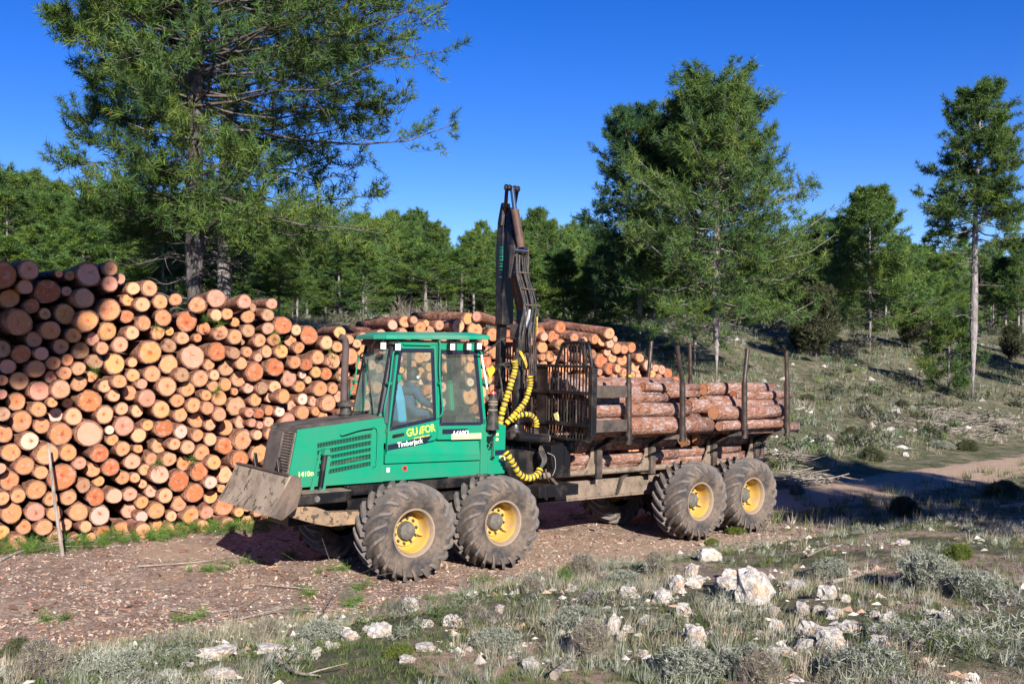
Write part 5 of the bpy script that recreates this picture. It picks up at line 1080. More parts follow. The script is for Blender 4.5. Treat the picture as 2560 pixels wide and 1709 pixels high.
# yellow wrapped hose bundles
def wrapped(pts, r, n, name='wrapped_hose'):
    P = spl(pts, n * 4); rad = []; alt = []
    for k in range(n * 4): rad.append(r * (1.0, 1.06, 1.0, 0.80)[k % 4] * (1 + 0.06 * math.sin(k * 1.7)))
    for k in range(n * 4 - 1): alt.append(1 if k % 4 == 3 or k % 4 == 2 and k % 12 == 2 else 0)
    return MB().tube(P, rad, 12, alt=alt).build(name, [M['yhose'], M['rubber']], CR, smooth=True)
wrapped([(2.24, 0.90, 2.92), (2.26, 0.90, 2.85), (2.24, 0.9, 2.73), (2.19, 0.9, 2.60), (2.14, 0.9, 2.45), (2.08, 0.9, 2.30), (2.02, 0.9, 2.13), (1.99, 0.9, 1.96)], 0.047, 18)
wrapped([(2.55, 0.9, 2.69), (2.56, 0.9, 2.57), (2.53, 0.9, 2.45), (2.47, 0.9, 2.31), (2.36, 0.9, 2.19), (2.25, 0.9, 2.09), (2.12, 0.92, 1.97)], 0.043, 17)
wrapped([(2.28, 1.0, 2.01), (2.34, 0.95, 2.07), (2.43, 0.9, 2.10), (2.53, 0.88, 2.10), (2.63, 0.88, 2.05), (2.68, 0.88, 1.97), (2.68, 0.88, 1.90)], 0.044, 11)
wrapped([(1.90, 0.64, 1.57), (1.96, 0.6, 1.48), (2.04, 0.6, 1.37), (2.13, 0.6, 1.25), (2.25, 0.6, 1.185), (2.38, 0.6, 1.175), (2.49, 0.6, 1.22), (2.56, 0.62, 1.30)], 0.052, 13)
for k in range(4):
    MB().tube(spl([(2.66 + 0.02 * k, 0.88, 1.92), (2.67 + 0.02 * k, 0.90, 1.80), (2.70, 0.8, 1.66), (2.60 + 0.03 * k, 0.70, 1.55), (2.60 + 0.025 * k, 0.62, 1.42), (2.55 + 0.01 * k, 0.62, 1.30)], 18), 0.015, 7).build('hydraulic_hose', M['rubber'], CR, smooth=True)
    MB().tube(spl([(2.26 + 0.012 * k, 0.9, 2.90), (2.33 + 0.012 * k, 0.98, 3.0 + 0.02 * k), (2.44 + 0.01 * k, 1.1, 2.95), (2.50 + 0.012 * k, 1.17, 3.15)], 12), 0.012, 6).build('hydraulic_hose', M['rubber'], CR, smooth=True)
for dz in (0, 0.05, 0.11):
    MB().tube(spl([(2.05, 1.2, 2.72 + dz), (2.12, 1.05, 2.86), (2.2, 0.98, 2.9 - dz), (2.30, 1.0, 2.88), (2.42, 1.15, 2.78)], 16), 0.014, 6).build('hydraulic_hose', M['rubber'], CR, smooth=True)
MB().tube(spl([(2.10, 1.1, 2.80), (2.08, 1.0, 2.55), (2.10, 0.98, 2.35), (2.20, 1.0, 2.2), (2.30, 1.1, 2.05)], 16), 0.015, 6).build('hydraulic_hose', M['rubber'], CR, smooth=True)
MB().prism([(1.92, 2.76), (2.02, 2.84), (2.08, 2.78), (2.02, 2.70), (1.96, 2.66)], 1.15, 1.19).build('yellow_hose_cover', M['yhose'], CR)
MB().tube(spl([(2.78, 0.72, 1.52), (2.90, 0.70, 1.46), (2.93, 0.70, 1.34), (2.92, 0.70, 1.25), (2.87, 0.70, 1.16)], 14), 0.006, 5).build('wire', M['stick'], CR)
MB().tube(spl([(2.70, 0.66, 1.28), (2.72, 0.66, 1.18), (2.78, 0.66, 1.10)], 8), 0.016, 6).prism([(2.74, 1.14), (2.80, 1.15), (2.94, 1.02), (2.88, 1.02)], 0.6, 0.66).build('step_bracket', M['steel'], CR)
MB().tube([(2.92, 0.95, 1.20), (3.2, 0.95, 1.20)], 0.045, 12).build('pipe_stub', M['black'], CR, smooth=True)
# copper pipe beside the column
MB().tube([(2.66, 1.18, 2.1), (2.655, 1.18, 3.0)], 0.011, 6).build('pipe', M['cyl'], CR)

# ---- headboard (log guard) across the machine behind the crane
HB = empty('headboard', (0, 0, 0), parent=FW)
HX = 3.10
for y in (0.07, 2.44):
    hb_b = MB(); sgn = 1 if y < 1 else -1
    hb_b.prismx([(y - 0.04, 1.80), (y - 0.04, 2.84), (y + 0.04, 2.84), (y + 0.04, 1.80)], HX - 0.05, HX + 0.06)
    hb_b.prismx([(y - 0.04, 1.80), (y + 0.04 * 1, 1.80), (y + (0.16 if sgn > 0 else -0.08), 1.70), (y + (0.08 if sgn > 0 else -0.16), 1.70)], HX - 0.05, HX + 0.06)
    hb_b.build('headboard_post', M['black'], HB, 0.012)
for z, y0, y1, h in ((2.83, 0.05, 2.46, 0.045), (2.42, 0.08, 2.42, 0.055), (1.93, 0.08, 2.42, 0.06), (1.71, 0.12, 2.38, 0.035)):
    MB().box(HX - 0.055, HX + 0.02, y0, y1, z, z + h).build('headboard_rail', M['black'], HB, 0.006)
MB().tube(spl([(HX, 0.10, 2.85), (HX, 0.13, 3.0), (HX, 0.18, 3.17), (HX, 0.25, 3.215), (HX, 0.5, 3.22), (HX, 0.74, 3.21), (HX, 0.80, 3.14), (HX, 0.93, 2.86)], 40), 0.026, 8).build('headboard_hoop', M['black'], HB, smooth=True)
MB().tube(spl([(HX, 2.42, 2.85), (HX, 2.38, 3.0), (HX, 2.33, 3.17), (HX, 2.26, 3.20), (HX, 2.0, 3.20), (HX, 1.78, 3.20), (HX, 1.72, 3.13), (HX, 1.60, 2.86)], 40), 0.026, 8).build('headboard_hoop', M['black'], HB, smooth=True)
nb = 0
for k in range(32):
    y = 0.16 + k * 0.0725
    if abs(y - 1.25) < 0.07: continue
    jog = rng.uniform(-0.018, 0.018)
    top_z = 3.20 if (0.20 < y < 0.79 or 1.72 < y < 2.34) else 2.84
    pts = [(HX + 0.015, y, 1.72), (HX + 0.015 + jog, y + jog, 2.1), (HX + 0.012, y - jog * 0.6, 2.42), (HX + 0.01, y, 2.84)]
    if top_z > 3: pts.append((HX + 0.004, y, top_z))
    w = rng.uniform(0.010, 0.014)
    b = MB()
    PP = spl(pts, 12)
    for a, c in zip(PP[:-1], PP[1:]):
        b.hexa([(a[0] - 0.006, a[1] - w, a[2]), (a[0] + 0.008, a[1] - w, a[2]), (a[0] + 0.008, a[1] + w, a[2]), (a[0] - 0.006, a[1] + w, a[2])], [(c[0] - 0.006, c[1] - w, c[2]), (c[0] + 0.008, c[1] - w, c[2]), (c[0] + 0.008, c[1] + w, c[2]), (c[0] - 0.006, c[1] + w, c[2])])
    b.build('guard_bar', M['steel'] if k % 3 == 1 else M['black'], HB)
MB().box(HX - 0.02, HX + 0.0, 1.12, 1.38, 1.72, 2.83).build('guard_plate', M['black'], HB, 0.004)
MB().prismx([(0.78, 2.0), (0.86, 2.02), (0.90, 2.10), (0.82, 2.13), (0.79, 2.08)], HX - 0.06, HX - 0.045).build('wood_chip', M['decal_y'], HB)
for z in (1.86, 2.385):
    MB().box(3.16, 3.86, 0.085, 0.115, z, z + 0.185).build('side_plate', M['steel'], HB, 0.006)
    MB().box(3.16, 3.86, 2.385, 2.415, z, z + 0.185).build('side_plate', M['steel'], HB, 0.006)

# ---- bunks and stakes
stakes = [(3.90, 3.06, 0.0), (5.13, 3.22, -0.14), (6.70, 3.21, 0.07), (7.89, 3.19, -0.03)]
for i, (x, zt, bend) in enumerate(stakes):
    for side, y in ((0, 0.10), (1, 2.40)):
        zt_ = zt + (0.12 if side and i else 0)
        st_ = empty('stake', (0, 0, 0), parent=FW)
        MB().tube([(x, y, 1.655), (x, y, 1.90)], 0.058, 14).build('stake_socket', M['stake'], st_, smooth=True)
        zj = 2.62
        MB().tube([(x, y, 1.90), (x - 0.02, y, zj)], 0.050, 14).build('stake_tube', M['stake'], st_, smooth=True)
        MB().tube(spl([(x - 0.02, y, zj), (x - 0.02 + bend * 0.15, y, zj + 0.10), (x - 0.02 + bend * 0.8, y, zt_ - 0.15), (x - 0.02 + bend, y, zt_)], 10), 0.038, 14).build('stake_extension', M['stake'], st_, smooth=True)
        if i == 0 and side == 0: MB().box(x - 0.06, x - 0.03, y - 0.06, y - 0.03, 2.70, 2.74).build('yellow_tag', M['yhose'], st_)
    bk = empty('bunk', (0, 0, 0), parent=FW)
    prof = [(0.06, 1.72), (0.06, 1.79), (0.55, 1.71), (0.86, 1.50), (0.92, 1.22), (1.58, 1.22), (1.64, 1.50), (1.95, 1.71), (2.44, 1.79), (2.44, 1.72), (2.0, 1.64), (1.72, 1.50), (1.68, 1.08), (0.82, 1.08), (0.78, 1.50), (0.50, 1.64)]
    b = MB()
    for a in range(7):
        q = [prof[a + 1], prof[a + 2], prof[(14 - a) % 16], prof[(15 - a) % 16]]
    b.prismx([prof[0], prof[1], prof[2], prof[15]], x - 0.07, x + 0.07); b.prismx([prof[15], prof[2], prof[3], prof[14]], x - 0.07, x + 0.07)
    b.prismx([prof[14], prof[3], prof[4], prof[13]], x - 0.07, x + 0.07); b.prismx([prof[13], prof[4], prof[5], prof[12]], x - 0.07, x + 0.07)
    b.prismx([prof[12], prof[5], prof[6], prof[11]], x - 0.07, x + 0.07); b.prismx([prof[11], prof[6], prof[7], prof[10]], x - 0.07, x + 0.07); b.prismx([prof[10], prof[7], prof[8], prof[9]], x - 0.07, x + 0.07)
    b.build('bolster', M['black'], bk, 0.006)
    if i: MB().prism([(x - 0.42, 1.70), (x - 0.10, 1.77), (x + 0.02, 1.77), (x + 0.02, 1.70)], 0.10, 0.14).build('bolster_gusset', M['steel'], bk, 0.004)
    MB().prism([(x - 0.33, 1.17), (x - 0.22, 1.24), (x - 0.14, 1.40), (x - 0.12, 1.56), (x + 0.05, 1.60), (x + 0.05, 1.17)], 0.80, 0.83).build('bunk_leg_plate', M['dusty'], bk, 0.004)
    MB().prism([(x - 0.05, 1.06), (x - 0.05, 1.58), (x + 0.02, 1.62), (x + 0.06, 1.55), (x + 0.06, 1.06)], 0.74, 0.80).build('bunk_leg', M['steel'], bk, 0.006)
MB().box(7.98, 8.06, 0.72, 1.75, 1.30, 1.46).build('rear_cross_member', M['steel'], FW, 0.01)
ch = MB()
for k in range(12):
    p = Vector((7.62 + k * 0.028, 0.70 + k * 0.002, 1.36 + 0.02 * math.sin(k) - 0.012 * abs(k - 6) * -1 - 0.05 + 0.012 * k))
    a = (0, 0, 1) if k % 2 else (0, 1, 0)
    pts = [p + Vector((math.cos(t) * 0.022, math.sin(t) * 0.013 * a[1], math.sin(t) * 0.013 * a[2])) for t in np.linspace(0, 2 * math.pi, 9)]
    ch.tube(pts, 0.004, 5, caps=False)
ch.build('chain', M['black'], FW)
MB().box(3.85, 3.93, 0.84, 0.85, 1.44, 1.49).build('white_plate', M['white'], FW)

# ---- the driver, seen from behind through the door window
DR = empty('person', P0, (0, PT, TH))
def skin_body(name, joints, edges, parent, mat, root=0, sub=2):
    me = bpy.data.meshes.new(name); me.from_pydata([j[:3] for j in joints], edges, [])
    o = link(name, me, parent)
    md = o.modifiers.new('skin', 'SKIN'); md.use_smooth_shade = True
    for i, j in enumerate(joints): me.skin_vertices[0].data[i].radius = (j[3], j[4] if len(j) > 4 else j[3])
    me.skin_vertices[0].data[root].use_root = True
    s = o.modifiers.new('sub', 'SUBSURF'); s.levels = sub; s.render_levels = sub
    dg = bpy.context.evaluated_depsgraph_get(); ev = o.evaluated_get(dg)
    m2 = bpy.data.meshes.new_from_object(ev); o.modifiers.clear(); o.data = m2
    m2.materials.clear(); m2.materials.append(mat)
    return o
# pelvis at the seat, torso leaning a little to the controls, head turned to the load
J = [(0.52, 1.22, 2.16, 0.15, 0.12), (0.53, 1.22, 2.28, 0.145, 0.12), (0.56, 1.22, 2.40, 0.155, 0.125), (0.585, 1.22, 2.50, 0.12, 0.10), (0.61, 1.22, 2.56, 0.052), (0.62, 1.22, 2.61, 0.055),
     (0.59, 1.06, 2.465, 0.075), (0.66, 1.00, 2.33, 0.062), (0.80, 1.02, 2.26, 0.048), (0.87, 1.03, 2.27, 0.034),
     (0.59, 1.38, 2.465, 0.075), (0.66, 1.44, 2.33, 0.062), (0.80, 1.42, 2.26, 0.048), (0.87, 1.42, 2.27, 0.034),
     (0.62, 1.15, 2.15, 0.080), (0.86, 1.13, 2.15, 0.065), (0.92, 1.13, 2.00, 0.048), (0.62, 1.30, 2.15, 0.080), (0.86, 1.33, 2.15, 0.065), (0.92, 1.33, 2.00, 0.048)]
Ed = [(0, 1), (1, 2), (2, 3), (3, 4), (4, 5), (3, 6), (6, 7), (7, 8), (8, 9), (3, 10), (10, 11), (11, 12), (12, 13), (0, 14), (14, 15), (15, 16), (0, 17), (17, 18), (18, 19)]
body = skin_body('body', J, Ed, DR, M['jacket'])
m2 = body.data; m2.materials.append(M['skin'])
for p in m2.polygons:
    c = p.center
    if c.z > 2.60 or c.x > 0.835 and c.z > 2.2: p.material_index = 1
# head: egg shape with nose, ears; hair cap
def head_part(name, mat, f, n=20, m_=14):
    V_, F_ = [], []
    for i in range(m_ + 1):
        th = math.pi * i / m_
        for j in range(n):
            ph = 2 * math.pi * j / n; d = Vector((math.sin(th) * math.cos(ph), math.sin(th) * math.sin(ph), math.cos(th)))
            V_.append(f(d))
    for i in range(m_):
        for j in range(n): F_.append((i * n + j, i * n + (j + 1) % n, (i + 1) * n + (j + 1) % n, (i + 1) * n + j))
    b = MB().add(V_, F_); o = b.build(name, mat, DR, smooth=True, loc=(0.64, 1.22, 2.68), rot=(0, 0, 0.35)); o.scale = (1.14, 1.14, 1.12); return o
def hf(d):
    r = Vector((d.x * 0.088, d.y * 0.074, d.z * 0.108))
    if d.x > 0.6 and abs(d.y) < 0.35 and -0.45 < d.z < 0.1: r.x += 0.018 * (1 - abs(d.y) / 0.35) * (1 - abs(d.z + 0.15) / 0.35)       # nose
    if abs(d.y) > 0.93 and abs(d.z) < 0.3: r.y *= 1.12                                                                                     # ears
    if d.x > 0.7 and abs(abs(d.y) - 0.38) < 0.12 and 0.0 < d.z < 0.25: r.x -= 0.008                                                         # eye sockets
    if d.x > 0.2 and d.z < -0.5: r.x *= 1.05
    return r
hd = head_part('head', M['skin'], hf)
def hairf(d):
    k = 1.10 if (d.z > 0.25 or d.x < 0.15) and d.z > -0.55 else 0.93
    return Vector((d.x * 0.088 * k, d.y * 0.074 * (k + 0.02), d.z * 0.108 * k))
head_part('hair', M['hair'], hairf)
MB().tube(spl([(0.62, 1.145, 2.66), (0.63, 1.15, 2.75), (0.64, 1.22, 2.785), (0.64, 1.29, 2.75), (0.64, 1.30, 2.66)], 14), 0.006, 6).build('headphone_band', M['black'], DR)
MB().lathe([(0, -0.012), (0.022, -0.01), (0.024, 0.01)], c=(0.655, 1.122, 2.66), n=12, close=False).build('earpiece', M['white'], DR)
MB().tube(spl([(0.55, 1.14, 2.545), (0.54, 1.22, 2.55), (0.55, 1.30, 2.545), (0.62, 1.30, 2.52), (0.66, 1.22, 2.50), (0.62, 1.14, 2.52), (0.55, 1.14, 2.545)], 20), 0.022, 8).build('hood_collar', M['jacket'], DR, smooth=True)
# hands: palm, four bent fingers and a thumb, closed round the levers
for hy in (1.03, 1.42):
    hj = [(0.85, hy, 2.275, 0.024, 0.018), (0.895, hy, 2.28, 0.030, 0.016)]
    he = [(0, 1)]
    for k, (dy, ln) in enumerate(((-0.027, 0.030), (-0.009, 0.036), (0.009, 0.034), (0.027, 0.026))):
        b0 = len(hj); hj += [(0.92, hy + dy, 2.285, 0.0085), (0.92 + ln, hy + dy, 2.275, 0.008), (0.918 + ln, hy + dy, 2.25, 0.007), (0.905 + ln * 0.6, hy + dy, 2.235, 0.0065)]
        he += [(1, b0), (b0, b0 + 1), (b0 + 1, b0 + 2), (b0 + 2, b0 + 3)]
    sgn = 1 if hy < 1.2 else -1
    b0 = len(hj); hj += [(0.88, hy + 0.034 * sgn, 2.272, 0.010), (0.905, hy + 0.042 * sgn, 2.258, 0.009), (0.925, hy + 0.034 * sgn, 2.247, 0.008)]
    he += [(0, b0), (b0, b0 + 1), (b0 + 1, b0 + 2)]
    skin_body('hand', hj, he, DR, M['skin'], sub=1)
    MB().tube([(0.925, hy, 2.05), (0.925, hy, 2.27)], 0.013, 8).build('control_lever', M['rubber'], CAB, smooth=True)
tag(DR, 'driver with dark hair and blue hooded jacket sitting in the green cab', 'person')

# ------------------------------------------------------------------ vegetation helpers
def unit(a): return a / np.maximum(np.linalg.norm(a, axis=-1, keepdims=True), 1e-9)
def tubes(paths, radii, sides):
    """paths (N,K,3), radii (N,K) -> verts, quads"""
    Np, K, _ = paths.shape
    t = unit(np.gradient(paths, axis=1))
    ref = np.where(np.abs(t[..., 2:3]) > 0.9, np.array([1.0, 0, 0]), np.array([0, 0, 1.0]))
    u = unit(np.cross(t, ref)); w = np.cross(t, u)
    a = np.arange(sides) / sides * 2 * np.pi
    V = paths[:, :, None, :] + radii[:, :, None, None] * (np.cos(a)[None, None, :, None] * u[:, :, None, :] + np.sin(a)[None, None, :, None] * w[:, :, None, :])
    V = V.reshape(-1, 3)
    i = np.arange(Np)[:, None, None] * K * sides + np.arange(K - 1)[None, :, None] * sides + np.arange(sides)[None, None, :]
    j = np.arange(Np)[:, None, None] * K * sides + np.arange(K - 1)[None, :, None] * sides + (np.arange(sides)[None, None, :] + 1) % sides
    Q = np.stack([i, j, j + sides, i + sides], -1).reshape(-1, 4)
    return V, Q

def needles(rng, pos, axis, n, length, width, spread=0.75, tones=None, ci=None, droop=0.0):
    """thin triangles in tufts; pos, axis (T,3)"""
    T_ = len(pos)
    d = unit(axis[:, None, :] * (1 - spread * 0.5) + unit(rng.standard_normal((T_, n, 3))) * spread)
    d[..., 2] -= droop; d = unit(d)
    L = length * rng.uniform(0.65, 1.15, (T_, n, 1))
    base = pos[:, None, :] + axis[:, None, :] * rng.uniform(-0.4, 0.4, (T_, n, 1)) * length + d * length * 0.08
    side = unit(np.cross(d, rng.standard_normal((T_, n, 3)))) * width * 0.5
    tip = base + d * L
    mid = side
    V = np.stack([base - mid, base + mid, tip], 2).reshape(-1, 3)
    Tn = np.arange(T_ * n * 3).reshape(-1, 3)
    c = tones[rng.integers(0, len(tones), T_) if ci is None else ci]
    c = c[:, None, None, :] * rng.uniform(0.75, 1.25, (T_, n, 1, 1)); c = np.broadcast_to(c, (T_, n, 3, 3)).reshape(-1, 3)
    return V, Tn, c

NEED = np.array([(0.085, 0.145, 0.026), (0.062, 0.12, 0.028), (0.115, 0.165, 0.030), (0.048, 0.10, 0.032), (0.075, 0.14, 0.038)])
BLUE = np.array([(0.045, 0.105, 0.040), (0.035, 0.085, 0.038), (0.060, 0.12, 0.035)])

def pine(seed, H, cb, Rm, nb, nt, tl, nn, nl, nw, tr, prof, tones=NEED, dead=0, cones=0, skew=(0, 0), twigr=0.007, low=-0.15, high=0.75, spread=0.8, upc=0.25, lean=0.0, trunk_sides=10, bark='bark_pine'):
    """returns (trunk mesh, crown mesh). prof(u): relative reach of the branches at u in 0..1 up the crown"""
    rng = np.random.default_rng(seed)
    K = 9; zt = np.linspace(-0.3, H, K)
    wob = np.cumsum(rng.normal(0, 0.012 * H / 10, (K, 2)), 0); wob -= wob[0]
    tp = np.stack([wob[:, 0] + lean * (zt / H) ** 1.5, wob[:, 1], zt], -1)
    rt = tr * (1 - zt.clip(0) / H) ** 0.85 * 0.97 + 0.012; rt[0] *= 1.5; 
    TV, TQ = tubes(tp[None], rt[None], trunk_sides)
    vs, qs, off = [TV], [TQ], len(TV)
    # living branches
    u = np.sort(rng.random(nb) ** 0.9); z0 = cb + (H * 0.97 - cb) * u
    az = np.arange(nb) * 2.39996 + rng.normal(0, 0.35, nb)
    L = Rm * prof(u) * rng.uniform(0.7, 1.12, nb)
    L = L * (1 + skew[0] * np.cos(az) + skew[1] * np.sin(az)) + 0.12
    slope = low + (high - low) * u + rng.normal(0, 0.10, nb)
    t = np.linspace(0, 1, 6)
    base = np.stack([np.interp(z0, zt, tp[:, 0]), np.interp(z0, zt, tp[:, 1]), z0], -1)
    rad = np.stack([np.cos(az), np.sin(az), np.zeros(nb)], -1); tan = np.stack([-np.sin(az), np.cos(az), np.zeros(nb)], -1)
    path = base[:, None] + rad[:, None] * (L[:, None] * t)[..., None]
    path = path + tan[:, None] * (L[:, None] * (rng.normal(0, 0.14, nb)[:, None] * t ** 2 + 0.02 * rng.standard_normal((nb, 6))))[..., None]
    path[..., 2] += L[:, None] * (slope[:, None] * t - 0.12 * t ** 1.0 * (1 - u)[:, None] + upc * t ** 2.2) + rng.normal(0, 0.02, (nb, 6)) * L[:, None]
    rb = (0.010 + 0.020 * (L / Rm))[:, None] * (1 - 0.85 * t) * (tr / 0.2) ** 0.5 + 0.004
    V, Q = tubes(path, rb, 4); vs.append(V); qs.append(Q + off); off += len(V)
    # twigs
    bi = np.repeat(np.arange(nb), nt); n2 = len(bi)
    tt = rng.uniform(0.22, 1.0, n2) ** 0.8
    k0 = np.clip((tt * 5).astype(int), 0, 4); fr = (tt * 5 - k0)[:, None]
    tb = path[bi, k0] * (1 - fr) + path[bi, k0 + 1] * fr
    sgn = np.where(rng.random(n2) < 0.5, -1, 1) * rng.uniform(0.25, 1.35, n2)
    dirn = rad[bi] * np.cos(sgn)[:, None] + tan[bi] * np.sin(sgn)[:, None]
    dirn[:, 2] += rng.normal(0.05, 0.55, n2) + slope[bi] * 0.5
    dirn = unit(dirn)
    tlen = (L[bi] * 0.30 * (1.15 - tt) + 0.16 + 0.05 * L[bi]) * rng.uniform(0.6, 1.2, n2)
    tpth = tb[:, None] + dirn[:, None] * (tlen[:, None] * np.array([0, 0.5, 1.0]))[..., None]
    tpth[:, 1, 2] -= 0.05 * tlen; tpth[:, 2, 2] += 0.12 * tlen
    if twigr:
        V, Q = tubes(tpth, np.tile(np.array([1.0, 0.7, 0.4]) * twigr, (n2, 1)), 3); vs.append(V); qs.append(Q + off); off += len(V)
    # dead branches below the crown
    if dead:
        zd = rng.uniform(0.30, 1.12, dead) * cb; ad = rng.random(dead) * 2 * np.pi; Ld = Rm * rng.uniform(0.15, 0.62, dead) * (0.4 + 0.6 * zd / cb)
        kk = np.linspace(0, 1, 7)
        bd = np.stack([np.interp(zd, zt, tp[:, 0]), np.interp(zd, zt, tp[:, 1]), zd], -1)
        rd_ = np.stack([np.cos(ad), np.sin(ad), np.zeros(dead)], -1); td_ = np.stack([-np.sin(ad), np.cos(ad), np.zeros(dead)], -1)
        pd = bd[:, None] + rd_[:, None] * (Ld[:, None] * kk)[..., None] + td_[:, None] * (Ld[:, None] * np.cumsum(rng.normal(0, 0.045, (dead, 7)), 1))[..., None]
        pd[..., 2] += Ld[:, None] * (rng.normal(0.02, 0.12, dead)[:, None] * kk + np.cumsum(rng.normal(0, 0.035, (dead, 7)), 1) - 0.10 * kk ** 2)
        V, Q = tubes(pd, (0.009 + 0.018 * Ld / Rm)[:, None] * (1 - 0.8 * kk) * (tr / 0.2) ** 0.6 + 0.003, 4); vs.append(V); qs.append(Q + off); off += len(V)
        m_ = 6; di = np.repeat(np.arange(dead), m_); q = rng.integers(1, 6, len(di)); s0 = pd[di, q]
        d2 = unit(rd_[di] + td_[di] * rng.normal(0, 0.9, len(di))[:, None] + np.array([0, 0, 1]) * rng.normal(-0.05, 0.45, len(di))[:, None])
        l2 = Ld[di] * rng.uniform(0.12, 0.40, len(di))
        p2 = s0[:, None] + d2[:, None] * (l2[:, None] * np.array([0, .35, .7, 1]))[..., None] + rng.normal(0, 0.03, (len(di), 4, 3)) * np.array([0, 1, 1, 1])[None, :, None]
        V, Q = tubes(p2, np.tile(np.array([0.009, 0.007, 0.005, 0.002]), (len(di), 1)), 3); vs.append(V); qs.append(Q + off); off += len(V)
    tm = np_mesh('trunk', np.concatenate(vs), None, np.concatenate(qs), mats=[M[bark]], smooth=True)
    # tufts of needles
    pf = []; ax = []; ci = []
    tone_b = rng.integers(0, len(tones), nb)
    for f in np.linspace(0.35, 1.0, tl):
        p = tpth[:, 0] + (tpth[:, 2] - tpth[:, 0]) * f; p = p + rng.normal(0, 0.03, p.shape)
        pf.append(p); a_ = dirn * 0.8 + np.array([0, 0, 0.45]); ax.append(unit(a_)); ci.append(np.where(rng.random(n2) < 0.6, tone_b[bi], rng.integers(0, len(tones), n2)))
    pf.append(path[:, 5]); ax.append(unit(path[:, 5] - path[:, 4])); ci.append(tone_b)
    top = tp[-1] + rng.normal(0, 0.12, (10, 3)) * np.array([1, 1, 1.6]) - np.array([0, 0, .15]); pf.append(top); ax.append(np.tile([[0, 0, 1.0]], (10, 1))); ci.append(rng.integers(0, len(tones), 10))
    pf, ax, ci = np.concatenate(pf), np.concatenate(ax), np.concatenate(ci)
    NV, NT, NC = needles(rng, pf, ax, nn, nl, nw, spread, tones, ci)
    mt = np.zeros(len(NT), int)
    if cones:
        ks = rng.choice(len(pf), cones); c0 = pf[ks] + rng.normal(0, 0.03, (cones, 3))
        o6 = np.array([(1, 0, 0), (0, 1, 0), (-1, 0, 0), (0, -1, 0), (0, 0, 1.5), (0, 0, -1.3)]) * 0.028
        f8 = np.array([(0, 1, 4), (1, 2, 4), (2, 3, 4), (3, 0, 4), (1, 0, 5), (2, 1, 5), (3, 2, 5), (0, 3, 5)])
        CV = (c0[:, None] + o6[None]).reshape(-1, 3); CT = (f8[None] + np.arange(cones)[:, None, None] * 6).reshape(-1, 3) + len(NV)
        NV = np.concatenate([NV, CV]); NT = np.concatenate([NT, CT]); NC = np.concatenate([NC, np.tile([[0.22, 0.085, 0.04]], (len(CV), 1))]); mt = np.concatenate([mt, np.zeros(len(CT), int)])
    cm = np_mesh('crown', NV, NT, mT=mt, mats=[M['needle']], col=NC)
    return tm, cm

def plant_tree(meshes, name, loc, rz, sc, label, group=None, cat='tree'):
    e = empty(name, loc, (0, 0, rz)); e.scale = sc if isinstance(sc, tuple) else (sc, sc, sc)
    tag(e, label, cat, group)
    link('trunk', meshes[0], e); link('crown', meshes[1], e)
    return e

wide = lambda u: np.where(u < 0.3, 0.75 + 0.25 * u / 0.3, 1 - 0.80 * ((u - 0.3) / 0.7) ** 1.3)
conic = lambda u: 0.10 + 0.90 * (1 - u) ** 0.85
column = lambda u: np.where(u < 0.25, 0.55 + 1.8 * u, 1.0 - 0.78 * ((u - 0.25) / 0.75) ** 1.5)

spire = lambda u: np.where(u < 0.35, 0.8 + 0.2 * u / 0.35, 0.26 + 0.74 * (1 - (u - 0.35) / 0.65) ** 1.5)
tiers = lambda u: (1.0 - 0.72 * u ** 1.3) * (0.62 + 0.38 * np.sin(u * 26) ** 2)

# ------------------------------------------------------------------ the large pines
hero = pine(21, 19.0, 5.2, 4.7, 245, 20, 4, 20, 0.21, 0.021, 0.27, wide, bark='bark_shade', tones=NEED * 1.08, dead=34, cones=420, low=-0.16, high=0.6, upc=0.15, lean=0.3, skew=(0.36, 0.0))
q = at(486, 900); q = Vector(((486 - CXP) / FPX * 24.2, 24.2, 0)); q.z = Gf(q.x, q.y)
plant_tree(hero, 'pine_tree', q, 0.0, 1.0, 'huge spreading pine behind the left end of the log pile, trunk nearest the camera')
hero2 = pine(33, 16.0, 5.8, 3.9, 110, 14, 4, 13, 0.24, 0.025, 0.23, wide, dead=30, cones=120, low=-0.15, high=0.6, skew=(0.3, 0.0))
q = Vector(((562 - CXP) / FPX * 27.0, 27.0, 0)); q.z = Gf(q.x, q.y)
plant_tree(hero2, 'pine_tree', q, 0.0, 1.0, 'second big pine with pale trunk just right of the huge spreading pine')
# the pair right of the crane
hp1 = pine(41, 11.2, 2.2, 4.1, 190, 15, 4, 11, 0.25, 0.027, 0.20, spire, tones=NEED * 1.15, dead=22, low=-0.25, high=0.9, skew=(0.05, 0.0), upc=0.3)
q = Vector(((1792 - CXP) / FPX * 38.0, 38.0, 0)); q.z = Gf(q.x, q.y)
plant_tree(hp1, 'pine_tree', q, 1.1, 1.0, 'tallest broad pine behind the loaded logs, right of the crane')
hp2 = pine(43, 10.6, 2.3, 3.0, 140, 13, 4, 11, 0.25, 0.032, 0.19, column, twigr=0, dead=14, low=-0.1, high=0.9)
q = Vector(((1738 - CXP) / FPX * 41.0, 41.0, 0)); q.z = Gf(q.x, q.y)
plant_tree(hp2, 'pine_tree', q, 0.3, (1.0, 1.0, 1.0), 'pine with grey trunk half hidden left behind the tallest broad pine')
q = Vector(((1600 - CXP) / FPX * 43.0, 43.0, 0)); q.z = Gf(q.x, q.y)
plant_tree(pine(44, 10.8, 1.6, 2.8, 130, 13, 4, 11, 0.25, 0.032, 0.17, column, twigr=0, tones=BLUE, dead=8, low=-0.1, high=0.9), 'pine_tree', q, 0.9, 0.95, 'bluish pine on the left flank of the tallest broad pine')
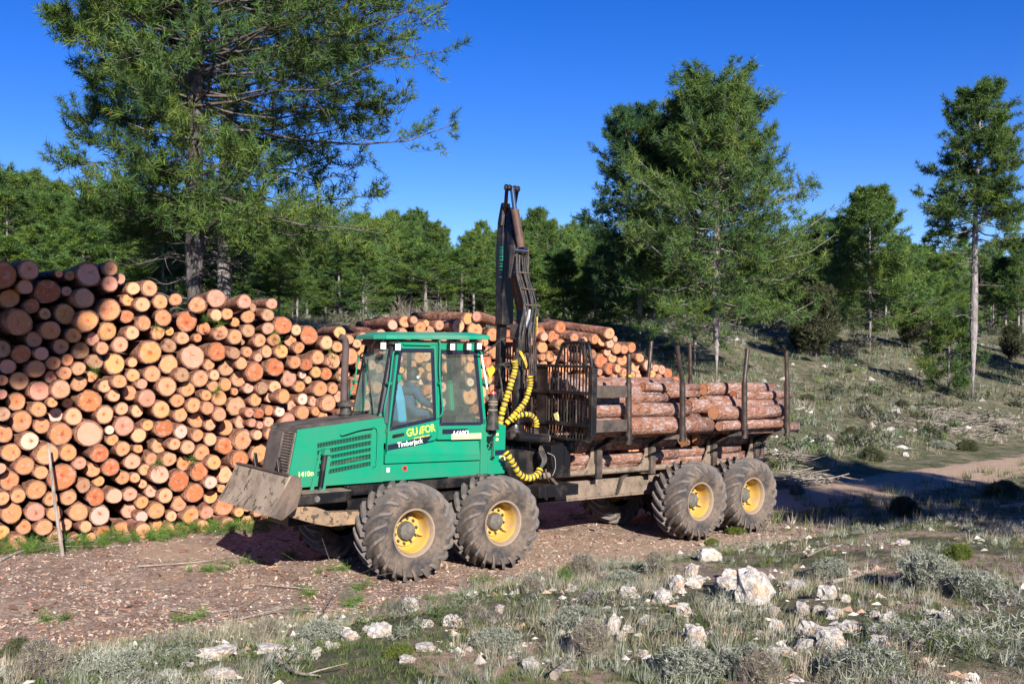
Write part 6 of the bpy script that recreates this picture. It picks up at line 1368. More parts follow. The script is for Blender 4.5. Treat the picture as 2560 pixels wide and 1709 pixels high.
# the tall lone pine on the right slope
lone = pine(52, 13.3, 6.8, 2.5, 85, 15, 4, 13, 0.24, 0.030, 0.20, tiers, dead=34, low=-0.35, high=0.7, upc=0.35, lean=0.35)
q = at(2432, 1003)
plant_tree(lone, 'pine_tree', q, 0.2, (1, 1, 0.97 * (q.y * (1003 - 196) / FPX) / 13.3), 'tall lone pine with long bare trunk on the right slope')
# the two middle ones
mid1 = pine(61, 9.0, 2.2, 3.1, 130, 13, 4, 9, 0.27, 0.034, 0.11, conic, twigr=0, tones=NEED * 1.3, dead=22, low=-0.15, high=0.9)
q = at(2175, 888)
plant_tree(mid1, 'pine_tree', q, 0.6, (1, 1, (q.y * (888 - 485) / FPX) / 9.0), 'young pine with thin pale trunk, middle of the right slope')
mid2 = pine(62, 9.0, 3.2, 2.2, 95, 12, 3, 11, 0.26, 0.036, 0.16, column, twigr=0, tones=BLUE, dead=12)
q = at(2080, 850)
plant_tree(mid2, 'pine_tree', q, 1.9, (1, 1, (q.y * (850 - 552) / FPX) / 9.0), 'dark pine with black trunk left of the young pale-trunked pine')
# small green sapling beside the lone pine, and junipers
sap = pine(66, 2.4, 0.25, 0.9, 42, 8, 3, 12, 0.20, 0.02, 0.03, column)
q = at(2372, 985); plant_tree(sap, 'pine_sapling', q, 0, 1.25, 'bright green pine sapling left of the tall lone pine', cat='sapling')
jun = pine(67, 3.0, 0.05, 0.8, 80, 8, 3, 14, 0.13, 0.03, 0.05, column, twigr=0, tones=np.array([(0.05, 0.07, 0.03), (0.07, 0.085, 0.035), (0.10, 0.10, 0.05)]), low=0.9, high=1.6)
for k, (px, py, s_, lb) in enumerate(((2040, 905, 1.2, 'big dark juniper below the dark pine on the right slope'), (2280, 872, 0.85, 'twin-topped olive juniper mid right slope'), (2325, 872, 0.75, 'smaller olive juniper right beside the twin-topped one'), (2000, 880, 0.6, 'low juniper left of the big dark juniper'), (2530, 905, 0.7, 'small round juniper at the right picture edge'))):
    q = at(px, py); plant_tree(jun, 'juniper', q, k * 1.3, (s_, s_, s_ * 0.85), lb, cat='juniper')

# ------------------------------------------------------------------ the forest
fv = []
for k in range(6):
    H_ = 9.0; pr = (conic, tiers, conic, tiers, column, conic)[k]
    fv.append(pine(100 + k, H_, (1.6, 4.2, 0.9, 3.4, 3.6, 2.0)[k], (1.9, 1.7, 2.1, 1.5, 2.1, 1.6)[k], (85, 70, 100, 80, 60, 80)[k], 9, 3, 9, 0.30, 0.036, (0.10, 0.12, 0.09, 0.11, 0.13, 0.1)[k], pr, tones=(NEED * 1.45 if k % 2 == 0 else NEED * 1.15), dead=(10, 18, 6, 14, 16, 12)[k], twigr=0, low=(-0.1, 0.0)[k % 2], high=0.9, trunk_sides=6))
sky_px = [(-400, 330), (0, 372), (40, 400), (100, 385), (150, 452), (300, 470), (600, 480), (900, 512), (1000, 510), (1100, 528), (1200, 545), (1290, 545), (1315, 500), (1350, 515), (1400, 548), (1500, 560), (1700, 560), (2000, 585), (2080, 575), (2250, 590), (2400, 600), (2560, 598), (2900, 570)]
skx, sky_ = [a for a, b in sky_px], [b for a, b in sky_px]
fr_ = random.Random(8)
ZONES = [(-800, 330, 'left', 'pine in the dark forest edge left of the huge spreading pine'), (330, 1250, 'pile', 'pine in the sunlit forest rising behind the log pile'), (1250, 1640, 'crane', 'pine in the forest between the crane and the tallest broad pine'), (1640, 2120, 'mid', 'pine in the forest behind the tallest broad pine'), (2120, 3300, 'right', 'pine in the forest along the top of the right slope')]
spots = []; USED = {}
MK = [(-500, 'land far off the left edge'), (-150, 'the left picture edge'), (30, 'the leftmost log end'), (110, 'the top left log cluster'), (220, 'the highest log of the pile'), (310, 'the log pair left of the trunks'), (400, 'the gap left of the big trunk'), (480, 'the big shaded trunk'), (560, 'the second big trunk'), (640, 'the dip right of the big trunks'), (720, 'the last high logs of the pile'), (790, 'the low dip of the pile'), (860, 'the exhaust stack'), (930, 'the front roof corner of the cab'), (1000, 'the cab door'), (1080, 'the middle of the cab roof'), (1150, 'the rear cab lamps'), (1210, 'the cab roof rear end'), (1270, 'the crane stick'), (1330, 'the crane column'), (1390, 'the headboard hoop'), (1450, 'the near headboard corner'), (1520, 'the right end of the pile top'), (1600, 'the pile end slope'), (1690, 'the second stake'), (1770, 'the broad pine trunk'), (1860, 'the third stake'), (1960, 'the last stake'), (2030, 'the big dark juniper'), (2090, 'the dark pine'), (2160, 'the pale-trunked young pine'), (2230, 'the gap left of the junipers'), (2300, 'the twin-topped juniper'), (2370, 'the green sapling'), (2440, 'the lone pine'), (2520, 'the right edge of the slope'), (2700, 'land off the right edge'), (3000, 'land far off the right edge')]
KIND = ['pointed bushy', 'rounded high-crowned', 'pointed low-branched', 'slim column-shaped', 'broad-topped bare-stemmed', 'narrow pointed']
def try_tree(px, z, mind, top_y, jit):
    x = (px - CXP) / FPX * z; g = Gf(x, z)
    for (a, b_) in spots:
        if (a - x) ** 2 + (b_ - z) ** 2 < mind * mind: return
    by = CYP - FPX * (g - CAM_H) / z
    ty = top_y + jit
    h = (by - ty) * z / FPX
    if h < 3.2: return
    if z < 64 and (abs(px - 2440) < 95 or abs(px - 2155) < 60): return
    if h > 14: h = 14 - fr_.uniform(0, 2)
    spots.append((x, z))
    for a, b_, n_, lb in ZONES:
        if a <= px < b_: break
    v = fr_.randrange(6)
    mk = min(MK, key=lambda q: abs(q[0] - px))[1]; row = 'skyline' if z >= 74 else ('back row' if z > 58 else 'middle row' if z > 46 else 'front row')
    lb = '%s forest pine, %s, %s %s' % (KIND[v], row, 'above' if row == 'skyline' else 'beyond', mk); w = h / 9.0; ww = w * fr_.uniform(0.85, 1.15) if w > 0.8 else fr_.uniform(0.72, 0.9)
    if lb in USED: lb = lb.replace('forest pine', ('shorter' if h < USED[lb] else 'taller') + ' forest pine')
    if lb in USED: lb = lb.replace('taller forest', 'tallest forest').replace('shorter forest', 'smallest forest')
    if lb in USED: lb = lb.replace(' forest pine', ' pine').replace('tallest', 'wide-crowned' if ww > w else 'slender').replace('smallest', 'low')
    if lb in USED: lb = lb.replace(', skyline', ', far skyline' if z > 90 else ', near skyline')
    if len(lb.replace('-', ' ').split()) > 15: lb = lb.replace('broad-topped bare-stemmed', 'bare-stemmed').replace('pointed low-branched', 'low-branched')
    if lb in USED: lb = lb.replace('taller', 'somewhat taller').replace('shorter', 'somewhat shorter')
    USED[lb] = h
    plant_tree(fv[v], 'pine_tree', (x, z, g - 0.1), fr_.uniform(0, 6.3), (ww, ww, w), lb, 'forest pines ' + n_)
# front rows: (px range, depth range, count, top y range)
rows = [(-300, 330, 30, 42, 26, (455, 620)), (620, 1250, 44, 56, 34, (600, 690)), (330, 1250, 52, 68, 38, (560, 640)), (1250, 1640, 46, 58, 18, (560, 650)), (1640, 2560, 62, 76, 34, (600, 700)), (2300, 2900, 46, 60, 12, (600, 690)), (-500, 0, 24, 34, 8, (380, 480)), (230, 620, 36, 50, 12, (480, 600))]
for a, b_, z0, z1, n_, (t0, t1) in rows:
    for k in range(n_): try_tree(fr_.uniform(a, b_), fr_.uniform(z0, z1), 1.7, fr_.uniform(t0, t1), 0)
# skyline rows
for k in range(420):
    if len(spots) > 290: break
    px = fr_.uniform(-350, 2850); z = fr_.uniform(74, 104)
    try_tree(px, z, 2.2, float(np.interp(px, skx, sky_)), fr_.uniform(-8, 45) + (104 - z) * 1.2)
# the forest carries on behind: one mass of small crowns
rngf = np.random.default_rng(77)
nF = 1250; zz = 70 + 80 * rngf.random(nF) ** 0.8; xx = rngf.uniform(-0.75, 0.75, nF) * zz
VF, TF, CF = [], [], []; o_ = 0
hh = rngf.uniform(6.5, 9.0, nF); gg = G(xx, zz)
limy = np.interp(CXP + FPX * xx / zz, skx, sky_) + 4 + (150 - zz) * 0.22
hmax = CAM_H - (limy - CYP) * zz / FPX - gg
hh = np.minimum(hh, hmax)
ok = hh > 2.5; xx, zz, hh, gg = xx[ok], zz[ok], hh[ok], gg[ok]
n_t = 20
pos = np.stack([np.repeat(xx, n_t), np.repeat(zz, n_t), np.zeros(len(xx) * n_t)], -1)
uu_ = rngf.random(len(pos)) ** 0.9 * 1.15 - 0.15; aa_ = rngf.random(len(pos)) * 6.283
rr_ = 2.0 * np.clip(1 - uu_, 0, 1) ** 0.8 * rngf.uniform(0.4, 1, len(pos)) + 0.1
pos[:, 0] += rr_ * np.cos(aa_); pos[:, 1] += rr_ * np.sin(aa_); pos[:, 2] = np.repeat(gg, n_t) + np.repeat(hh, n_t) * (0.2 + 0.8 * uu_) - 0.5
ax_ = unit(np.stack([np.cos(aa_), np.sin(aa_), np.full(len(pos), 0.8)], -1))
V, T, C_ = needles(rngf, pos, ax_, 7, 0.62, 0.14, 0.85, NEED)
tag(link('distant_forest', np_mesh('distant_forest', V, T, mats=[M['needle']], col=C_)), 'far pine woods closing the hillside', 'forest', kind='stuff')
# pines beside and behind the viewpoint, whose shade falls on the pile and on the road
shade = pine(71, 14.2, 10.0, 2.15, 190, 13, 4, 13, 0.28, 0.06, 0.18, column, twigr=0, dead=8)
plant_tree(shade, 'pine_tree', (-3.2, -1.9, Gf(-3.2, -1.9)), 0.0, 1.0, 'pine out of view that shades the upper left of the log pile')
shade2 = pine(72, 13.0, 3.0, 2.7, 150, 12, 4, 12, 0.28, 0.04, 0.2, column, twigr=0)
plant_tree(shade2, 'pine_tree', (13.3, 0.2, Gf(13.3, 0.2)), 0.0, (1.0, 1.0, 0.82), 'pine out of view that shades the road end at right')
plant_tree(shade2, 'pine_tree', (16.3, 3.6, Gf(16.3, 3.6)), 2.0, (0.9, 0.9, 0.84), 'second pine out of view that shades the road at right')

# ------------------------------------------------------------------ ground cover
rg = np.random.default_rng(9)
def blades(rng, P, n, h, w, lean, tones, ci=None, r0=0.04, hv=0.35):
    """upright thin leaves in tufts at P (T,3)"""
    T_ = len(P); h = np.broadcast_to(h, T_)
    a = rng.random((T_, n)) * 2 * np.pi; rr = rng.random((T_, n)) ** 0.5 * r0 * (h[:, None] / 0.2)
    base = P[:, None] + np.stack([np.cos(a) * rr, np.sin(a) * rr, np.zeros_like(a)], -1)
    ln = lean * rng.random((T_, n)); a2 = a + rng.normal(0, 0.7, (T_, n))
    d = unit(np.stack([np.cos(a2) * ln, np.sin(a2) * ln, np.ones_like(a)], -1))
    L = h[:, None, None] * rng.uniform(1 - hv, 1 + hv, (T_, n, 1))
    s = np.stack([-np.sin(a2 + 1), np.cos(a2 + 1), np.zeros_like(a)], -1) * w * 0.5
    V = np.stack([base - s, base + s, base + d * L], 2).reshape(-1, 3)
    c = tones[rng.integers(0, len(tones), T_) if ci is None else ci]
    c = np.broadcast_to(c[:, None, None, :] * rng.uniform(0.7, 1.3, (T_, n, 1, 1)), (T_, n, 3, 3)).reshape(-1, 3)
    return V, np.arange(len(V)).reshape(-1, 3), c
GREEN = np.array([(0.09, 0.14, 0.035), (0.13, 0.17, 0.05), (0.07, 0.11, 0.03), (0.16, 0.18, 0.07)])
DRY = np.array([(0.40, 0.345, 0.25), (0.30, 0.27, 0.20), (0.48, 0.43, 0.33), (0.25, 0.23, 0.16), (0.22, 0.215, 0.13)])
GREY = np.array([(0.25, 0.27, 0.205), (0.32, 0.335, 0.26), (0.18, 0.20, 0.15), (0.38, 0.39, 0.32)])
PURP = np.array([(0.20, 0.17, 0.17), (0.25, 0.215, 0.205), (0.16, 0.14, 0.13)])
def scatter(n, y0, y1, cond, fov=0.62):
    y = y0 * (y1 / y0) ** rg.random(n); x = rg.uniform(-fov, fov, n) * y
    s, p = sp(x, y); k = cond(x, y, s, p); x, y = x[k], y[k]
    return np.stack([x, y, G(x, y) - 0.01], -1)
def cover(name, label, batches, cat='ground cover', mat='leaf'):
    V, T, C_, o = [], [], [], 0
    for v, t_, c in batches: V.append(v); T.append(t_ + o); C_.append(c); o += len(v)
    tag(link(name, np_mesh(name, np.concatenate(V), np.concatenate(T), mats=[M[mat]], col=np.concatenate(C_))), label, cat, kind='stuff')
bankc = lambda x, y, s, p: (p < 9.9 + 0.8 * vnoise(x, y, 1.1)) & (vnoise(x, y, 0.8) > -0.32) | ((p < 10.6) & (s > 1.2) & (vnoise(x, y, 0.5) > 0.05))
patch = lambda x, y, sc, th: vnoise(x + 50, y, sc) > th
B1 = scatter(9500, 3.5, 17, lambda x, y, s, p: bankc(x, y, s, p) & patch(x, y, 1.2, -0.28))
B2 = scatter(8500, 3.5, 17, lambda x, y, s, p: bankc(x, y, s, p) & patch(x, y, 1.0, -0.02))
B3 = scatter(3200, 4.0, 17, lambda x, y, s, p: bankc(x, y, s, p) & patch(x, y, 0.7, 0.05))
cover('bank_grass', 'green and straw grass covering the near bank', [
    blades(rg, B1, 13, 0.035 + 0.04 * rg.random(len(B1)), 0.006, 0.9, GREEN, r0=0.09),
    blades(rg, B2, 15, 0.06 + 0.08 * rg.random(len(B2)) ** 2 * 1.6, 0.0045, 0.8, DRY, r0=0.05),
    blades(rg, B3, 20, 0.05 + 0.06 * rg.random(len(B3)), 0.008, 0.9, GREY, r0=0.06)], 'grass')
hillc = lambda x, y, s, p: (p > np.where(s > 11.5, 15.4, 18.6)) & (y < 92)
H1 = scatter(26000, 17, 90, lambda x, y, s, p: hillc(x, y, s, p) & patch(x, y, 1.6, -0.12))
ci_ = rg.integers(0, 5, len(H1))
hsz = 0.5 + H1[:, 1] / 60
cover('hillside_grass', 'pale dry grass and low herbs on the slope behind', [
    blades(rg, H1, 12, (0.10 + 0.14 * rg.random(len(H1))) * hsz, 0.026, 1.2, np.concatenate([DRY * 0.75, GREY * 0.8, GREEN * 1.1, GREY * 0.6]), r0=0.12)], 'grass')
H2 = scatter(4200, 18, 80, lambda x, y, s, p: hillc(x, y, s, p) & patch(x, y, 3.0, 0.02))
cover('hillside_herbs', 'small blue-green and grey herbs dotted over the slope', [
    blades(rg, H2, 14, (0.16 + 0.16 * rg.random(len(H2))) * (0.5 + H2[:, 1] / 60), 0.035, 1.3, np.array([(0.10, 0.17, 0.10), (0.09, 0.12, 0.06), (0.22, 0.25, 0.19), (0.14, 0.14, 0.08)]), r0=0.14)], 'herbs')
H3 = scatter(1500, 20, 85, lambda x, y, s, p: hillc(x, y, s, p) & patch(x, y, 5.0, -0.15))
kk_ = 12; hs_ = 0.14 + 0.34 * rg.random(len(H3)) ** 1.6
ho = rg.normal(0, 1, (len(H3), kk_, 3)) * np.array([1, 1, 0]) * hs_[:, None, None] * 0.8; ho[..., 2] = rg.random((len(H3), kk_)) * hs_[:, None] * 0.9
hq = needles(rg, (H3[:, None] + ho).reshape(-1, 3), np.tile([[0.0, 0.0, 1.0]], (len(H3) * kk_, 1)), 9, 0.20, 0.045, 0.9, np.array([(0.09, 0.10, 0.05), (0.15, 0.145, 0.105), (0.05, 0.065, 0.03), (0.20, 0.20, 0.15), (0.10, 0.15, 0.07), (0.10, 0.095, 0.075)]), np.repeat(rg.integers(0, 6, len(H3)), kk_))
cover('slope_scrub', 'low dark and greyish scrub dotted over the slope', [hq], 'scrub')
# verges of the dirt road
R1 = scatter(3800, 14, 40, lambda x, y, s, p: (s > 7.5) & (np.abs(p - 13.3) > 1.15) & (p < 16) & (p > 9))
cover('verge_grass', 'rough grass and herbs along the road behind the forwarder', [blades(rg, R1, 16, 0.12 + 0.16 * rg.random(len(R1)), 0.014, 0.9, np.concatenate([GREEN, DRY]), r0=0.08)], 'grass')

# chips, bark flakes, needles and pebbles trodden into the soil
def flakes(P, size, tones, flat_=0.35, elong=3.0):
    n = len(P); a = rg.random(n) * 6.283
    u = np.stack([np.cos(a), np.sin(a), rg.normal(0, flat_, n)], -1); w = np.stack([-np.sin(a), np.cos(a), rg.normal(0, flat_, n)], -1)
    nrm = unit(np.cross(u, w)); L = size * rg.uniform(0.5, 1.5, n)[:, None]; W = L / rg.uniform(1.2, elong, n)[:, None]; t = L * 0.12 + 0.001
    c0 = P + np.array([0, 0, 1]) * (np.abs(u[:, 2:3]) * L * 0.5 + 0.006)
    cr = [c0 - u * L / 2 - w * W / 2, c0 + u * L / 2 - w * W / 2 * rg.uniform(.3, 1, (n, 1)), c0 + u * L / 2 + w * W / 2, c0 - u * L / 2 * rg.uniform(.5, 1, (n, 1)) + w * W / 2]
    V = np.stack(cr + [c + nrm * t for c in cr], 1).reshape(-1, 3)
    f = np.array([(4, 5, 6), (4, 6, 7), (0, 1, 5), (0, 5, 4), (2, 3, 7), (2, 7, 6)])
    T = (f[None] + np.arange(n)[:, None, None] * 8).reshape(-1, 3)
    c = tones[rg.integers(0, len(tones), n)] * rg.uniform(0.75, 1.2, (n, 1)); c = np.repeat(c, 8, 0)
    return V, T, c
soilc = lambda x, y, s, p: (p > 9.6 + 0.5 * vnoise(x, y, 0.9)) & (p < 16.4) & (s < 8.5)
C1 = scatter(30000, 8.0, 21, lambda x, y, s, p: soilc(x, y, s, p) & patch(x, y, 0.9, -0.28))
C2 = scatter(30000, 8.0, 21, lambda x, y, s, p: soilc(x, y, s, p) & patch(x, y, 0.6, -0.15))
C5 = scatter(1800, 8.0, 19, soilc)
cover('bark_and_chips', 'bark flakes, wood chips and pebbles strewn over the clearing', [
    flakes(C1, 0.034, np.array([(0.36, 0.18, 0.12), (0.26, 0.145, 0.10), (0.48, 0.30, 0.21), (0.46, 0.34, 0.26), (0.18, 0.11, 0.08), (0.52, 0.41, 0.33)])),
    flakes(C2, 0.024, np.array([(0.62, 0.48, 0.36), (0.50, 0.40, 0.32), (0.68, 0.58, 0.47), (0.44, 0.30, 0.22)]), 0.3, 2.0),
    flakes(C5, 0.10, np.array([(0.28, 0.15, 0.10), (0.38, 0.29, 0.22), (0.18, 0.10, 0.075)]), 0.12, 9.0)], 'litter', 'litter')
def pebbles(P, size, tones):
    n = len(P); o6 = np.array([(1, 0, 0), (0, 1, 0), (-1, 0, 0), (0, -1, 0), (0, 0, .7), (0, 0, -.6)])
    f8 = np.array([(0, 1, 4), (1, 2, 4), (2, 3, 4), (3, 0, 4), (1, 0, 5), (2, 1, 5), (3, 2, 5), (0, 3, 5)])
    sz = size * (0.4 + 1.2 * rg.random((n, 1, 1)) ** 2); V = P[:, None] + (o6[None] + rg.normal(0, 0.22, (n, 6, 3))) * sz * 0.5
    c = np.repeat(tones[rg.integers(0, len(tones), n)] * rg.uniform(0.7, 1.15, (n, 1)), 6, 0)
    return V.reshape(-1, 3), (f8[None] + np.arange(n)[:, None, None] * 6).reshape(-1, 3), c
C3 = scatter(7500, 3.8, 18, lambda x, y, s, p: (p < 10.6) & patch(x, y, 1.0, -0.1))
C4 = scatter(900, 18, 70, lambda x, y, s, p: hillc(x, y, s, p))
cover('scattered_pebbles', 'small pale stones scattered over the bank and slope', [
    pebbles(C3, 0.075, np.array([(0.60, 0.55, 0.48), (0.48, 0.43, 0.38), (0.50, 0.32, 0.22), (0.66, 0.61, 0.55)])),
    pebbles(C4, 0.30, np.array([(0.48, 0.45, 0.40), (0.52, 0.43, 0.35), (0.55, 0.52, 0.47)]))], 'pebbles', 'litter')
# green slash along the foot of the pile
sl_ = np.linspace(-5.6, 0.2, 260); 
pp = np.array([list(P0 + Vector((UU.x, UU.y, 0)) * float(s) + VV * float(rg.uniform(4.45, 5.15))) for s in sl_ + rg.normal(0, 0.15, 260)])
keep = rg.random(260) < np.interp(sl_, [-5.6, -4.6, -3.2, -2.2, -1.0, 0.2], [0.9, 1.0, 0.75, 0.9, 0.95, 1.0])
pp = pp[keep]; pp[:, 2] = G(pp[:, 0], pp[:, 1]) + 0.03 + 0.14 * rg.random(len(pp)) * np.interp(pp[:, 0], [-9, -6.5, -4.0, 0], [1.3, 1.0, 0.8, 0.8])
extra_px = [(845, 1420), (905, 1465), (890, 1505), (770, 1480), (745, 1530), (620, 1405), (700, 1385), (505, 1420), (860, 1380), (1330, 1300), (1345, 1302), (1440, 1290), (1200, 1450), (1420, 1440), (140, 1545), (460, 1545), (560, 1420), (1640, 1195), (1665, 1190), (2010, 1245)]
ep = np.array([list(at(a, b_, 0.04)) for a, b_ in extra_px]); ep = np.repeat(ep, 5, 0) + rg.normal(0, 0.09, (len(ep) * 5, 3)) * np.array([1, 1, 0.25])
pts_ = np.concatenate([pp, ep])
FRESH = np.array([(0.10, 0.20, 0.03), (0.13, 0.24, 0.04), (0.08, 0.16, 0.03)])
axr = unit(rg.normal(0, 1, (len(pts_), 3)) * np.array([1, 1, 0.3]) + np.array([0, -0.3, 0.35]))
cover('pine_slash', 'fresh green pine sprays lying along the foot of the log pile', [needles(rg, pts_, axr, 42, 0.15, 0.0055, 0.85, FRESH, droop=0.1)], 'branches', 'needle')
# sprays caught between the logs
SP = [(395, 825), (520, 800), (545, 805), (238, 930), (700, 845), (827, 885), (855, 940), (545, 975), (398, 1150), (485, 1150), (1395, 862)]
sq = np.array([list(P0 + UU * 0) for _ in SP]); lst = []
for a, b_ in SP:
    d = Vector(((a - CXP) / FPX, 1, -(b_ - CYP) / FPX)); o = Vector((0, 0, CAM_H)); t_ = (4.95 - (o - P0).dot(VV)) / d.dot(VV); lst.append(list(o + d * t_))
lst = np.repeat(np.array(lst), 3, 0) + rg.normal(0, 0.04, (len(lst) * 3, 3))
cover('caught_sprays', 'small green pine sprays caught between the stacked logs', [needles(rg, lst, np.tile([[0.0, -0.7, 0.2]], (len(lst), 1)), 30, 0.13, 0.005, 0.9, FRESH)], 'branches', 'needle')

# ------------------------------------------------------------------ single shrubs
def shrub_mesh(seed, n, h, w, tones, spread, r0):
    rng = np.random.default_rng(seed)
    k = 26; a = rng.random(k) * 6.283; r = rng.random(k) ** 0.6 * r0 * (1 + 0.5 * np.sin(2 * a + seed))
    P = np.stack([np.cos(a) * r, np.sin(a) * r, np.full(k, -0.01)], -1)
    V, T, c = blades(rng, P, n, h * (1 - 0.45 * (r / r0)), w, spread, tones, r0=0.05)
    # leafy upper part: short leaves along stems
    st = rng.random(k * 40) * 6.283; rr = rng.random(k * 40) ** 0.55 * r0 * 1.15 * (1 + 0.45 * np.sin(2 * st + seed) * np.cos(3 * st)); hh_ = h * (0.25 + 0.8 * rng.random(k * 40)) * (1 - 0.5 * (rr / (r0 * 1.3)) ** 2)
    Q = np.stack([np.cos(st) * rr, np.sin(st) * rr, hh_], -1)
    V2, T2, c2 = needles(rng, Q, unit(np.stack([np.cos(st) * .4, np.sin(st) * .4, np.ones_like(st)], -1)), 6, h * 0.13, w * 1.1, 0.75, tones)
    return np_mesh('shrub', np.concatenate([V, V2]), np.concatenate([T, T2 + len(V)]), mats=[M['leaf']], col=np.concatenate([c, c2]))
SHK = {'grey': [shrub_mesh(s, 16, 0.28, 0.008, GREY, 0.8, 0.20) for s in (1, 2)],
       'dry': [shrub_mesh(s, 34, 0.34, 0.0045, np.concatenate([PURP, DRY]), 0.55, 0.13) for s in (3, 4)],
       'green': [shrub_mesh(s, 20, 0.26, 0.007, np.array([(0.13, 0.17, 0.03), (0.10, 0.15, 0.03), (0.17, 0.19, 0.05)]), 0.8, 0.17) for s in (5, 6)],
       'dark': [shrub_mesh(s, 26, 0.34, 0.012, np.array([(0.07, 0.09, 0.035), (0.10, 0.115, 0.05), (0.13, 0.12, 0.08)]), 1.1, 0.17) for s in (7, 8)]}
KN = {'grey': 'silvery grey santolina shrub', 'dry': 'dry purplish lavender tuft', 'green': 'bright green broom shrub', 'dark': 'dark green shrub'}
SH = [('grey', 1725, 1690, 1.5, 'lowest in the picture, centre right'), ('grey', 2180, 1700, 1.5, 'low at the bottom edge below the stones'), ('dry', 1480, 1640, 1.3, 'standing left of the tall upright stone'), ('grey', 1440, 1560, 1.1, 'below the front wheel pair, mid bank'),
      ('dry', 1460, 1440, 1.5, 'between the wheel pairs at the bank edge'), ('grey', 1560, 1465, 1.3, 'just left of the boulder group'), ('dry', 1640, 1430, 1.4, 'up against the boulder group'), ('grey', 2320, 1470, 1.9, 'broad, far right above the fallen twig'),
      ('grey', 2440, 1490, 1.6, 'right of the broad far right shrub'), ('grey', 2080, 1440, 1.2, 'right behind the big boulder'), ('green', 1840, 1335, 1.3, 'in front of the rearmost wheel'), ('green', 1780, 1365, 1.0, 'between bank and third wheel'),
      ('dark', 2260, 1290, 2.0, 'in deep shade by the road'), ('dark', 2510, 1240, 1.7, 'at the road edge, far right'), ('green', 2400, 1395, 1.1, 'yellowish, in the shade at right'), ('dry', 2150, 1320, 1.4, 'straw-like, in the shade beyond the boulders'),
      ('dry', 670, 1600, 1.1, 'left of the white flat stones'), ('dry', 100, 1700, 1.6, 'darkest, bottom left corner'), ('grey', 800, 1600, 1.2, 'right of the white flat stones'), ('dry', 870, 1500, 0.9, 'below the front wheel on the clearing'),
      ('grey', 1240, 1620, 1.2, 'on the bank, lower middle'), ('dry', 1190, 1560, 1.0, 'on the bank crest, middle'), ('grey', 320, 1690, 1.1, 'near the bottom left slab stones'), ('grey', 450, 1660, 0.9, 'above the grey slab'), ('dark', 45, 1650, 1.1, 'at the left picture edge, bottom'),
      ('green', 1000, 1640, 0.8, 'small, among the white stones'), ('dry', 1330, 1480, 1.0, 'nearest the second wheel'), ('grey', 1880, 1690, 1.2, 'bottom edge, right of centre'), ('dry', 1900, 1700, 1.2, 'bottom edge beside the silvery one'),
      ('dark', 2180, 1150, 1.6, 'rounded, at the foot of the slope left of the road'), ('dark', 2170, 1030, 1.7, 'mid slope below the young pine'), ('dark', 2420, 1125, 1.5, 'on the slope above the sandy road'), ('dark', 2130, 1090, 1.2, 'low on the slope right of the last stake'),
      ('grey', 2350, 1120, 1.5, 'on the slope left of the dark roadside shrub'), ('dark', 2255, 1020, 1.3, 'mid slope, left of the brushwood'), ('dark', 2020, 1000, 1.3, 'on the slope near the last stake'), ('dry', 1990, 1235, 1.2, 'behind the rearmost wheel')]
def rel(q): return q
for k, (kd, px, py, s_, wh) in enumerate(SH):
    q = at(px, py)
    o = link('shrub', SHK[kd][k % 2], None, q, (0, 0, k * 1.7)); s_ *= 0.60 if q.y < 20 else 0.8; o.scale = (s_ * (1.25 if q.y > 18 else 1), s_, s_ * (0.65 + 0.3 * ((k * 7) % 5) / 5))
    tag(o, KN[kd] + ', ' + wh, 'shrub')

# low mats of silvery and dark scrub between the single shrubs
M1 = scatter(520, 4.2, 17, lambda x, y, s, p: bankc(x, y, s, p) & (p < 9.6) & patch(x, y, 1.6, 0.02))
mi_ = rg.integers(0, 6, len(M1)); MT = np.concatenate([GREY, PURP[:1], np.array([(0.10, 0.13, 0.05)])])
mq = np.repeat(M1, 30, 0) + rg.normal(0, 1, (len(M1) * 30, 3)) * np.array([0.11, 0.11, 0.0]); mq[:, 2] = G(mq[:, 0], mq[:, 1]) + rg.random(len(mq)) * 0.12
cover('low_scrub', 'low mats of silvery and dark scrub over the near bank', [needles(rg, mq, np.tile([[0.0, 0.0, 1.0]], (len(mq), 1)), 5, 0.06, 0.008, 0.75, MT, np.repeat(mi_, 30))], 'scrub')

# ------------------------------------------------------------------ rocks
def rock_mesh(seed):
    import bmesh
    rng = np.random.default_rng(seed); bm = bmesh.new(); bmesh.ops.create_icosphere(bm, subdivisions=3, radius=0.5)
    V = np.array([v.co[:] for v in bm.verts]); pn = 3.4; V = V / (np.sum(np.abs(V) ** pn, 1, keepdims=True) ** (1 / pn)) * 0.47
    for _ in range(13):
        n = unit(rng.standard_normal(3) * np.array([1, 1, 0.7])); d = rng.uniform(0.30, 0.50); k = V @ n > d
        V[k] -= np.outer((V[k] @ n - d) * 0.97, n)
    f = np.array([vnoise(V[:, 0] * 3 + seed, V[:, 1] * 3 + V[:, 2] * 2.3, 0.4), vnoise(V[:, 1] * 5 + seed, V[:, 2] * 5 - V[:, 0] * 3, 0.3)]).T
    V = V * (1 + 0.40 * f[:, :1] + 0.22 * f[:, 1:]); V *= 0.5 / np.abs(V).max(0)
    for i, v in enumerate(bm.verts): v.co = V[i]
    me = bpy.data.meshes.new('rock'); bm.to_mesh(me); bm.free(); me.materials.append(M['rock']); return me
RM = [rock_mesh(300 + k) for k in range(9)]
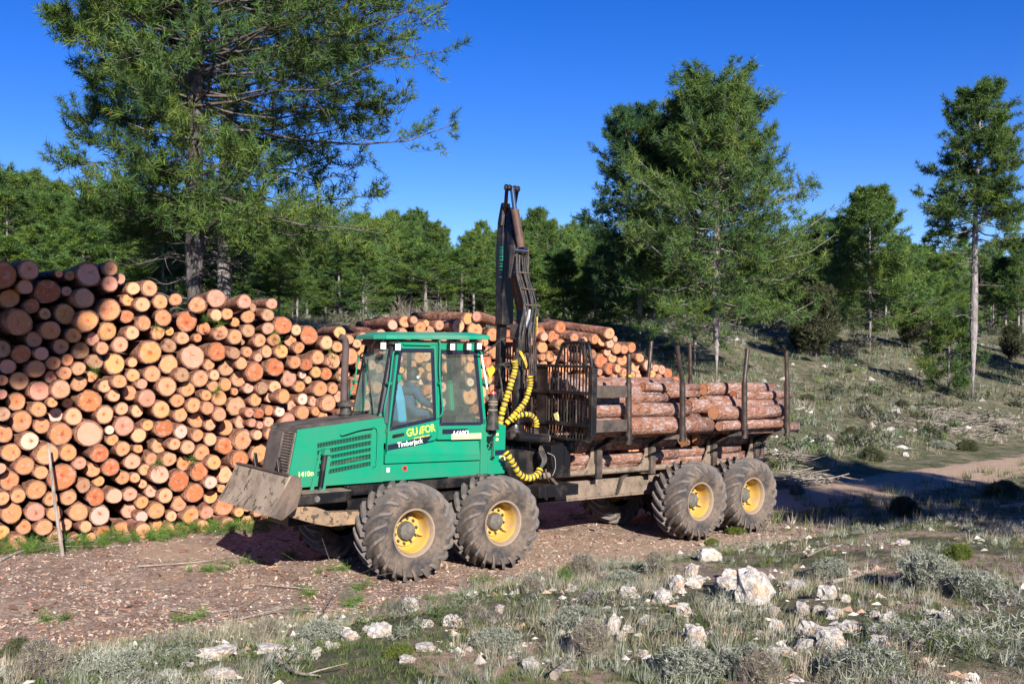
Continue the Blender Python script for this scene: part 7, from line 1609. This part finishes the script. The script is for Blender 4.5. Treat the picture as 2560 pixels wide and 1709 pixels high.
# px of base centre, width px, height px, description
RK = [(1893, 1508, 90, 98, 'largest pale boulder with orange stains, standing upright on the bank'), (1775, 1402, 62, 34, 'long white rock behind the left of the big boulder'), (1728, 1442, 42, 38, 'white rock second left of the big boulder'), (1738, 1470, 52, 34, 'grey rock low left of the big boulder'),
      (1694, 1478, 50, 46, 'pointed white-topped rock left of the big boulder'), (1574, 1488, 44, 28, 'white rock far left of the boulder group'), (1664, 1505, 62, 36, 'brownish rock in front of the pointed white one'), (1824, 1447, 40, 30, 'white and black rock touching the big boulder'),
      (1815, 1475, 52, 32, 'shadowed grey rock at the foot of the big boulder'), (1836, 1492, 24, 20, 'small pink rock at the foot of the big boulder'), (1710, 1540, 42, 38, 'dark spotted rock in front of the boulder group'), (1615, 1568, 48, 34, 'tan rock right above the upright stone'),
      (1532, 1590, 38, 62, 'tall upright pinkish stone, lower middle of the bank'), (1553, 1603, 24, 30, 'small stone leaning right of the tall upright stone'), (1743, 1605, 62, 52, 'long pink slab pointing down right, lower middle'), (1748, 1628, 40, 30, 'pale rock at the tip of the long pink slab'),
      (2030, 1592, 64, 44, 'white angular rock, back one of the front pair'), (2083, 1628, 74, 62, 'white blocky rock, right one of the front pair'), (2022, 1630, 54, 36, 'grey rock left below the white front pair'), (2206, 1626, 76, 40, 'wide smooth grey rock right of the front pair'),
      (2186, 1547, 30, 24, 'small white rock above the wide smooth one'), (2222, 1560, 42, 34, 'white rock leaning above the wide smooth one'), (2190, 1583, 42, 28, 'grey rock between white ones, right bank'), (2073, 1498, 54, 44, 'pinkish triangular rock right of the big boulder'),
      (2000, 1473, 70, 24, 'flat grey rock right of the big boulder'), (1940, 1583, 40, 42, 'black-stained rock with orange foot, right of centre'), (2006, 1538, 34, 36, 'black and orange upright rock in the middle bank'), (2092, 1543, 46, 26, 'smooth pale grey rock beyond the front pair'),
      (2050, 1530, 32, 18, 'small white rock beside the smooth grey one'), (2120, 1580, 64, 30, 'long pale slab pointing at the wide smooth rock'), (1955, 1640, 52, 26, 'white flat rock lower right of centre'), (2332, 1540, 34, 20, 'white rock furthest right but three'),
      (2370, 1552, 46, 26, 'grey broken rock beside the furthest white ones'), (2318, 1568, 26, 22, 'small white rock above the sawn-looking block'), (2404, 1600, 78, 34, 'cream block with square edges behind the fallen twig'), (1481, 1488, 24, 16, 'small white rock left of the boulder group in grass'),
      (1383, 1550, 20, 14, 'tiny white rock in the middle bank'), (1568, 1580, 32, 20, 'white rock between the tan rock and upright stone'), (1934, 1535, 34, 22, 'grey rock in front of the big boulder'), (1780, 1518, 26, 16, 'white pebble-like rock before the boulder group'),
      (1610, 1640, 34, 18, 'orange-pink rock near the bottom centre'), (1820, 1640, 44, 26, 'pinkish rock right of the bottom silvery shrub'), (2262, 1362, 34, 16, 'white rock at the edge of the shade'), (2115, 1505, 24, 24, 'upright white rock right of the triangular one'),
      (1325, 1672, 46, 26, 'weathered grey rock at bottom centre-left'), (676, 1632, 70, 20, 'flat white slab, left one of the left group'), (690, 1655, 58, 30, 'white rock below the flat white slab'), (728, 1652, 44, 24, 'white rock right of the one below the slab'),
      (788, 1642, 32, 26, 'pinkish-white rock in the middle of the left group'), (830, 1622, 46, 16, 'smooth white lens-shaped rock of the left group'), (876, 1600, 54, 30, 'light grey rock right of the lens-shaped one'), (950, 1592, 62, 40, 'grey blocky rock, largest of the middle left'),
      (921, 1580, 32, 18, 'small white rock behind the grey blocky one'), (1025, 1528, 40, 36, 'white pointed rock nearest the front wheel'), (1068, 1568, 32, 22, 'small white rock below the pointed one'), (1128, 1565, 58, 30, 'orange and white rock on the bank crest'),
      (1246, 1532, 28, 24, 'white rock in the grass below the second wheel'), (536, 1650, 82, 38, 'large rounded grey rock, left group'), (392, 1672, 66, 22, 'flat white rock left of the large rounded grey one'), (470, 1668, 36, 16, 'low white rock against the large rounded grey one'),
      (418, 1705, 58, 34, 'jagged white rock at the bottom left edge'), (545, 1695, 98, 24, 'long dark slab rock at bottom left'), (1062, 1628, 54, 20, 'mottled rock in the grass, lower middle left'), (1018, 1655, 40, 18, 'brown and white rock low in the middle left'), (2266, 1140, 16, 12, 'pale stone beside the sandy road on the slope foot')]
for k, (px, py, w, h, lb) in enumerate(RK):
    q = at(px, py); sc = q.y / FPX
    o = link('rock', RM[k % 9], None, (q.x, q.y + w * sc * 0.25, q.z + h * sc * 0.22), (0.2 * (k % 3), 0.3 * (k % 4) - 0.3, k * 2.1))
    m_ = w * sc * 1.12; o.rotation_euler = (0, 0, k * 0.6 % 1.2 - 0.6)
    o.scale = (m_, m_ * 0.85, h * sc * (1.35 if k else 1.3))
    tag(o, lb, 'rock')

# ------------------------------------------------------------------ loose branches and the leaning pole
def branch(pts, r, label, forks=3, mat='stick', name='fallen_branch', seed=0):
    rr = random.Random(seed); b = MB(); P = spl(pts, 16)
    b.tube(P, [r * (1 - 0.75 * k / 15) for k in range(16)], 6)
    for f in range(forks):
        i = rr.randrange(4, 13); d = (P[i + 1] - P[i]).normalized(); s = Vector((-d.y, d.x, rr.uniform(0, .4))) * rr.choice((-1, 1)); L = rr.uniform(0.15, 0.4) * (Vector(pts[-1]) - Vector(pts[0])).length
        b.tube([P[i], P[i] + (d * 0.6 + s * 0.5) * L * 0.5, P[i] + (d * 1.1 + s * 0.7) * L], [r * 0.45, r * 0.3, r * 0.12], 5)
    o = b.build(name, M[mat], smooth=True); tag(o, label, 'branch'); return o
def gp(px, py, h=0.03):
    q = at(px, py); return Vector((q.x, q.y, q.z + h))
branch([gp(0, 1405), gp(60, 1385, .06), gp(150, 1370, .10), gp(250, 1340, .12), gp(345, 1318, .06)], 0.022, 'long pale bent branch across the foot of the pile, left', 5, seed=1)
branch([gp(345, 1420), gp(420, 1415), gp(520, 1408, .04), gp(600, 1390)], 0.012, 'thin stick lying just in front of the pile foot', 2, seed=2)
branch([gp(425, 1530), gp(500, 1535), gp(580, 1528), gp(650, 1500)], 0.010, 'thin dark stick across the middle of the clearing', 1, seed=3)
branch([gp(600, 1555, .04), gp(700, 1540, .08), gp(780, 1545, .08), gp(900, 1530, .04)], 0.012, 'twiggy dry branch on the clearing left of the bank', 6, seed=4)
branch([gp(650, 1465), gp(720, 1475, .05), gp(790, 1478), gp(860, 1470)], 0.010, 'slender stick below the dozer blade on the clearing', 3, seed=5)
branch([gp(800, 1560, .1), gp(850, 1510, .25), gp(890, 1490, .3)], 0.008, 'upright dry twig spray left of the front wheel', 7, seed=6)
branch([gp(2280, 1620), gp(2370, 1600, .05), gp(2440, 1602, .06), gp(2500, 1625)], 0.016, 'bare grey twig lying in front of the cream block', 3, seed=7)
branch([gp(2440, 1585), gp(2470, 1602, .03), gp(2505, 1622)], 0.010, 'short forked twig beside the cream block', 1, seed=8)
branch([gp(2080, 1462), gp(2150, 1445), gp(2205, 1428)], 0.020, 'whitish weathered branch right of the triangular rock', 0, seed=9)
branch([gp(1385, 1700), gp(1410, 1675), gp(1430, 1655)], 0.030, 'thick rotten branch stub at the bottom centre', 1, seed=10)
branch([gp(690, 1660, .04), gp(740, 1690), gp(800, 1700)], 0.018, 'lichened branch below the left white rocks', 1, seed=11)
branch([gp(2020, 1395), gp(2060, 1380, .05), gp(2085, 1365)], 0.012, 'broken grey stick at the edge of the shade', 1, seed=12)
branch([gp(1420, 1300), gp(1460, 1292, .06), gp(1500, 1288)], 0.020, 'broken bark-covered stick in front of the shadow under the machine', 2, seed=13)
A = P0 + UU * -4.00 + VV * 5.02 + WW * 2.36
PL = MB().tube(spl([(P0 + UU * -3.30 + VV * 4.28 + WW * -0.03), (P0 + UU * -3.40 + VV * 4.45 + WW * 0.85), (P0 + UU * -3.44 + VV * 4.70 + WW * 1.58)], 12), [0.030 - 0.001 * k for k in range(12)], 8).build('leaning_pole', M['stick'], smooth=True)
tag(PL, 'slender weathered pole leaning against the log pile', 'pole')
# brushwood heap on the slope and slash behind the rear wheels
bt = []
for (cx, cy, n_, sp_, hgt) in ((2440, 1055, 260, (2.6, 1.5), 0.25), (2380, 1075, 160, (2.2, 1.2), 0.12), (2010, 1210, 110, (1.0, 0.7), 0.2), (1960, 1150, 60, (0.8, 0.6), 0.2)):
    c0 = at(cx, cy)
    x = c0.x + rg.normal(0, sp_[0], n_) * 0.5; y = c0.y + rg.normal(0, sp_[1], n_) * 0.5; z = G(x, y) + rg.random(n_) * hgt
    a = rg.random(n_) * 6.283; L = rg.uniform(0.2, 0.9, n_)
    d = np.stack([np.cos(a), np.sin(a) * 0.7, rg.normal(0, 0.15, n_)], -1) * L[:, None]
    p0 = np.stack([x, y, z + 0.02], -1); bt.append(np.stack([p0 - d / 2, p0 + rg.normal(0, 0.02, (n_, 3)), p0 + d / 2], 1))
bt = np.concatenate(bt); V, Q = tubes(bt, np.tile(np.array([0.014, 0.012, 0.006]), (len(bt), 1)), 4)
tag(link('brushwood', np_mesh('brushwood', V, None, Q, mats=[M['stick']])), 'pale brushwood strewn on the slope and behind the rear wheels', 'brushwood', kind='stuff')
# leafless grey bushes at the forest foot behind the pile
bare = []
for k in range(7):
    px = fr_.choice([fr_.uniform(870, 1090), fr_.uniform(940, 1060), fr_.uniform(1370, 1420)]); z = fr_.uniform(40, 47)
    x = (px - CXP) / FPX * z; g = Gf(x, z); n_ = 60
    a = rg.random(n_) * 6.283; e_ = rg.uniform(0.5, 1.3, n_); L = rg.uniform(0.5, 1.15, n_)
    d = np.stack([np.cos(a) * np.cos(e_), np.sin(a) * np.cos(e_), np.sin(e_)], -1) * L[:, None]
    p0 = np.array([x, z, g]) + rg.normal(0, 0.15, (n_, 3)) * np.array([1, 1, 0])
    pa = np.stack([p0, p0 + d * 0.4 + rg.normal(0, 0.08, (n_, 3)), p0 + d * 0.75 + rg.normal(0, 0.12, (n_, 3)), p0 + d], 1)
    V, Q = tubes(pa, np.tile(np.array([0.016, 0.013, 0.010, 0.006]), (n_, 1)), 3)
    bare.append(px); o = link('bare_bush', np_mesh('bare_bush', V, None, Q, mats=[M['twigs']])); tag(o, 'leafless grey bush at the forest foot, %s px' % k, 'bush', 'leafless bushes at the forest foot')

bb = sorted([o for o in COL.objects if o.name.startswith('bare_bush')], key=lambda o: bare[int((o.name.split('.') + ['0'])[1])])
for i, o in enumerate(bb): o['label'] = 'leafless grey bush behind the log pile, %s from the left along the forest foot' % ['first', 'second', 'third', 'fourth', 'fifth', 'sixth', 'seventh'][i]
